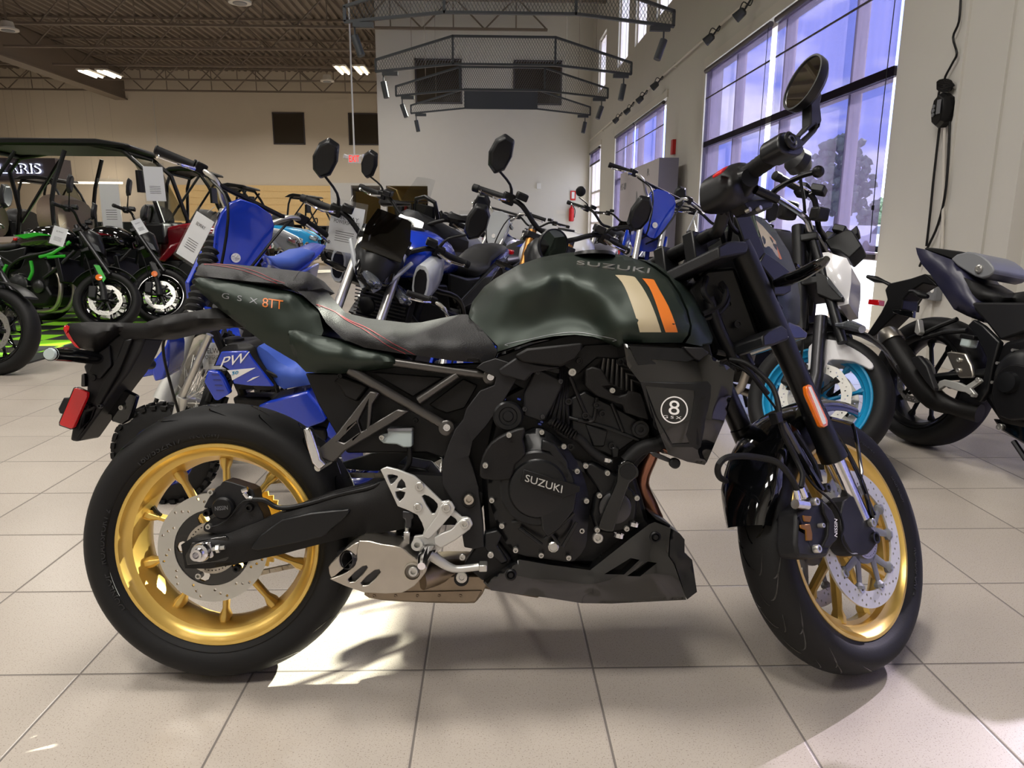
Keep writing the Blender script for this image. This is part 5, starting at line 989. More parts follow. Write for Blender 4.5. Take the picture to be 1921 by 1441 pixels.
C2 = FF.M @ FF.p(1040, 461, .43); N2 = BI.to_3x3() @ ell_normal((20, -50), .86); mirror_at(BI @ C2, N2, .047, None, S_)
ar = fpl('mirror_arm', csm(c7(900, 285, 925, 255, 968, 285, 965, 320, 958, 340, 968, 440, 940, 500, 860, 585, 820, 600, 790, 560, 800, 530, 850, 515, 905, 450, 905, 330), 1), -.405, -.385, 'grey_black', bev=.004, holes=[c7(935, 455, 945, 470, 860, 550, 848, 540, 855, 525)])
fdc('end_bolt', c7(785, 553)[0]+(-.405,), [(0, .0155), (.004, .0155), (.006, .012), (.003, .010), (.006, .008), (.006, .005), (.002, .004)], 'satin_black', ar)
fpl('arm_clamp', csm(c7(720, 545, 740, 505, 790, 510, 860, 580, 862, 615, 830, 635, 770, 625, 730, 600), 2), -.40, -.36, 'satin_black', ar, bev=.004)
fpl('arm_hinge', csm(c7(890, 285, 930, 252, 970, 285, 950, 310, 900, 320), 1), -.41, -.38, 'satin_black', ar, bev=.004)
# headlight cowl with stripes
CW = skn('headlight_cowl', [(1411, 402, -.085), (1430, 408, -.07), (1455, 432, -.06), (1480, 472, -.05), (1493, 505, -.045), (1501, 560, -.045), (1501, 600, -.055), (1493, 613, -.07), (1476, 611, -.09), (1464, 590, -.10), (1458, 555, -.105), (1440, 500, -.105), (1424, 450, -.10)],
         [(1450, 460, -.095), (1470, 510, -.098), (1485, 560, -.095), (1480, 595, -.095)], 'green', fr=FF, ml=S_, mirror=True, step=7, sharp=60)
M('green_pale', (112, 140, 130), .3, .55)
decal('stripe', [(c7(592, 1000, 632, 1035, 705, 1120, 724, 1215, 640, 1150), [])], [CW], 'cream', H, off=.0008, M4=H.matrix_world); decal('stripe', [(c7(672, 1085, 700, 1120, 740, 1220, 728, 1222), [])], [CW], 'orange', H, off=.0008, M4=H.matrix_world)
fpl('cowl_stay', csm(c7(480, 975, 565, 968, 640, 1160, 650, 1185, 605, 1235, 640, 1330, 690, 1420, 760, 1500, 720, 1530, 640, 1400, 560, 1200), 1), -.112, -.1, 'black', bev=.003)
fpl('cowl_trim', csm(c7(648, 1180, 720, 1230, 790, 1290, 800, 1340, 795, 1400, 760, 1420, 700, 1420, 690, 1330, 615, 1240), 1), -.116, -.1, 'satin_black', bev=.003)
b = NB(); plate(b, FF, [(1385, 420), (1420, 430), (1450, 520), (1465, 600), (1500, 610), (1512, 628), (1480, 635), (1440, 625), (1400, 540)], -.08, .08); hd = obj('headlight_body', b, 'black', H, ml=S_, bev=.004)
fpl('headlight_lip', csm(c8(640, 370, 720, 400, 778, 450, 770, 485, 700, 490, 640, 470), 1), -.09, .09, 'gloss_black', hd, bev=.003)
ts = NB(); tube(ts, [FF.p(*c8(x, y)[0], d) for x, y, d in ((560, 115, -.12), (640, 90, -.15), (740, 50, -.19), (860, -20, -.24), (905, -55, -.26))], [.012, .018, .018, .015, .008], 14, 3, .75); obj('turn_signal', ts, 'gloss_black', H, ml=S_)
fpl('instrument', c7(250, 1150, 380, 1090, 400, 1110, 300, 1170), -.04, .06, 'black', bev=.004)
# wiring and frame head
FHd = plt('frame_head', [(1290, 545), (1330, 505), (1380, 500), (1430, 640), (1400, 660), (1345, 690), (1330, 640), (1312, 590)], -.06, .06, 'satin_black', bev=.008)
for L in ([(1310, 600, -.1), (1345, 590, -.1), (1365, 560, -.09), (1350, 535, -.08)], [(1318, 590, -.11), (1350, 575, -.1), (1362, 548, -.1), (1352, 530, -.09)], [(1325, 520, -.08), (1320, 548, -.1), (1335, 570, -.1)], [(1345, 660, -.1), (1375, 668, -.1), (1400, 690, -.1), (1440, 740, -.1)]): tub('wiring', L, .0065, 'black', n=8)
for q in c8(238, 255, 302, 390): disc('frame_boss', q+(-.075,), [(0, .009), (.006, .009), (.006, .005), (.002, .004)], 'satin_black', FHd)
tub('frame_rail', [(1330, 560, -.09), (1350, 620, -.1), (1380, 680, -.1)], .014, 'black'); fpl('clamp_bolts', c8(640, 470, 650, 470, 650, 480, 640, 480), -.13, -.12, 'steel')
# front fender
def arcpt(r, a, y): return Vector((WB+r*math.cos(a), y, FR_+r*math.sin(a)))
b = NB(); rows = []
for i in range(25):
    a = R(172-96*i/24); wd = .074 if i > 3 else .05+.006*i; row = []
    for y, r in ((-wd, .292), (-wd-.002, .305), (-wd*.92, .318), (-wd*.6, .326), (0, .330), (wd*.6, .326), (wd*.92, .318), (wd+.002, .305), (wd, .292)): row.append(b.verts.new(arcpt(r+.006, a, y)))
    for y, r in ((wd*.9, .300), (wd*.5, .320), (0, .324), (-wd*.5, .320), (-wd*.9, .300)): row.append(b.verts.new(arcpt(r+.003, a, y)))
    rows.append(row)
for A, B in zip(rows, rows[1:]): bridge(b, A, B)
b.faces.new(rows[0][::-1]); b.faces.new(rows[-1]); FD = obj('front_fender', b, 'gloss_black', H, ml=S_, sharp=50)
gb = lambda *L: [c9(L[i], L[i+1])[0]+(L[i+2],) for i in range(0, len(L), 3)]
ftb('fender_stay', gb(605, 110, -.11, 700, 260, -.118, 775, 420, -.118, 822, 590, -.118), .0065, 'gloss_black', FD and H, n=8, sx=.6); ftb('fender_stay', gb(600, 70, -.09, 700, 95, -.10, 730, 130, -.11, 765, 350, -.118, 762, 400, -.118, 832, 570, -.118), .0065, 'gloss_black', n=8, sm=2, sx=.6)
ftb('fender_stay', gb(360, 90, -.1, 470, 290, -.1, 560, 440, -.1), .0075, 'gloss_black', n=8, sm=2); ftb('fender_stay', gb(420, 140, -.1, 520, 300, -.1, 550, 400, -.1), .006, 'satin_black', n=8, sm=2)
fpl('stay_plate', csm(c9(390, 90, 440, 130, 550, 380, 550, 420, 520, 400, 430, 230), 1), -.09, -.08, 'gloss_black', bev=.002); bolt(H, c9(458, 207)[0]+(-.095,), .006, 'satin_black', fr=FF, ml=S_); bolt(H, c9(582, 430)[0]+(-.1,), .010, 'dark_metal', fr=FF, ml=S_, name='stay_bolt'); bolt(H, c9(817, 612)[0]+(-.12,), .0095, 'steel', fr=FF, ml=S_, name='stay_bolt')
b = NB(); tube(b, [BM.inverted() @ Vector((-.611+.62, 1.545+.42, .0))+Vector((0, 0, .006)), Vector((.66, .16, .22))], .011, 12); obj('side_stand', b, 'black', H)
# ------------------------------------------------------------------ the motorcycles behind
def loft(b, secs, n=14, p=.8):
    """sections (x, z, half width, half height[, y]) as rounded rings along x"""
    rs = []
    for s in secs:
        x, z, w, h = s[:4]; y = s[4] if len(s) > 4 else 0
        r = []
        for i in range(n):
            a = 2*math.pi*(i+.5)/n; c, q = math.cos(a), math.sin(a)
            r.append(b.verts.new((x, y+w*math.copysign(abs(c)**p, c), z+h*math.copysign(abs(q)**p, q))))
        rs.append(r)
    for A, B in zip(rs, rs[1:]): bridge(b, A, B)
    b.faces.new(rs[0][::-1]); b.faces.new(rs[-1])
def mk(name, par, m, f, bev=0., sharp=40, ml=None):
    b = NB(); f(b); return obj(name, b, m, par, bev=bev, sharp=sharp, ml=ml)
def xz(b, P, y0, y1): solid2d(b, P, [], lambda v: Vector((v.x, y0, v.y)), lambda v: Vector((v.x, y1, v.y)))
def knobby(b, R_, w, rim, n=30):
    lathe(b, (0, -w/2, 0), (0, 1, 0), [(0, rim), (w*.12, R_*.9), (w*.3, R_*.96), (w*.7, R_*.96), (w*.88, R_*.9), (w, rim)], 48, False)
    for i in range(n):
        for k, yy in enumerate((-.38, -.14, .14, .38)):
            a = 2*math.pi*(i+(.5 if k in (1, 2) else 0))/n; rr = R_*(.985 if k in (1, 2) else .95)
            box(b, (rr*math.cos(a), yy*w, rr*math.sin(a)), (R_*.07, w*.17, R_*.11), Matrix.Rotation(-a, 3, 'Y'))
def wheel(par, c, R_, w, rm, disc=None, knob=False, S=None, ns=5, rim=None, wire=False):
    rim = rim or R_*.74; ml = (S or Matrix()) @ Matrix.Translation(c)
    def rimf(b):
        rim_mesh(b, rim+.004, w*.38)
        if not wire:
            for k in range(ns):
                for s in (-1, 1): a = 2*math.pi*k/ns+.3; spoke(b, a+s*.12, a+s*.3, .04, rim-.04, 0, 0, .008, .007, .012, .01)
        lathe(b, (0, -.05, 0), (0, 1, 0), [(0, .02), (.01, .04), (.09, .04), (.1, .02)], 20)
    wo = mk('wheel', par, rm, rimf, ml=ml)
    mk('tyre', wo, 'rubber', lambda b: knobby(b, R_, w, rim-.002) if knob else wheel_parts(b, R_, w, rim), sharp=50 if knob else 60)
    if wire: mk('wire_spokes', wo, 'steel', lambda b: [tube(b, [(.035*math.cos(a+.5*s), .02*s, .035*math.sin(a+.5*s)), (rim*math.cos(a), 0, rim*math.sin(a))], .002, 4) for a in np.linspace(0, 6.11, 18) for s in (-1, 1)])
    if disc:
        r, ys = disc
        for y in ys:
            mk('brake_disc', wo, 'steel', lambda b: disc_plate(b, r, r*.72, y-.002, y+.002, [(r*.86+.008*(j-.5), 2*math.pi*(i+.4*j)/22, .0032) for i in range(22) for j in range(2)], 10))
            mk('disc_carrier', wo, 'satin_black', lambda b: [spoke(b, 2*math.pi*k/6, 2*math.pi*k/6, .03, r*.78, y, y, .01, .008, .003, .003) for k in range(6)])
    return wo
def place(Fx, Fy, deg, wb=1.42, lean=9):
    a = R(deg); return Matrix.Translation((Fx-wb*math.cos(a), Fy-wb*math.sin(a), 0)) @ Matrix.Rotation(a, 4, 'Z') @ Matrix.Rotation(-R(lean), 4, 'X')
def steer_m(wb, deg, rake=25, trail=.1):
    ax = Vector((-math.sin(R(rake)), 0, math.cos(R(rake)))); o = Matrix.Translation((wb+trail, 0, 0)); return o @ Matrix.Rotation(R(deg), 4, ax) @ o.inverted()
def mirror_pod(b, P, s, kind, sc=1.):
    x, y, z = P
    if kind == 'round': lathe(b, (x-.01, y, z), (-1, 0, 0), [(-.02, .02), (-.012, .046), (.01, .05), (.012, .045)], 20)
    else:
        A = [(.0, -.075), (.04, -.05), (.058, .0), (.05, .06), (.02, .095), (-.03, .085), (-.045, .02), (-.035, -.045)]
        solid2d(b, [(p[0]*sc*s, p[1]*sc) for p in A], [], lambda v: Vector((x-.012, y+v.x, z+v.y)), lambda v: Vector((x+.012+.018*(1-abs(v.x)/.09), y+v.x*.8, z+v.y*.8)))
def roadbike(Mx, lab, cat='motorcycle', group='motorcycles on the showroom floor', wb=1.42, R_=.3, tank='gloss_black', acc=None, rim='satin_black', head='twin', steer=0, mirrors='pod', frame='satin_black', seatm='seat', fork='steel', forklow='grey_black',
             bars=(.98, .38, .02), tail='satin_black', screen=None, grip=.0, exh='brushed', fender='satin_black', scoops=None, tankz=0., mz=.22, knob=False, cover='satin_black', lever='chrome'):
    e = empty('motorcycle', Mx, lab, cat, group); S = steer_m(wb, steer); hx = wb+.1-.93*math.tan(R(25))+.0
    wheel(e, (0, 0, R_+.008), R_+.008, .17, rim, (.11, (-.09,)), knob=knob); fw_ = wheel(e, (wb, 0, R_), R_, .12, rim, (.15, (-.07, .07)), S=S, knob=knob)
    for s in (-1, 1):
        fk = mk('fork_tube', e, fork, lambda b: tube(b, [(wb+.02, s*.1, R_+.25), (hx+.02, s*.1, .98)], .0215, 14), ml=S)
        mk('fork_leg', fk, forklow, lambda b: tube(b, [(wb, s*.1, R_-.01), (wb-.02-.0, s*.1, R_+.09), (wb-.11, s*.1, R_+.33)], [.034, .028, .027], 14)); mk('fork_cap', fk, 'dark_metal', lambda b: cyl(b, (hx+.02, s*.1, .98), (hx+.01, s*.1, 1.0), .022))
    for z, nm in ((.95, 'top_clamp'), (.76, 'lower_clamp')): x = hx+.03+(.95-z)*.47; mk(nm, e, 'satin_black', lambda b: box(b, (x, 0, z), (.075, .26, .035), Matrix.Rotation(-R(25), 3, 'Y')), bev=.006, ml=S)
    bh, bw, bk = bars
    B = [(hx+.03, 0, bh), (hx+.03, .08, bh), (hx+.01, .19, bh+.07), (hx-.03-bk, .26, bh+.075), (hx-.09-bk, bw, bh+.06)]
    hb = mk('handlebar', e, 'black', lambda b: tube(b, [(x, -y, z) for x, y, z in B[::-1]]+B[1:], .0125, 12, 3), ml=S)
    for s in (-1, 1):
        g0, g1 = Vector((B[3][0], s*B[3][1], B[3][2])), Vector((B[4][0], s*B[4][1], B[4][2])); d = g1-g0
        mk('grip', hb, 'rubber', lambda b: lathe(b, g0+d*.12, d, [(0, .02), (.005, .0165), (d.length*.9, .0175), (d.length*.92, .02), (d.length+.015, .019), (d.length+.018, .014)], 14))
        mk('lever', hb, lever, lambda b: (tube(b, [g0+Vector((.03, 0, -.005)), g0+d*.4+Vector((.075, 0, -.01)), g1+Vector((.055, 0, -.005))], [.009, .007, .005], 8, 3), bmesh.ops.create_icosphere(b, subdivisions=1, radius=.01, matrix=Matrix.Translation(g1+Vector((.055, 0, -.005))))))
        mk('switch_pod', hb, 'black', lambda b: box(b, g0+Vector((0, 0, 0)), (.05, .06, .055)), bev=.008); mk('reservoir', hb, 'satin_black', lambda b: (box(b, g0+Vector((.045, -s*.05, .035)), (.06, .055, .035))), bev=.006)
        if mirrors:
            mp = Vector((hx+.0, s*(bw-.03), bh+mz)); ms = mk('mirror_stem', hb, 'black', lambda b: tube(b, [g0+Vector((.01, -s*.01, .01)), (g0*.55+mp*.45)+Vector((.0, -s*.03, -.01)), mp+Vector((0, -s*.004, -.055))], [.010, .006, .006], 8, 3)); mk('mirror', ms, 'satin_black', lambda b: mirror_pod(b, mp, s, mirrors, 1.15), sharp=50, bev=.008)
    tz = tankz
    tk = mk('fuel_tank', e, tank, lambda b: loft(b, [(.42, .80+tz, .05, .02), (.46, .83+tz, .09, .06), (.58, .87+tz, .125, .10), (.74, .89+tz, .165, .125), (.90, .89+tz, .185, .12), (1.0, .87+tz, .17, .09), (1.06, .84+tz, .12, .05)], 20), sharp=60)
    mk('fuel_cap', tk, 'satin_black', lambda b: lathe(b, (.8, 0, 1.0+tz), (0, 0, 1), [(0, .05), (.02, .045), (.022, .0)], 20))
    if acc:
        for s in (-1, 1): mk('stripe', tk, acc, lambda b: solid2d(b, [(.55, .90+tz), (.8, .93+tz), (1.0, .90+tz), (.82, .90+tz), (.66, .87+tz)], [], lambda v: Vector((v.x, s*(.19), v.y)), lambda v: Vector((v.x, s*.14, v.y))))
    mk('seat', e, seatm, lambda b: loft(b, [(-.22, .90, .03, .01), (-.2, .90, .07, .025), (-.05, .885, .10, .035), (.06, .85, .10, .04), (.12, .80, .12, .04), (.28, .785, .135, .045), (.42, .81, .09, .045), (.48, .83, .06, .03)], 16), sharp=60)
    mk('tail_cowl', e, tail, lambda b: loft(b, [(-.36, .87, .02, .015), (-.3, .86, .05, .04), (-.1, .82, .10, .06), (.1, .74, .13, .06), (.35, .73, .12, .04)], 14), sharp=60)
    mk('tail_light', e, 'red_lens', lambda b: box(b, (-.37, 0, .87), (.03, .09, .03)), bev=.006)
    pbk = mk('plate_bracket', e, 'black', lambda b: xz(b, [(-.3, .84), (-.2, .82), (-.34, .62), (-.52, .46), (-.56, .47), (-.44, .62)], -.04, .04), bev=.004)
    for s in (-1, 1): mk('turn_signal', e, 'gloss_black', lambda b: tube(b, [(-.36, s*.04, .70), (-.38, s*.12, .71), (-.4, s*.2, .71)], [.01, .018, .01], 8))
    mk('side_panel', e, cover, lambda b: (xz(b, [(.05, .76), (.40, .76), (.62, .80), (.6, .70), (.45, .58), (.2, .62)], -.13, .13)), bev=.012)
    fr = mk('frame', e, frame, lambda b: [tube(b, [(x, s*y, z) for x, y, z in P], r, 10, 3) for s in (-1, 1) for P, r in (([(1.06, .05, .84), (.85, .15, .74), (.6, .17, .68), (.42, .14, .56), (.4, .12, .4)], .015), ([(1.1, .05, .78), (1.0, .13, .62), (.85, .15, .5)], .016), ([(.5, .13, .62), (.1, .12, .8), (-.15, .08, .84)], .013))])
    en = mk('engine_block', e, 'black', lambda b: (xz(b, [(.4, .3), (.42, .55), (.55, .6), (.62, .74), (.82, .76), (.9, .6), (.86, .42), (.92, .34), (.84, .24), (.5, .22)], -.13, .13)), bev=.02)
    mk('engine_cover', en, 'satin_black', lambda b: lathe(b, (.56, -.12, .42), (0, -1, 0), [(0, .12), (.04, .115), (.06, .09), (.065, 0)], 28)); mk('pump_cover', en, 'dark_metal', lambda b: lathe(b, (.78, -.12, .42), (0, -1, 0), [(0, .07), (.03, .065), (.045, .04), (.045, 0)], 20))
    mk('bolt', en, 'steel', lambda b: [cyl(b, (.56+.118*math.cos(a), -.13, .42+.118*math.sin(a)), (.56+.118*math.cos(a), -.168, .42+.118*math.sin(a)), .007, n=6) for a in np.linspace(0, 5.6, 9)])
    mk('radiator', e, 'black', lambda b: box(b, (1.02, 0, .58), (.05, .30, .24), Matrix.Rotation(R(-15), 3, 'Y')), bev=.006)
    mk('header_pipe', e, exh, lambda b: [tube(b, [(.9, y, .6), (1.0, y*1.3, .5), (1.0, y*1.3, .32), (.88, y, .2), (.5, y*.5, .18)], .021, 12, 4) for y in (-.09, .03)])
    mk('muffler', e, 'matte_black', lambda b: tube(b, [(.5, -.05, .2), (.3, -.12, .22), (.1, -.17, .34), (-.16, -.19, .46)], [.035, .04, .055, .05], 16, 3))
    mk('swingarm', e, 'satin_black', lambda b: [tube(b, [(.42, s*.1, .42), (.2, s*.12, .36), (0, s*.12, R_)], [.035, .028, .022], 10, sx=.7) for s in (-1, 1)])
    mk('footpeg_bracket', e, 'alu', lambda b: xz(b, [(.3, .46), (.36, .44), (.42, .30), (.36, .26), (.3, .36)], -.17, -.155)); mk('front_fender', e, fender, lambda b: [loft(b, [(wb+.335*math.cos(R(a)), R_+.335*math.sin(R(a)), .065, .008) for a in range(155, 40, -10)], 10)], ml=S)
    mk('front_caliper', e, 'grey_black', lambda b: box(b, (wb-.11, -.09, R_+.06), (.07, .05, .12)), bev=.01, ml=S); mk('brake_hose', e, 'black', lambda b: tube(b, [(wb-.1, -.1, R_+.1), (wb-.16, -.12, .6), (hx+.08, -.08, .8), (hx+.03, -.1, 1.0)], .006, 6, 3), ml=S)
    x = hx+.12
    if head == 'round':
        h = mk('headlight', e, 'satin_black', lambda b: lathe(b, (x-.05, 0, .86), (1, 0, -.1), [(0, .05), (.05, .085), (.1, .09), (.11, .085)], 28), ml=S); mk('headlight_glass', h, 'lamp_glass', lambda b: lathe(b, (x+.055, 0, .85), (1, 0, -.1), [(0, .082), (.015, .07), (.02, .0)], 28))
    elif head == 'twin':
        h = mk('headlight_cowl', e, 'satin_black', lambda b: loft(b, [(x-.06, .88, .10, .08), (x, .88, .12, .11), (x+.06, .86, .10, .10), (x+.12, .82, .05, .04)], 12), ml=S)
        for s in (-1, 1): mk('headlight_glass', h, 'lamp_glass', lambda b: loft(b, [(x+.04, .81, .045, .026, s*.10), (x+.13, .80, .040, .022, s*.10), (x+.145, .80, .02, .01, s*.10)], 12), ml=S)
    elif head == 'side':
        h = mk('headlight_cowl', e, tail, lambda b: loft(b, [(x-.08, .90, .08, .06), (x, .88, .11, .12), (x+.08, .85, .09, .11), (x+.14, .78, .05, .03)], 12), ml=S); mk('headlight_glass', h, 'lamp_glass', lambda b: xz(b, [(x+.02, .86), (x+.10, .82), (x+.135, .76), (x+.09, .77), (x+.03, .82)], -.1, .1))
    if screen: mk('windscreen', e, screen, lambda b: loft(b, [(x+.08, .93, .10, .004), (x+.02, 1.02, .11, .004), (x-.06, 1.10, .085, .004)], 12), ml=S)
    for s in (-1, 1): mk('turn_signal', e, 'gloss_black', lambda b: tube(b, [(x-.02, s*.09, .78), (x-.03, s*.16, .78), (x-.05, s*.22, .78)], [.008, .018, .012], 8), ml=S)
    if scoops:
        for s in (-1, 1): mk('air_scoop', e, scoops, lambda b: loft(b, [(.80, .84, .02, .07, s*.17), (.95, .83, .05, .09, s*.21), (1.08, .80, .055, .095, s*.24), (1.10, .80, .045, .085, s*.24)], 12), bev=0); mk('scoop_mouth', e, 'black', lambda b: loft(b, [(1.09, .80, .035, .07, s*.24), (1.104, .80, .033, .066, s*.24)], 12))
    mk('side_stand', e, 'black', lambda b: tube(b, [(.45, .1, .28), (.48, .2, .06)], .012, 8))
    return e, S
def dirtbike(Mx, lab, sc=1., wb=1.35, RF=.34, RB=.31, plate='blue', fend='blue', steer=0, boots=True, bars=(1.12, .38), rim='steel', seatc='blue_seat', group='motorcycles on the showroom floor'):
    e = empty('dirt_bike', Mx @ Matrix.Diagonal((sc, sc, sc, 1)), lab, 'motorcycle', group); S = steer_m(wb, steer, 27); hz = bars[0]-.14; hx = wb+.1-hz*math.tan(R(27))
    wheel(e, (0, 0, RB), RB, .10, rim, (.10, (-.06,)), True, rim=RB*.78, wire=True); wheel(e, (wb, 0, RF), RF, .08, rim, (.12, (.05,)), True, S=S, rim=RF*.82, wire=True)
    for s in (-1, 1):
        fk = mk('fork_tube', e, 'steel', lambda b: tube(b, [(wb-.1, s*.09, RF+.26), (hx+.03, s*.09, hz+.04)], .021, 12), ml=S); mk('fork_leg', fk, 'alu', lambda b: tube(b, [(wb, s*.09, RF-.03), (wb-.03, s*.09, RF+.08), (wb-.13, s*.09, RF+.32)], [.04, .03, .03], 12))
        if boots: D = Vector((hx+.03-wb+.1, 0, hz+.04-RF-.26)); p0 = Vector((wb-.1, s*.09, RF+.24)); mk('fork_boot', fk, 'rubber', lambda b: lathe(b, p0, D, [(D.length*.80*i/30, .040 if i % 2 else .031) for i in range(31)], 16))
    mk('triple_clamp', e, 'dark_metal', lambda b: [box(b, (hx+.04, 0, hz), (.08, .24, .03), Matrix.Rotation(-R(27), 3, 'Y')), box(b, (hx+.12, 0, hz-.17), (.07, .24, .04), Matrix.Rotation(-R(27), 3, 'Y'))], bev=.005, ml=S)
    bh, bw = bars; B = [(hx+.02, 0, bh-.08), (hx+.02, .09, bh-.08), (hx+.03, .17, bh), (hx-.02, .26, bh+.015), (hx-.07, bw, bh)]
    hb = mk('handlebar', e, 'steel', lambda b: tube(b, [(x, -y, z) for x, y, z in B[::-1]]+B[1:], .0115, 12, 3), ml=S)
    mk('cross_bar', hb, 'black', lambda b: tube(b, [(hx+.03, -.15, bh-.01), (hx+.03, .15, bh-.01)], .011, 8))
    for s in (-1, 1):
        g0, g1 = Vector((B[3][0], s*B[3][1], B[3][2])), Vector((B[4][0], s*B[4][1], B[4][2])); d = g1-g0
        mk('grip', hb, 'rubber', lambda b: lathe(b, g0, d, [(0, .026), (.006, .026), (.008, .017), (d.length, .018), (d.length+.004, .02), (d.length+.01, .016)], 14)); mk('lever', hb, 'chrome', lambda b: (tube(b, [g0+Vector((.03, 0, -.01)), g0+d*.5+Vector((.07, 0, -.015)), g1+Vector((.06, 0, -.02))], [.009, .006, .005], 8, 3), bmesh.ops.create_icosphere(b, subdivisions=1, radius=.01, matrix=Matrix.Translation(g1+Vector((.06, 0, -.02))))))
        mk('switch_pod', hb, 'black', lambda b: box(b, g0-d*.15, (.045, .05, .045)), bev=.006)
    mk('cable', e, 'black', lambda b: [tube(b, [(hx, s*.2, bh), (hx+.16, s*.12, bh-.06), (hx+.2, s*.05, bh-.3), (hx+.1, s*.03, hz-.25)], .006, 6, 4) for s in (-1, 1)], ml=S)
    x = hx+.11; pl = mk('number_plate', e, plate, lambda b: [solid2d(b, csm([(-.07, hz+.12), (.07, hz+.12), (.115, hz+.03), (.10, hz-.10), (.05, hz-.19), (-.05, hz-.19), (-.10, hz-.10), (-.115, hz+.03)], 2), [], lambda v: Vector((x+.03-1.2*v.x**2+(hz-v.y)*.2, v.x, v.y)), lambda v: Vector((x+.0-1.2*v.x**2+(hz-v.y)*.2, v.x, v.y)))], bev=.003, ml=S)
    mk('emblem', pl, 'paper', lambda b: [lathe(b, (x+.052, .0, hz-.11), (1, 0, .2), [(0, .02), (.003, .02), (.003, .015), (0.001, .015)], 16)]+[box(b, (x+.055, 0, hz-.11), (.003, .005, .03), Matrix.Rotation(a, 3, 'X')) for a in (0, 1.05, 2.1)])
    mk('front_fender', e, fend, lambda b: loft(b, [(wb-.30, RF+.30, .05, .006), (wb-.12, RF+.36, .07, .008), (wb+.04, RF+.33, .065, .007), (wb+.12, RF+.27, .04, .004)], 10), ml=S)
    mk('fuel_tank', e, fend, lambda b: loft(b, [(.55, .80, .06, .03), (.65, .83, .09, .07), (.85, .86, .12, .09), (.98, .84, .10, .07)], 14), sharp=60); mk('tank_shroud', e, fend, lambda b: [xz(b, [(.6, .84), (.95, .9), (1.08, .76), (1.0, .6), (.85, .62), (.7, .74)], s*.13, s*.15) for s in (-1, 1)], bev=.004)
    mk('seat', e, seatc, lambda b: loft(b, [(-.25, .88, .06, .02), (-.1, .86, .075, .04), (.2, .82, .075, .05), (.5, .83, .07, .05), (.72, .9, .05, .03)], 12), sharp=60)
    mk('rear_fender', e, fend, lambda b: loft(b, [(-.55, .92, .05, .006), (-.3, .88, .08, .01), (0, .82, .09, .02), (.2, .78, .08, .03)], 10)); mk('side_plate', e, fend, lambda b: [xz(b, [(-.15, .84), (.3, .8), (.35, .62), (.1, .58), (-.1, .68)], s*.10, s*.12) for s in (-1, 1)], bev=.004)
    mk('engine', e, 'dark_metal', lambda b: (xz(b, [(.45, .28), (.5, .5), (.65, .55), (.68, .72), (.82, .72), (.85, .5), (.9, .3)], -.1, .1), lathe(b, (.6, -.1, .40), (0, -1, 0), [(0, .1), (.04, .09), (.05, 0)], 20)), bev=.012); mk('frame', e, 'blue_deep', lambda b: [tube(b, [(hx+.05, 0, hz), (.95, s*.06, .5), (.85, s*.08, .25), (.4, s*.1, .25), (.35, s*.1, .55), (.55, s*.08, .78), (hx+.02, 0, hz-.05)], .016, 8) for s in (-1, 1)])
    mk('swingarm', e, 'alu', lambda b: [tube(b, [(.42, s*.09, .38), (0, s*.08, RB)], .022, 8, sx=.7) for s in (-1, 1)]); mk('exhaust_pipe', e, 'steel', lambda b: tube(b, [(.85, -.05, .55), (1.0, -.1, .4), (.8, -.13, .35), (.4, -.14, .62), (-.2, -.13, .74)], [.018, .02, .02, .03, .04], 10, 4)); mk('side_stand', e, 'black', lambda b: tube(b, [(.45, .1, .28), (.48, .24, .03)], .012, 8))
    return e, S
def paper_tag(C, n_, w, h, lab, lines=(), up=None, parent=None):
    """sheet in a clear sleeve: centre C, facing n_, with printed lines"""
    n_ = Vector(n_).normalized(); up = Vector(up or (0, 0, 1)); r = up.cross(n_).normalized(); up = n_.cross(r); Mx = Matrix((r, up, n_)).transposed().to_4x4(); Mx.translation = C
    e = empty('price_tag', Mx, lab, 'tag', 'price tags hung on the vehicles')
    mk('sheet', e, 'paper', lambda b: bx(b, -w/2, w/2, -h/2, h/2, -.001, .001)); mk('sleeve', e, 'clear', lambda b: bx(b, -w*.57, w*.57, -h*.56, h*.62, .003, .0045))
    def ink(b):
        for s, x, y, ww, hh in lines: text_solid(b, s, (x*w, y*h, .0012), (ww*w, 0, 0), (0, hh*h, 0), (0, 0, .0005), .02)
        for k in range(5): bx(b, -w*.28, w*.28, -h*(.08+.05*k), -h*(.068+.05*k), .001, .0016)
    mk('printing', e, 'ink', ink); mk('tie', e, 'steel', lambda b: tube(b, [(0, h*.6, .003), (0.01, h*.62+.03, -.01)], .0015, 5)); return e
def axle(px_, py_, z=.3): return hit(px_, py_, 2, z)
def bike_at(P, deg, **k):
    wb = k.get('wb', 1.42); return place(P.x, P.y, deg, wb)
# silver blue naked with two headlights, straight behind the passenger seat
g, gS = roadbike(bike_at(axle(600, 718), -116), 'silver and blue naked motorcycle with twin headlights and dark flyscreen facing the camera', steer=36, tank='blue', tail='blue_deep', scoops='light_grey', screen='smoke', bars=(.93, .40, .0), mz=.27)
fl_ = Frame(g.matrix_world @ gS)
for s in (-1, 1): mk('cowl_trim', g, 'light_grey', lambda b: tube(b, [(1.30, s*.02, .76), (1.27, s*.09, .84), (1.2, s*.15, .93)], [.012, .014, .01], 8), ml=gS)
mk('flyscreen', g, 'gloss_black', lambda b: (xz(b, [(1.10, 1.06), (1.20, 1.02), (1.34, .80), (1.28, .80), (1.18, .93)], -.09, .09)), bev=.03, ml=gS)
mk('horn', g, 'black', lambda b: lathe(b, (1.2, .03, .66), (1, 0, 0), [(0, .04), (.02, .045), (.03, .03)], 20)); mk('radiator_core', g, 'gun_metal', lambda b: [box(b, (1.06, 0, .44+k*.018), (.01, .30, .006)) for k in range(16)])
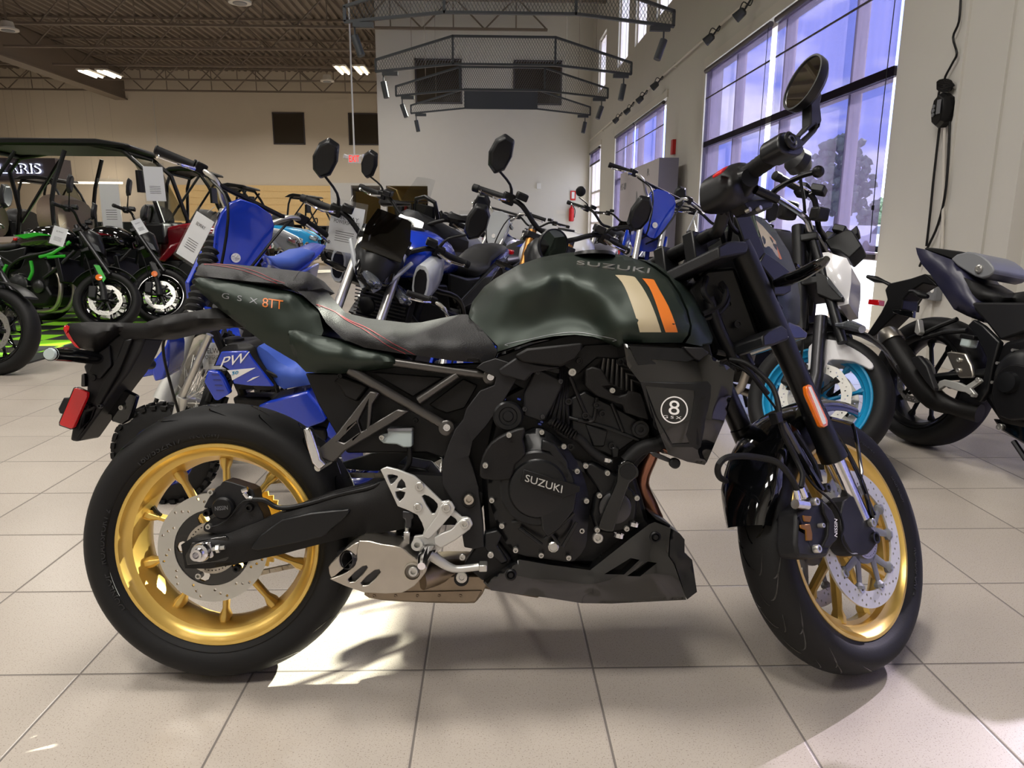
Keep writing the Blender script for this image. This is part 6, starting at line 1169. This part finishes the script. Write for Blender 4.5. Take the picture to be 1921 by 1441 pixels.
paper_tag(hit(648, 430, 1, 3.62), (.15, -1, .1), .155, .22, 'white price sheet in a clear sleeve on the silver twin headlight motorcycle', [('ELWAY', -.2, .2, .55, .08), ('POWERSPORTS', -.38, .1, .78, .08)], up=(.2, 0, 1))
roadbike(bike_at(axle(925, 712), -113), 'motorcycle behind the green tank with gold fork reservoirs and big angular mirror', steer=33, tank='white_paint', acc='blue', tail='light_grey', head='twin', fork='bronze', bars=(1.0, .40, .0), mz=.24)
adv, _ = roadbike(bike_at(Vector((-.82, 4.85, 0)), -132), 'dark grey adventure motorcycle with tall clear screen and hand guards', steer=30, tank='grey_plastic', tail='grey_black', head='twin', screen='clear', bars=(1.08, .42, -.02), mz=.22, wb=1.5, seatm='seat_side', knob=True)
for s in (-1, 1): mk('hand_guard', adv, 'black', lambda b: tube(b, [(1.0, s*.2, 1.15), (1.12, s*.34, 1.14), (1.0, s*.45, 1.13)], [.012, .03, .012], 8, 4)); 
mk('fairing', adv, 'grey_black', lambda b: loft(b, [(.8, .93, .2, .09), (1.0, .96, .22, .13), (1.16, 1.0, .15, .14), (1.24, .98, .08, .1)], 12), bev=0); mk('tower', adv, 'black', lambda b: (tube(b, [(1.0, -.1, 1.0), (1.05, -.09, 1.2), (1.05, .09, 1.2), (1.0, .1, 1.0)], .014, 8, 2), box(b, (1.04, 0, 1.12), (.03, .16, .1)))); mk('tall_screen', adv, 'clear', lambda b: loft(b, [(1.22, 1.05, .13, .006), (1.14, 1.2, .13, .006), (1.06, 1.34, .09, .006)], 12))
ds, _ = dirtbike(place(-.28, 7.2, -128, 1.36), 'pale grey dual sport motorcycle with a price sheet on its bars, near the far wall', RF=.33, plate='light_grey', fend='light_grey', boots=False, bars=(1.20, .40), steer=10, seatc='seat_side')
paper_tag(hit(884, 430, 1, 6.95), (.1, -1, 0), .2, .27, 'white price sheet on the pale dual sport motorcycle by the far wall', [('ELWAY', -.25, .2, .5, .08)])
roadbike(place(.80, 6.9, -118, 1.42), 'retro motorcycle with a round headlight and oval mirrors, behind the green tank', steer=33, tank='satin_black', tail='black', head='round', mirrors='round', bars=(1.05, .41, .02), mz=.2, acc='alu')
dirtbike(place(.98, 5.5, -105, 1.40), 'blue dirt bike with a rounded number plate, right of the round headlight', sc=1.1, RF=.34, boots=False, bars=(1.22, .40), steer=32)
cr, _ = roadbike(place(1.75, 6.0, -100, 1.5), 'motorcycle with a large clear touring windshield, behind the handlebar clamps', tank='blue', tail='blue_deep', head='round', bars=(1.06, .42, .04), mirrors='pod', mz=.16)
mk('touring_screen', cr, 'clear', lambda b: solid2d(b, csm([(-.24, .82), (.24, .82), (.25, 1.05), (.16, 1.26), (0, 1.33), (-.16, 1.26), (-.25, 1.05)], 3), [], lambda v: Vector((1.3-1.6*v.x**2-(v.y-.8)*.35, v.x, v.y)), lambda v: Vector((1.295-1.6*v.x**2-(v.y-.8)*.35, v.x, v.y)))); mk('screen_edge', cr, 'light_grey', lambda b: tube(b, [(1.3-1.6*x*x-(z-.8)*.35, x, z) for x, z in csm([(-.24, .82), (-.25, 1.05), (-.16, 1.26), (0, 1.33), (.16, 1.26), (.25, 1.05), (.24, .82)], 3)[:-3]], .007, 6))
roadbike(place(.25, 9.2, -118), 'small dark motorcycle far behind the gold reservoirs, seen over the tank', tank='gloss_black', head='round', bars=(1.05, .4, 0), mirrors=None); roadbike(place(1.45, 9.0, -105), 'yellow and black motorcycle left of the blue number plate, far back', tank='yellow', head='twin', bars=(1.1, .4, 0), mirrors=None, screen='smoke'); roadbike(place(-1.3, 9.8, -125), 'black motorcycle standing far back before the passage opening', tank='gloss_black', head='round', mirrors='pod')
# white naked with cyan wheels
n, nS = roadbike(bike_at(axle(1508, 748), -84), 'white naked motorcycle with cyan wheels behind the front fork', tank='grey_black', tail='white_paint', rim='cyan', steer=44, head=None, fender='black', mirrors=None, bars=(1.02, .38, .0), fork='satin_black', forklow='dark_metal')
FN = Frame(n.matrix_world @ nS)
def npl(name, P, y0, y1, m, **k): return plt(name, P, y0, y1, m, n, FN, ml=nS, **k)
C8 = cvt(1380, 380, 2.882)
nh = skn('headlight_cowl', [q+(-.10,) for q in C8(420, 300, 450, 272, 500, 268, 560, 290, 600, 300, 626, 350, 624, 440, 612, 520, 612, 548, 560, 560, 500, 510, 440, 400)], c3d(C8, 520, 380, -.12, 560, 450, -.115), 'white_paint', n, FN, ml=nS, back=.1, step=9)
npl('headlight_side', C8(430, 372, 500, 400, 584, 510, 580, 528, 520, 528, 440, 495), -.13, -.1, 'black', bev=.004); npl('headlight_glass', C8(492, 400, 512, 420, 582, 505, 570, 515, 500, 440), -.137, -.12, 'lamp_glass', bev=.002); npl('headlight_glass', C8(584, 340, 620, 370, 618, 440, 598, 430, 584, 390), -.02, .02, 'gloss_black', bev=.002)
ins = npl('instrument', C8(480, 205, 600, 142, 632, 150, 684, 232, 612, 300, 560, 262, 510, 252), -.06, .06, 'satin_black', bev=.006); npl('instrument', C8(620, 150, 655, 120, 664, 165, 640, 185), -.03, .03, 'black', bev=.005)
npl('front_fender', csm(C8(395, 780, 450, 742, 540, 745, 640, 790, 700, 830, 740, 870, 742, 892, 720, 900, 640, 860, 520, 850, 490, 880, 420, 1000, 385, 1010, 392, 860), 2), -.075, .075, 'white_paint', bev=.02)
for q in ((418, 905), (408, 970)): bolt(n, C8(*q)[0]+(-.078,), .012, 'black', fr=FN, ml=nS)
b = NB(); tube(b, [FN.p(*C8(x, y)[0], d) for x, y, d in ((500, 640, -.06), (560, 665, -.12), (620, 665, -.18), (685, 685, -.24))], [.016, .012, .022, .016], 10, 3); obj('turn_signal', b, 'lamp_glass', n, ml=nS)
b = NB(); tube(b, [FN.p(*q, -.1) for q in ((1498, 425), (1504, 620))], .03, 14); obj('fork_upper', b, 'black', n, ml=nS)
b = NB(); P0 = hit(1455, 372, 1, 2.75); P1 = hit(1530, 420, 1, 2.85); g_ = n.matrix_world.inverted(); tube(b, [g_ @ P for P in (hit(1440, 362, 1, 2.7), hit(1475, 383, 1, 2.75), hit(1510, 408, 1, 2.8), hit(1520, 430, 1, 2.85))], .012, 10, 3); obj('lever_bar', b, 'chrome', n)
b = NB(); P = g_ @ hit(1537, 402, 1, 2.8); box(b, P, (.065, .05, .05)); obj('brake_reservoir', b, 'satin_black', n, bev=.008); b = NB(); P = g_ @ hit(1478, 395, 1, 2.82); box(b, P, (.06, .06, .07)); obj('switch_pod', b, 'black', n, bev=.012)
ms = NB(); tube(ms, [g_ @ hit(x, y, 1, Y) for x, y, Y in ((1510, 400, 2.8), (1508, 375, 2.78), (1503, 345, 2.75), (1500, 318, 2.72))], .006, 8, 3); obj('mirror_stem', ms, 'black', n); ms = NB(); b = ms; lathe(b, g_ @ hit(1490, 298, 1, 2.72), g_.to_3x3() @ Vector((.9, .3, -.5)), [(-.02, .0), (0, .045), (.03, .05), (.07, .02), (.08, .0)], 16); obj('mirror', b, 'satin_black', n)
# navy naked seen from behind at the right edge
P = hit(1716, 832, 2, 0); MTm = Matrix.Translation(P) @ Matrix.Rotation(R(-76), 4, 'Z') @ Matrix.Rotation(-R(9), 4, 'X')
t, tS = roadbike(MTm, 'dark navy naked motorcycle seen from behind beside the column at the right edge', tank='navy', tail='navy', rim='satin_black', steer=-5, frame='satin_black', mirrors=None, exh='matte_black')
for o in [c for c in t.children if c.name.split('.')[0] in ('seat', 'frame', 'tail_cowl', 'tail_light', 'plate_bracket', 'turn_signal', 'side_panel', 'muffler', 'footpeg_bracket', 'header_pipe')]:
    if o.name.split('.')[0] == 'turn_signal' and o.location.length >= 0 and max(v.co.x for v in o.data.vertices) > 0: continue
    for c in o.children: bpy.data.objects.remove(c)
    bpy.data.objects.remove(o)
FT = Frame(MTm); r8 = cvt(1600, 440, 3.274)
def tpl(name, Pp, y0, y1, m, par=t, **k): return plt(name, Pp, y0, y1, m, par, FT, **k)
tt = skn('tail_cowl', [q+(-.09,) for q in r8(386, 80, 445, 92, 540, 130, 620, 160, 690, 240, 830, 430, 900, 480, 830, 492, 800, 540, 700, 500, 620, 460, 560, 370, 480, 250, 420, 180, 395, 120)], c3d(r8, 560, 230, -.12, 650, 380, -.13, 740, 460, -.13, 470, 150, -.105), 'navy', t, FT, mirror=True, step=8, lim=(-.14, -.08))
tpl('passenger_seat', csm(r8(440, 92, 470, 80, 600, 95, 700, 110, 790, 130, 860, 190, 858, 240, 800, 268, 720, 240, 640, 190, 610, 150), 2), -.09, .09, 'seat_side', bev=.02); tpl('seat_cowl', csm(r8(600, 150, 700, 105, 790, 130, 860, 195, 858, 240, 790, 270, 700, 230), 2), -.10, .10, 'grey_plastic', bev=.02)
disc('seat_lock', r8(778, 212)[0]+(-.10,), [(0, .018), (.008, .018), (.01, .012), (.006, .01), (.006, 0)], 'steel', t, FT)
skn('rider_seat', [q+(-.10,) for q in csm(r8(590, 260, 620, 245, 700, 270, 800, 330, 920, 368, 1049, 350, 1120, 330, 1130, 420, 1049, 420, 900, 420, 720, 410, 640, 380), 1)], c3d(r8, 800, 370, -.13, 950, 395, -.14), 'seat_side', t, FT, mirror=True, step=9, lim=(-.15, -.08)); tpl('side_panel', csm(r8(700, 415, 1049, 415, 1140, 400, 1140, 560, 1049, 600, 900, 650, 830, 560, 760, 480), 1), -.13, .13, 'grey_black', bev=.01)
tpl('rear_fender', csm(r8(500, 290, 440, 240, 350, 270, 220, 300, 195, 340, 210, 400, 170, 480, 68, 636, 130, 620, 250, 500, 300, 460, 305, 400, 350, 350, 430, 300, 520, 320), 1), -.05, .05, 'black', bev=.006); tpl('reflector', r8(96, 397, 160, 402, 156, 436, 90, 428), -.01, .03, 'red_lens', bev=.003); tpl('plate_bracket', r8(240, 460, 370, 470, 366, 512, 290, 496, 245, 480), -.08, -.06, 'gloss_black', bev=.003)
for L in (((230, 310), (190, 290), (140, 275), (90, 258)), ((350, 350), (380, 350), (420, 372), (460, 382))): b = NB(); tube(b, [FT.p(*r8(*q)[0], -.04 if L[0][0] < 300 else -.1) for q in L], [.01, .009, .018, .01], 10, 3); obj('turn_signal', b, 'satin_black', t)
b = NB(); tube(b, [FT.p(*r8(x, y)[0], d) for x, y, d in ((225, 640, -.19), (300, 760, -.19), (400, 900, -.18), (500, 1010, -.16), (620, 1060, -.13), (780, 1100, -.1))], [.05, .056, .055, .05, .035, .04], 20, 3); mu = obj('muffler', b, 'matte_black', t); b = NB(); tube(b, [FT.p(*r8(x, y)[0], -.19) for x, y in ((205, 600), (225, 632), (245, 668))], [.042, .055, .058], 20, 0); obj('muffler_tip', b, 'brushed', mu); tpl('muffler_guard', csm(r8(352, 760, 400, 740, 450, 800, 500, 940, 495, 965, 440, 900, 370, 800), 1), -.26, -.23, 'grey_black', mu, bev=.006)
hp = tpl('heel_plate', csm(r8(570, 725, 600, 716, 690, 730, 725, 800, 740, 865, 730, 880, 650, 880, 610, 820), 1), -.185, -.17, 'brushed', bev=.006); tpl('footpeg_bracket', csm(r8(530, 900, 560, 890, 650, 910, 690, 930, 770, 880, 785, 900, 720, 945, 750, 980, 740, 1000, 690, 970, 640, 960, 560, 930, 515, 960, 505, 945), 1), -.19, -.17, 'alu', bev=.003)
for q in ((650, 772), (648, 835), (768, 893), (738, 985)): bolt(hp, r8(*q)[0]+(-.187,), .01, fr=FT)
tpl('frame_spar', csm(r8(740, 520, 800, 560, 900, 660, 860, 800, 830, 960, 780, 1030, 740, 1020, 800, 880, 820, 760, 770, 650, 700, 560), 1), -.15, -.12, 'satin_black', bev=.006); tpl('engine_case', csm(r8(880, 860, 960, 800, 1060, 810, 1130, 900, 1120, 1100, 960, 1140, 870, 1080, 850, 960), 2), -.19, -.1, 'black', bev=.012); disc('engine_cover', r8(960, 910)[0]+(-.19,), [(0, .045), (.02, .04), (.024, 0)], 'satin_black', t, FT)
tpl('belly_pan', r8(850, 1130, 1049, 1150, 1140, 1160, 1140, 1280, 1049, 1290, 900, 1200), -.12, .12, 'gloss_black', bev=.01); bolt(t, r8(903, 1182)[0]+(-.125,), .014, 'steel', fr=FT); b = NB(); tube(b, [FT.p(*q, .02) for q in ((1902, 828), (1925, 862))], .012, 8); obj('stand_foot', b, 'dark_metal', t)
for L in (((640, 520), (540, 560), (430, 610)), ((700, 590), (560, 600), (430, 640))): b = NB(); tube(b, [FT.p(*r8(*q)[0], -.13) for q in L], .011, 8); obj('peg_bracket', b, 'satin_black', t)
tpl('passenger_peg', r8(388, 520, 400, 520, 412, 600, 395, 620, 375, 600), -.17, -.14, 'alu', bev=.004); b = NB(); box(b, FT.p(*r8(715, 660)[0], -.14), (.05, .05, .05)); rv2 = obj('brake_reservoir', b, 'frost', t, bev=.008); b = NB(); box(b, FT.p(*r8(730, 632)[0], -.14), (.07, .06, .02)); obj('reservoir_cap', b, 'black', rv2, bev=.004)
# three naked bikes on the green mat
for (ax_, ay_, deg, st_, lab, tk_, ac_, fr2, rm_) in ((193, 566, -14, 28, 'black and green naked motorcycle with green frame on the mat', 'gloss_black', 'kgreen', 'kgreen', 'gloss_black'), (296, 556, -14, 28, 'black and red naked motorcycle behind the green framed one', 'gloss_black', 'maroon', 'satin_black', 'gloss_black'), (-14, 622, -16, 6, 'dark motorcycle cut by the left edge, only its front wheel showing', 'gloss_black', 'kgreen', 'kgreen', 'gloss_black')):
    k_, kS = roadbike(bike_at(axle(ax_, ay_), deg), lab, steer=st_, tank=tk_, acc=ac_, frame='satin_black', rim=rm_, head='side', tail='satin_black', bars=(1.03, .38, .0), mz=.27, forklow='grey_black', fork='dark_metal', exh='brushed', lever='black')
    mk('brand_lettering', k_, 'light_grey', lambda b: text_solid(b, 'Kawasaki', (.66, -.15, .905), (.2, 0, 0), (0, 0, .032), (0, -.039, 0), .01))
    mk('side_reflector', k_, 'orange_lens', lambda b: lathe(b, (1.36, -.13, .50), (0, -1, 0), [(0, .03), (.01, .03), (.012, .0)], 20), ml=kS); (mk('green_frame', k_, 'kgreen', lambda b: [tube(b, P, .016, 8, 2) for P in ([(1.08, -.08, .86), (.95, -.15, .74), (.82, -.17, .7)], [(1.05, -.1, .72), (.9, -.16, .70)], [(.42, -.15, .62), (.36, -.15, .52)], [(.72, -.17, .66), (.74, -.17, .56), (.70, -.17, .48)])]) if ac_ == 'kgreen' else None); mk('fender_stay', k_, ac_ if ac_ == 'kgreen' else 'satin_black', lambda b: xz(b, [(1.30, .62), (1.35, .62), (1.42, .5), (1.40, .46)], -.13, -.12), ml=kS)
paper_tag(hit(110, 443, 1, 6.0), (.3, -1, .2), .10, .145, 'white price sheet on the green framed motorcycle', [('ELWAY', -.25, .2, .5, .08)], up=(.35, 0, 1)); paper_tag(hit(262, 425, 1, 6.9), (.8, -1, .5), .09, .14, 'price sheet hung on the black and red motorcycle', [('ELWAY', -.25, .2, .5, .08)], up=(-.5, 0, 1))
# blue dirt bike and the child's bike
A_ = axle(300, 742, .34); db, dS = dirtbike(place(A_.x, A_.y, -91, 1.38, 12), 'large blue dirt bike with black fork boots, front wheel behind the tail', wb=1.38, bars=(1.17, .40), steer=37)
paper_tag(hit(366, 446, 1, 2.98), (-.2, -1, .1), .085, .19, 'long white price sheet on the fork of the large blue dirt bike', [('ELWAY', -.25, .25, .5, .07)], up=(.6, 0, 1)); paper_tag(hit(405, 668, 1, 2.72), (0, -1, 0), .10, .10, 'white sheet partly hidden behind the small blue bike', [('ELWAY', -.3, .1, .7, .2), ('POWERSPORTS', -.45, -.12, .9, .16)])
Y_ = 2.62; O_ = hit(640, 925, 2, 0); PWm = Matrix.Translation((O_.x, Y_, 0)) @ Matrix.Rotation(math.pi, 4, 'Z'); pw = empty('childs_motorcycle', PWm, 'small blue child sized motorcycle facing left behind the rear wheel', 'motorcycle', 'motorcycles on the showroom floor'); FPw = Frame(PWm)
p4 = cvt(190, 580, 4.269)
def ppl(name, Pp, y0, y1, m, par=pw, **k): return plt(name, Pp, y0, y1, m, par, FPw, **k)
fa = FPw.p(312, 850, 0); wheel(pw, (fa.x, 0, fa.z), fa.z, .075, 'blue_deep', None, True, rim=fa.z*.62, ns=3); wheel(pw, (FPw.p(665, 862, 0).x, 0, fa.z), fa.z, .075, 'blue_deep', None, True, rim=fa.z*.62, ns=3)
for s in (-1, 1):
    b = NB(); tube(b, [FPw.p(394, 628, .06*s), FPw.p(338, 752, .06*s)], .013, 12); fk = obj('fork_tube', b, 'steel', pw); b = NB(); tube(b, [FPw.p(343, 745, .06*s), FPw.p(330, 790, .06*s), FPw.p(310, 858, .06*s)], [.022, .017, .015], 12); obj('fork_leg', b, 'alu', fk)
ppl('number_plate', csm(p4(560, 350, 640, 250, 665, 180, 675, 260, 668, 400, 630, 500, 560, 520, 540, 450), 1), -.07, .07, 'blue', bev=.01); ppl('front_fender', csm(p4(175, 505, 200, 480, 290, 475, 390, 440, 400, 400, 540, 370, 600, 400, 600, 500, 500, 490, 400, 510, 200, 525), 1), -.05, .05, 'blue', bev=.008); ppl('sticker', p4(445, 385, 500, 374, 495, 420, 438, 430), .051, .055, 'paper'); ppl('sticker', p4(505, 374, 528, 372, 520, 414, 500, 418), .051, .055, 'orange')
pt = skn('fuel_tank', [q+(.09,) for q in p4(960, 320, 1010, 285, 1190, 275, 1235, 305, 1250, 380, 1400, 600, 1400, 635, 1300, 650, 1090, 640, 1050, 590, 1030, 500, 960, 455, 900, 455)], c3d(p4, 1100, 400, .11, 1150, 520, .115, 1250, 560, .11), 'matte_black', pw, FPw, back=-.09, step=9)
ppl('tank_panel', p4(975, 335, 1180, 330, 1210, 380, 1225, 400, 1390, 612, 1200, 605, 1075, 590, 1040, 480, 985, 440, 925, 445), .10, .119, 'blue', pt, bev=.003)
b = NB(); g2 = lambda x, y: FPw.p(*p4(x, y)[0], .121); bl, tl_, br = g2(950, 470), g2(985, 385), g2(1155, 425); text_solid(b, 'PW', bl, br-bl, tl_-bl, (0, .002, 0), .08); obj('lettering', b, 'paper', pt)
b = NB(); bl, tl_, br = g2(1045, 528), g2(1050, 500), g2(1095, 520); text_solid(b, '50', bl, br-bl, tl_-bl, (0, .002, 0), .06); obj('lettering', b, 'cyan', pt)
for L in ((1010, 490, 1235, 470, 1050, 570, 1040, 530), (1165, 582, 1215, 548, 1270, 535, 1200, 570)): ppl('flash', p4(*L), .119, .121, 'paper', pt, bev=0)
disc('fuel_cap', p4(1070, 275)[0]+(0,), [(0, .035), (.02, .033), (.025, .02)], 'black', pw, FPw, d=(0, 0, 1)); ppl('tank_shroud', csm(p4(848, 570, 880, 480, 960, 490, 1000, 540, 1052, 650, 1050, 665, 950, 720, 930, 712), 1), .10, .13, 'blue', bev=.008)
for k in range(4): ppl('shroud_slot', p4(885+k*12, 520+k*42, 945+k*12, 522+k*42, 948+k*12, 530+k*42, 887+k*12, 528+k*42), .131, .133, 'blue_deep', bev=0)
skn('seat', [q+(.08,) for q in csm(p4(1225, 340, 1260, 295, 1330, 340, 1420, 420, 1500, 465, 1600, 470, 1750, 580, 1700, 600, 1460, 640, 1400, 600, 1300, 480), 1)], c3d(p4, 1450, 520, .10, 1600, 560, .10), 'blue_seat', pw, FPw, back=-.08, step=9); ppl('seat_top', csm(p4(1228, 318, 1262, 292, 1330, 335, 1430, 420, 1520, 460, 1610, 470, 1600, 478, 1480, 478, 1380, 420, 1300, 355), 1), -.075, .092, 'seat', bev=.008)
ppl('rear_fender', csm(p4(1370, 685, 1470, 645, 1745, 575, 1830, 680, 1885, 790, 1860, 810, 1700, 868, 1600, 790, 1540, 765, 1440, 780), 1), -.08, .10, 'blue', bev=.008); ppl('chain_case', csm(p4(1840, 920, 1870, 840, 1921, 830, 1921, 960, 1880, 1000, 1850, 970), 1), .02, .10, 'blue', bev=.006)
b = NB(); plate(b, FPw, p4(1120, 660, 1400, 660, 1560, 760, 1700, 880, 1850, 900, 1850, 1000, 1560, 990, 1300, 860, 1160, 800), -.05, .05); obj('engine', b, 'black', pw, bev=.01); b = NB(); plate(b, FPw, p4(1540, 830, 1640, 820, 1640, 900, 1560, 910), .05, .08); obj('carburettor', b, 'alu', pw, bev=.008)
b = NB(); tube(b, [FPw.p(402, 620, s*.04) for s in (0,)]+[FPw.p(470, 770, 0), FPw.p(520, 850, 0), FPw.p(650, 850, 0)], .016, 8, 3); obj('frame_tube', b, 'black', pw)
b = NB(); hbp = FPw.p(410, 600, 0); tube(b, [hbp+Vector((-.10, -.24, .08)), hbp+Vector((-.03, -.1, .06)), hbp, hbp+Vector((-.03, .1, .06))], .01, 8, 3); obj('handlebar', b, 'black', pw); tp = NB(); tube(tp, [FPw.p(*p4(x, y)[0], .09) for x, y in ((560, 170), (500, 260), (505, 400), (560, 620), (620, 830))], .005, 6, 4); obj('cable', tp, 'black', pw)
b = NB(); tube(b, [FPw.p(x, y, -.1) for x, y in ((420, 865), (700, 862))], .012, 8); obj('side_stand', b, 'steel', pw)
# handlebar of a small bike in front of the silver one
sb, _ = dirtbike(place(-.24, 2.55, -100, .8, 8), 'small child sized dirt bike, only its chrome levered handlebar showing over the seat', sc=.62, boots=False, steer=34)
# ------------------------------------------------------------------ side by side vehicles
def utv(Px, Py, deg, lab, body, L=3.4, seats=2, wind=True, W_=1.45, H_=1.92, open_=False, group='side by side vehicles in a row'):
    e = empty('utility_vehicle', Matrix.Translation((Px, Py, 0)) @ Matrix.Rotation(R(deg), 4, 'Z'), lab, 'utility vehicle', group); h = W_/2
    for x in (-.75, -L+.9):
        for s in (-1, 1):
            w_ = mk('wheel', e, 'dark_metal', lambda b: lathe(b, (0, s*(h-.26), 0), (0, s, 0), [(0, .17), (.2, .17), (.22, .15), (.16, .12), (.16, .03), (.2, .02)], 20), ml=Matrix.Translation((x, 0, .34))); mk('tyre', w_, 'rubber', lambda b: [v for v in [knobby(b, .34, .24, .17, 18)]] and bmesh.ops.transform(b, matrix=Matrix.Translation((0, s*(h-.12), 0)), verts=b.verts))
            mk('fender', e, body if x > -1 else 'satin_black', lambda b: xz(b, csm([(x-.45, .62), (x-.3, .80), (x, .88), (x+.35, .80), (x+.48, .62), (x+.40, .62), (x+.25, .74), (x, .79), (x-.25, .72), (x-.38, .60)], 1), s*(h-.3), s*h), bev=.02)
    mk('chassis', e, 'black', lambda b: (bx(b, -L+.5, -.5, -h+.3, h-.3, .28, .5), bx(b, -L+.05, -.1, -.3, .3, .3, .5), bx(b, -L+1.5, -1.25, -h+.05, h-.05, .42, .62)), bev=.02)
    mk('hood', e, body, lambda b: xz(b, csm([(-1.25, .98), (-.9, 1.05), (-.35, .96), (-.08, .82), (-.02, .62), (-.1, .52), (-1.25, .62)], 1), -h+.28, h-.28), bev=.05)
    for s in (-1, 1): mk('headlight', e, 'lamp_glass', lambda b: box(b, (-.12, s*(h-.34), .78), (.16, .2, .09), Matrix.Rotation(R(20), 3, 'Y')), bev=.02)
    mk('grille', e, 'gloss_black', lambda b: (box(b, (-.04, 0, .66), (.06, .5, .16)), tube(b, [(.04, -.35, .45), (.08, -.3, .7), (.08, .3, .7), (.04, .35, .45)], .025, 8, 2)), bev=0)
    x0, x1, xf = -L+1.25, -L+2.3 if seats > 2 else -1.9, -1.15
    cols = [x0+.0] + ([(x0+xf)/2] if seats > 2 else []) + [xf]
    def cage(b):
        for s in (-1, 1):
            tube(b, [(x0-.1, s*(h-.1), .6), (x0, s*(h-.08), 1.2), (x0+.1, s*(h-.14), H_-.08), (xf-.35, s*(h-.14), H_-.06), (xf+.02, s*(h-.1), 1.05)], .027, 8, 3)
            for c in cols[1:-1]: tube(b, [(c-.1, s*(h-.08), .6), (c-.12, s*(h-.08), 1.3), (c+.05, s*(h-.14), H_-.08)], .025, 8, 3)
            tube(b, [(x0+.55, s*(h-.12), H_-.1), (x0, s*(h-.08), 1.05)], .02, 8)
        for x in (x0+.1, xf-.35): tube(b, [(x, -h+.14, H_-.07), (x, h-.14, H_-.07)], .025, 8)
    mk('roll_cage', e, 'satin_black', cage)
    if not open_: mk('roof', e, 'black', lambda b: xz(b, csm([(x0-.05, H_-.05), (x0+.1, H_+.03), (xf-.6, H_+.05), (xf-.25, H_-.0), (xf-.22, H_-.05), (xf-.6, H_-.03)], 1), -h+.06, h-.06), bev=.03)
    if wind: mk('windshield', e, 'wind', lambda b: solid2d(b, [(-h+.14, 1.08), (h-.14, 1.08), (h-.18, H_-.1), (-h+.18, H_-.1)], [], lambda v: Vector((xf+.04-(v.y-1.05)*.42, v.x, v.y)), lambda v: Vector((xf+.035-(v.y-1.05)*.42, v.x, v.y))))
    for c in [xf-.95] + ([xf-1.95] if seats > 2 else []):
        sm_ = 'brown_seat' if seats > 2 else 'seat'
        mk('bench_seat', e, sm_, lambda b: (loft(b, [(c-.25, .78, h-.2, .09), (c+.3, .8, h-.2, .09)], 14), loft(b, [(c-.38, 1.12, h-.16, .26), (c-.26, 1.10, h-.13, .27), (c-.16, 1.08, h-.16, .24)], 20)), sharp=50)
    mk('dashboard', e, 'black', lambda b: bx(b, xf-.25, xf+.02, -h+.15, h-.15, .8, 1.05), bev=.03); mk('steering_wheel', e, 'rubber', lambda b: tube(b, [Vector((xf-.4, .3, 1.1))+Vector((.06*math.sin(a), .17*math.cos(a), .16*math.sin(a))) for a in np.linspace(0, 6.28, 20)], .016, 8))
    mk('cargo_bed', e, 'satin_black', lambda b: (bx(b, -L, x0-.1, -h+.1, h-.1, .78, .84), bx(b, -L, x0-.1, -h+.1, -h+.14, .8, 1.08), bx(b, -L, x0-.1, h-.14, h-.1, .8, 1.08), bx(b, -L, -L+.04, -h+.1, h-.1, .8, 1.08)), bev=.01)
    mk('side_mirror', e, 'satin_black', lambda b: (box(b, (xf-.1, -h-.12, 1.5), (.04, .14, .24), Matrix.Rotation(R(-25), 3, 'Z')), tube(b, [(xf-.15, -h+.1, 1.45), (xf-.1, -h-.08, 1.45)], .012, 6)), bev=.01)
    for s in (-1, 1): mk('door', e, 'satin_black', lambda b: xz(b, csm([(xf-.9, .55), (xf-.85, .95), (xf-.5, .88), (xf-.1, .95), (xf-.05, .55)], 1), s*(h-.05), s*(h-.01)), bev=.01)
    mk('suspension', e, 'dark_metal', lambda b: [tube(b, [(-.75, s*.25, .8), (-.75, s*.5, .38)], .035, 8) for s in (-1, 1)]); return e
utv(-2.8, 9.6, 9, 'long side by side with brown bench seats, black roof and dark red hood', 'maroon', L=4.4, seats=4)
utv(-3.35, 13.3, 8, 'grey side by side with black roof, right behind the red one', 'grey_plastic', L=3.3, W_=1.5); utv(-3.75, 16.6, 6, 'bright teal side by side with black cage before the slat wall', 'teal', L=3.2, wind=False, W_=1.6, H_=1.85)
utv(-3.5, 20.8, -8, 'dark side by side with black roof, right of the teal one', 'gloss_black', L=3.2, wind=False, H_=1.85); utv(-8.3, 13.2, 12, 'dark open side by side at the far left behind the brown seats', 'grey_black', L=3.4, H_=1.8); utv(-7.9, 17.0, 8, 'black cabbed side by side behind the red one, under the strip lights', 'gloss_black', L=3.4, H_=2.0)
paper_tag(hit(290, 345, 1, 8.55), (.6, -1, .2), .2, .38, 'white brochure taped inside the windshield of the red side by side', []); paper_tag(hit(208, 388, 1, 8.6), (.2, -1, 0), .2, .5, 'folded white paper hanging from the cage of the red side by side', [])
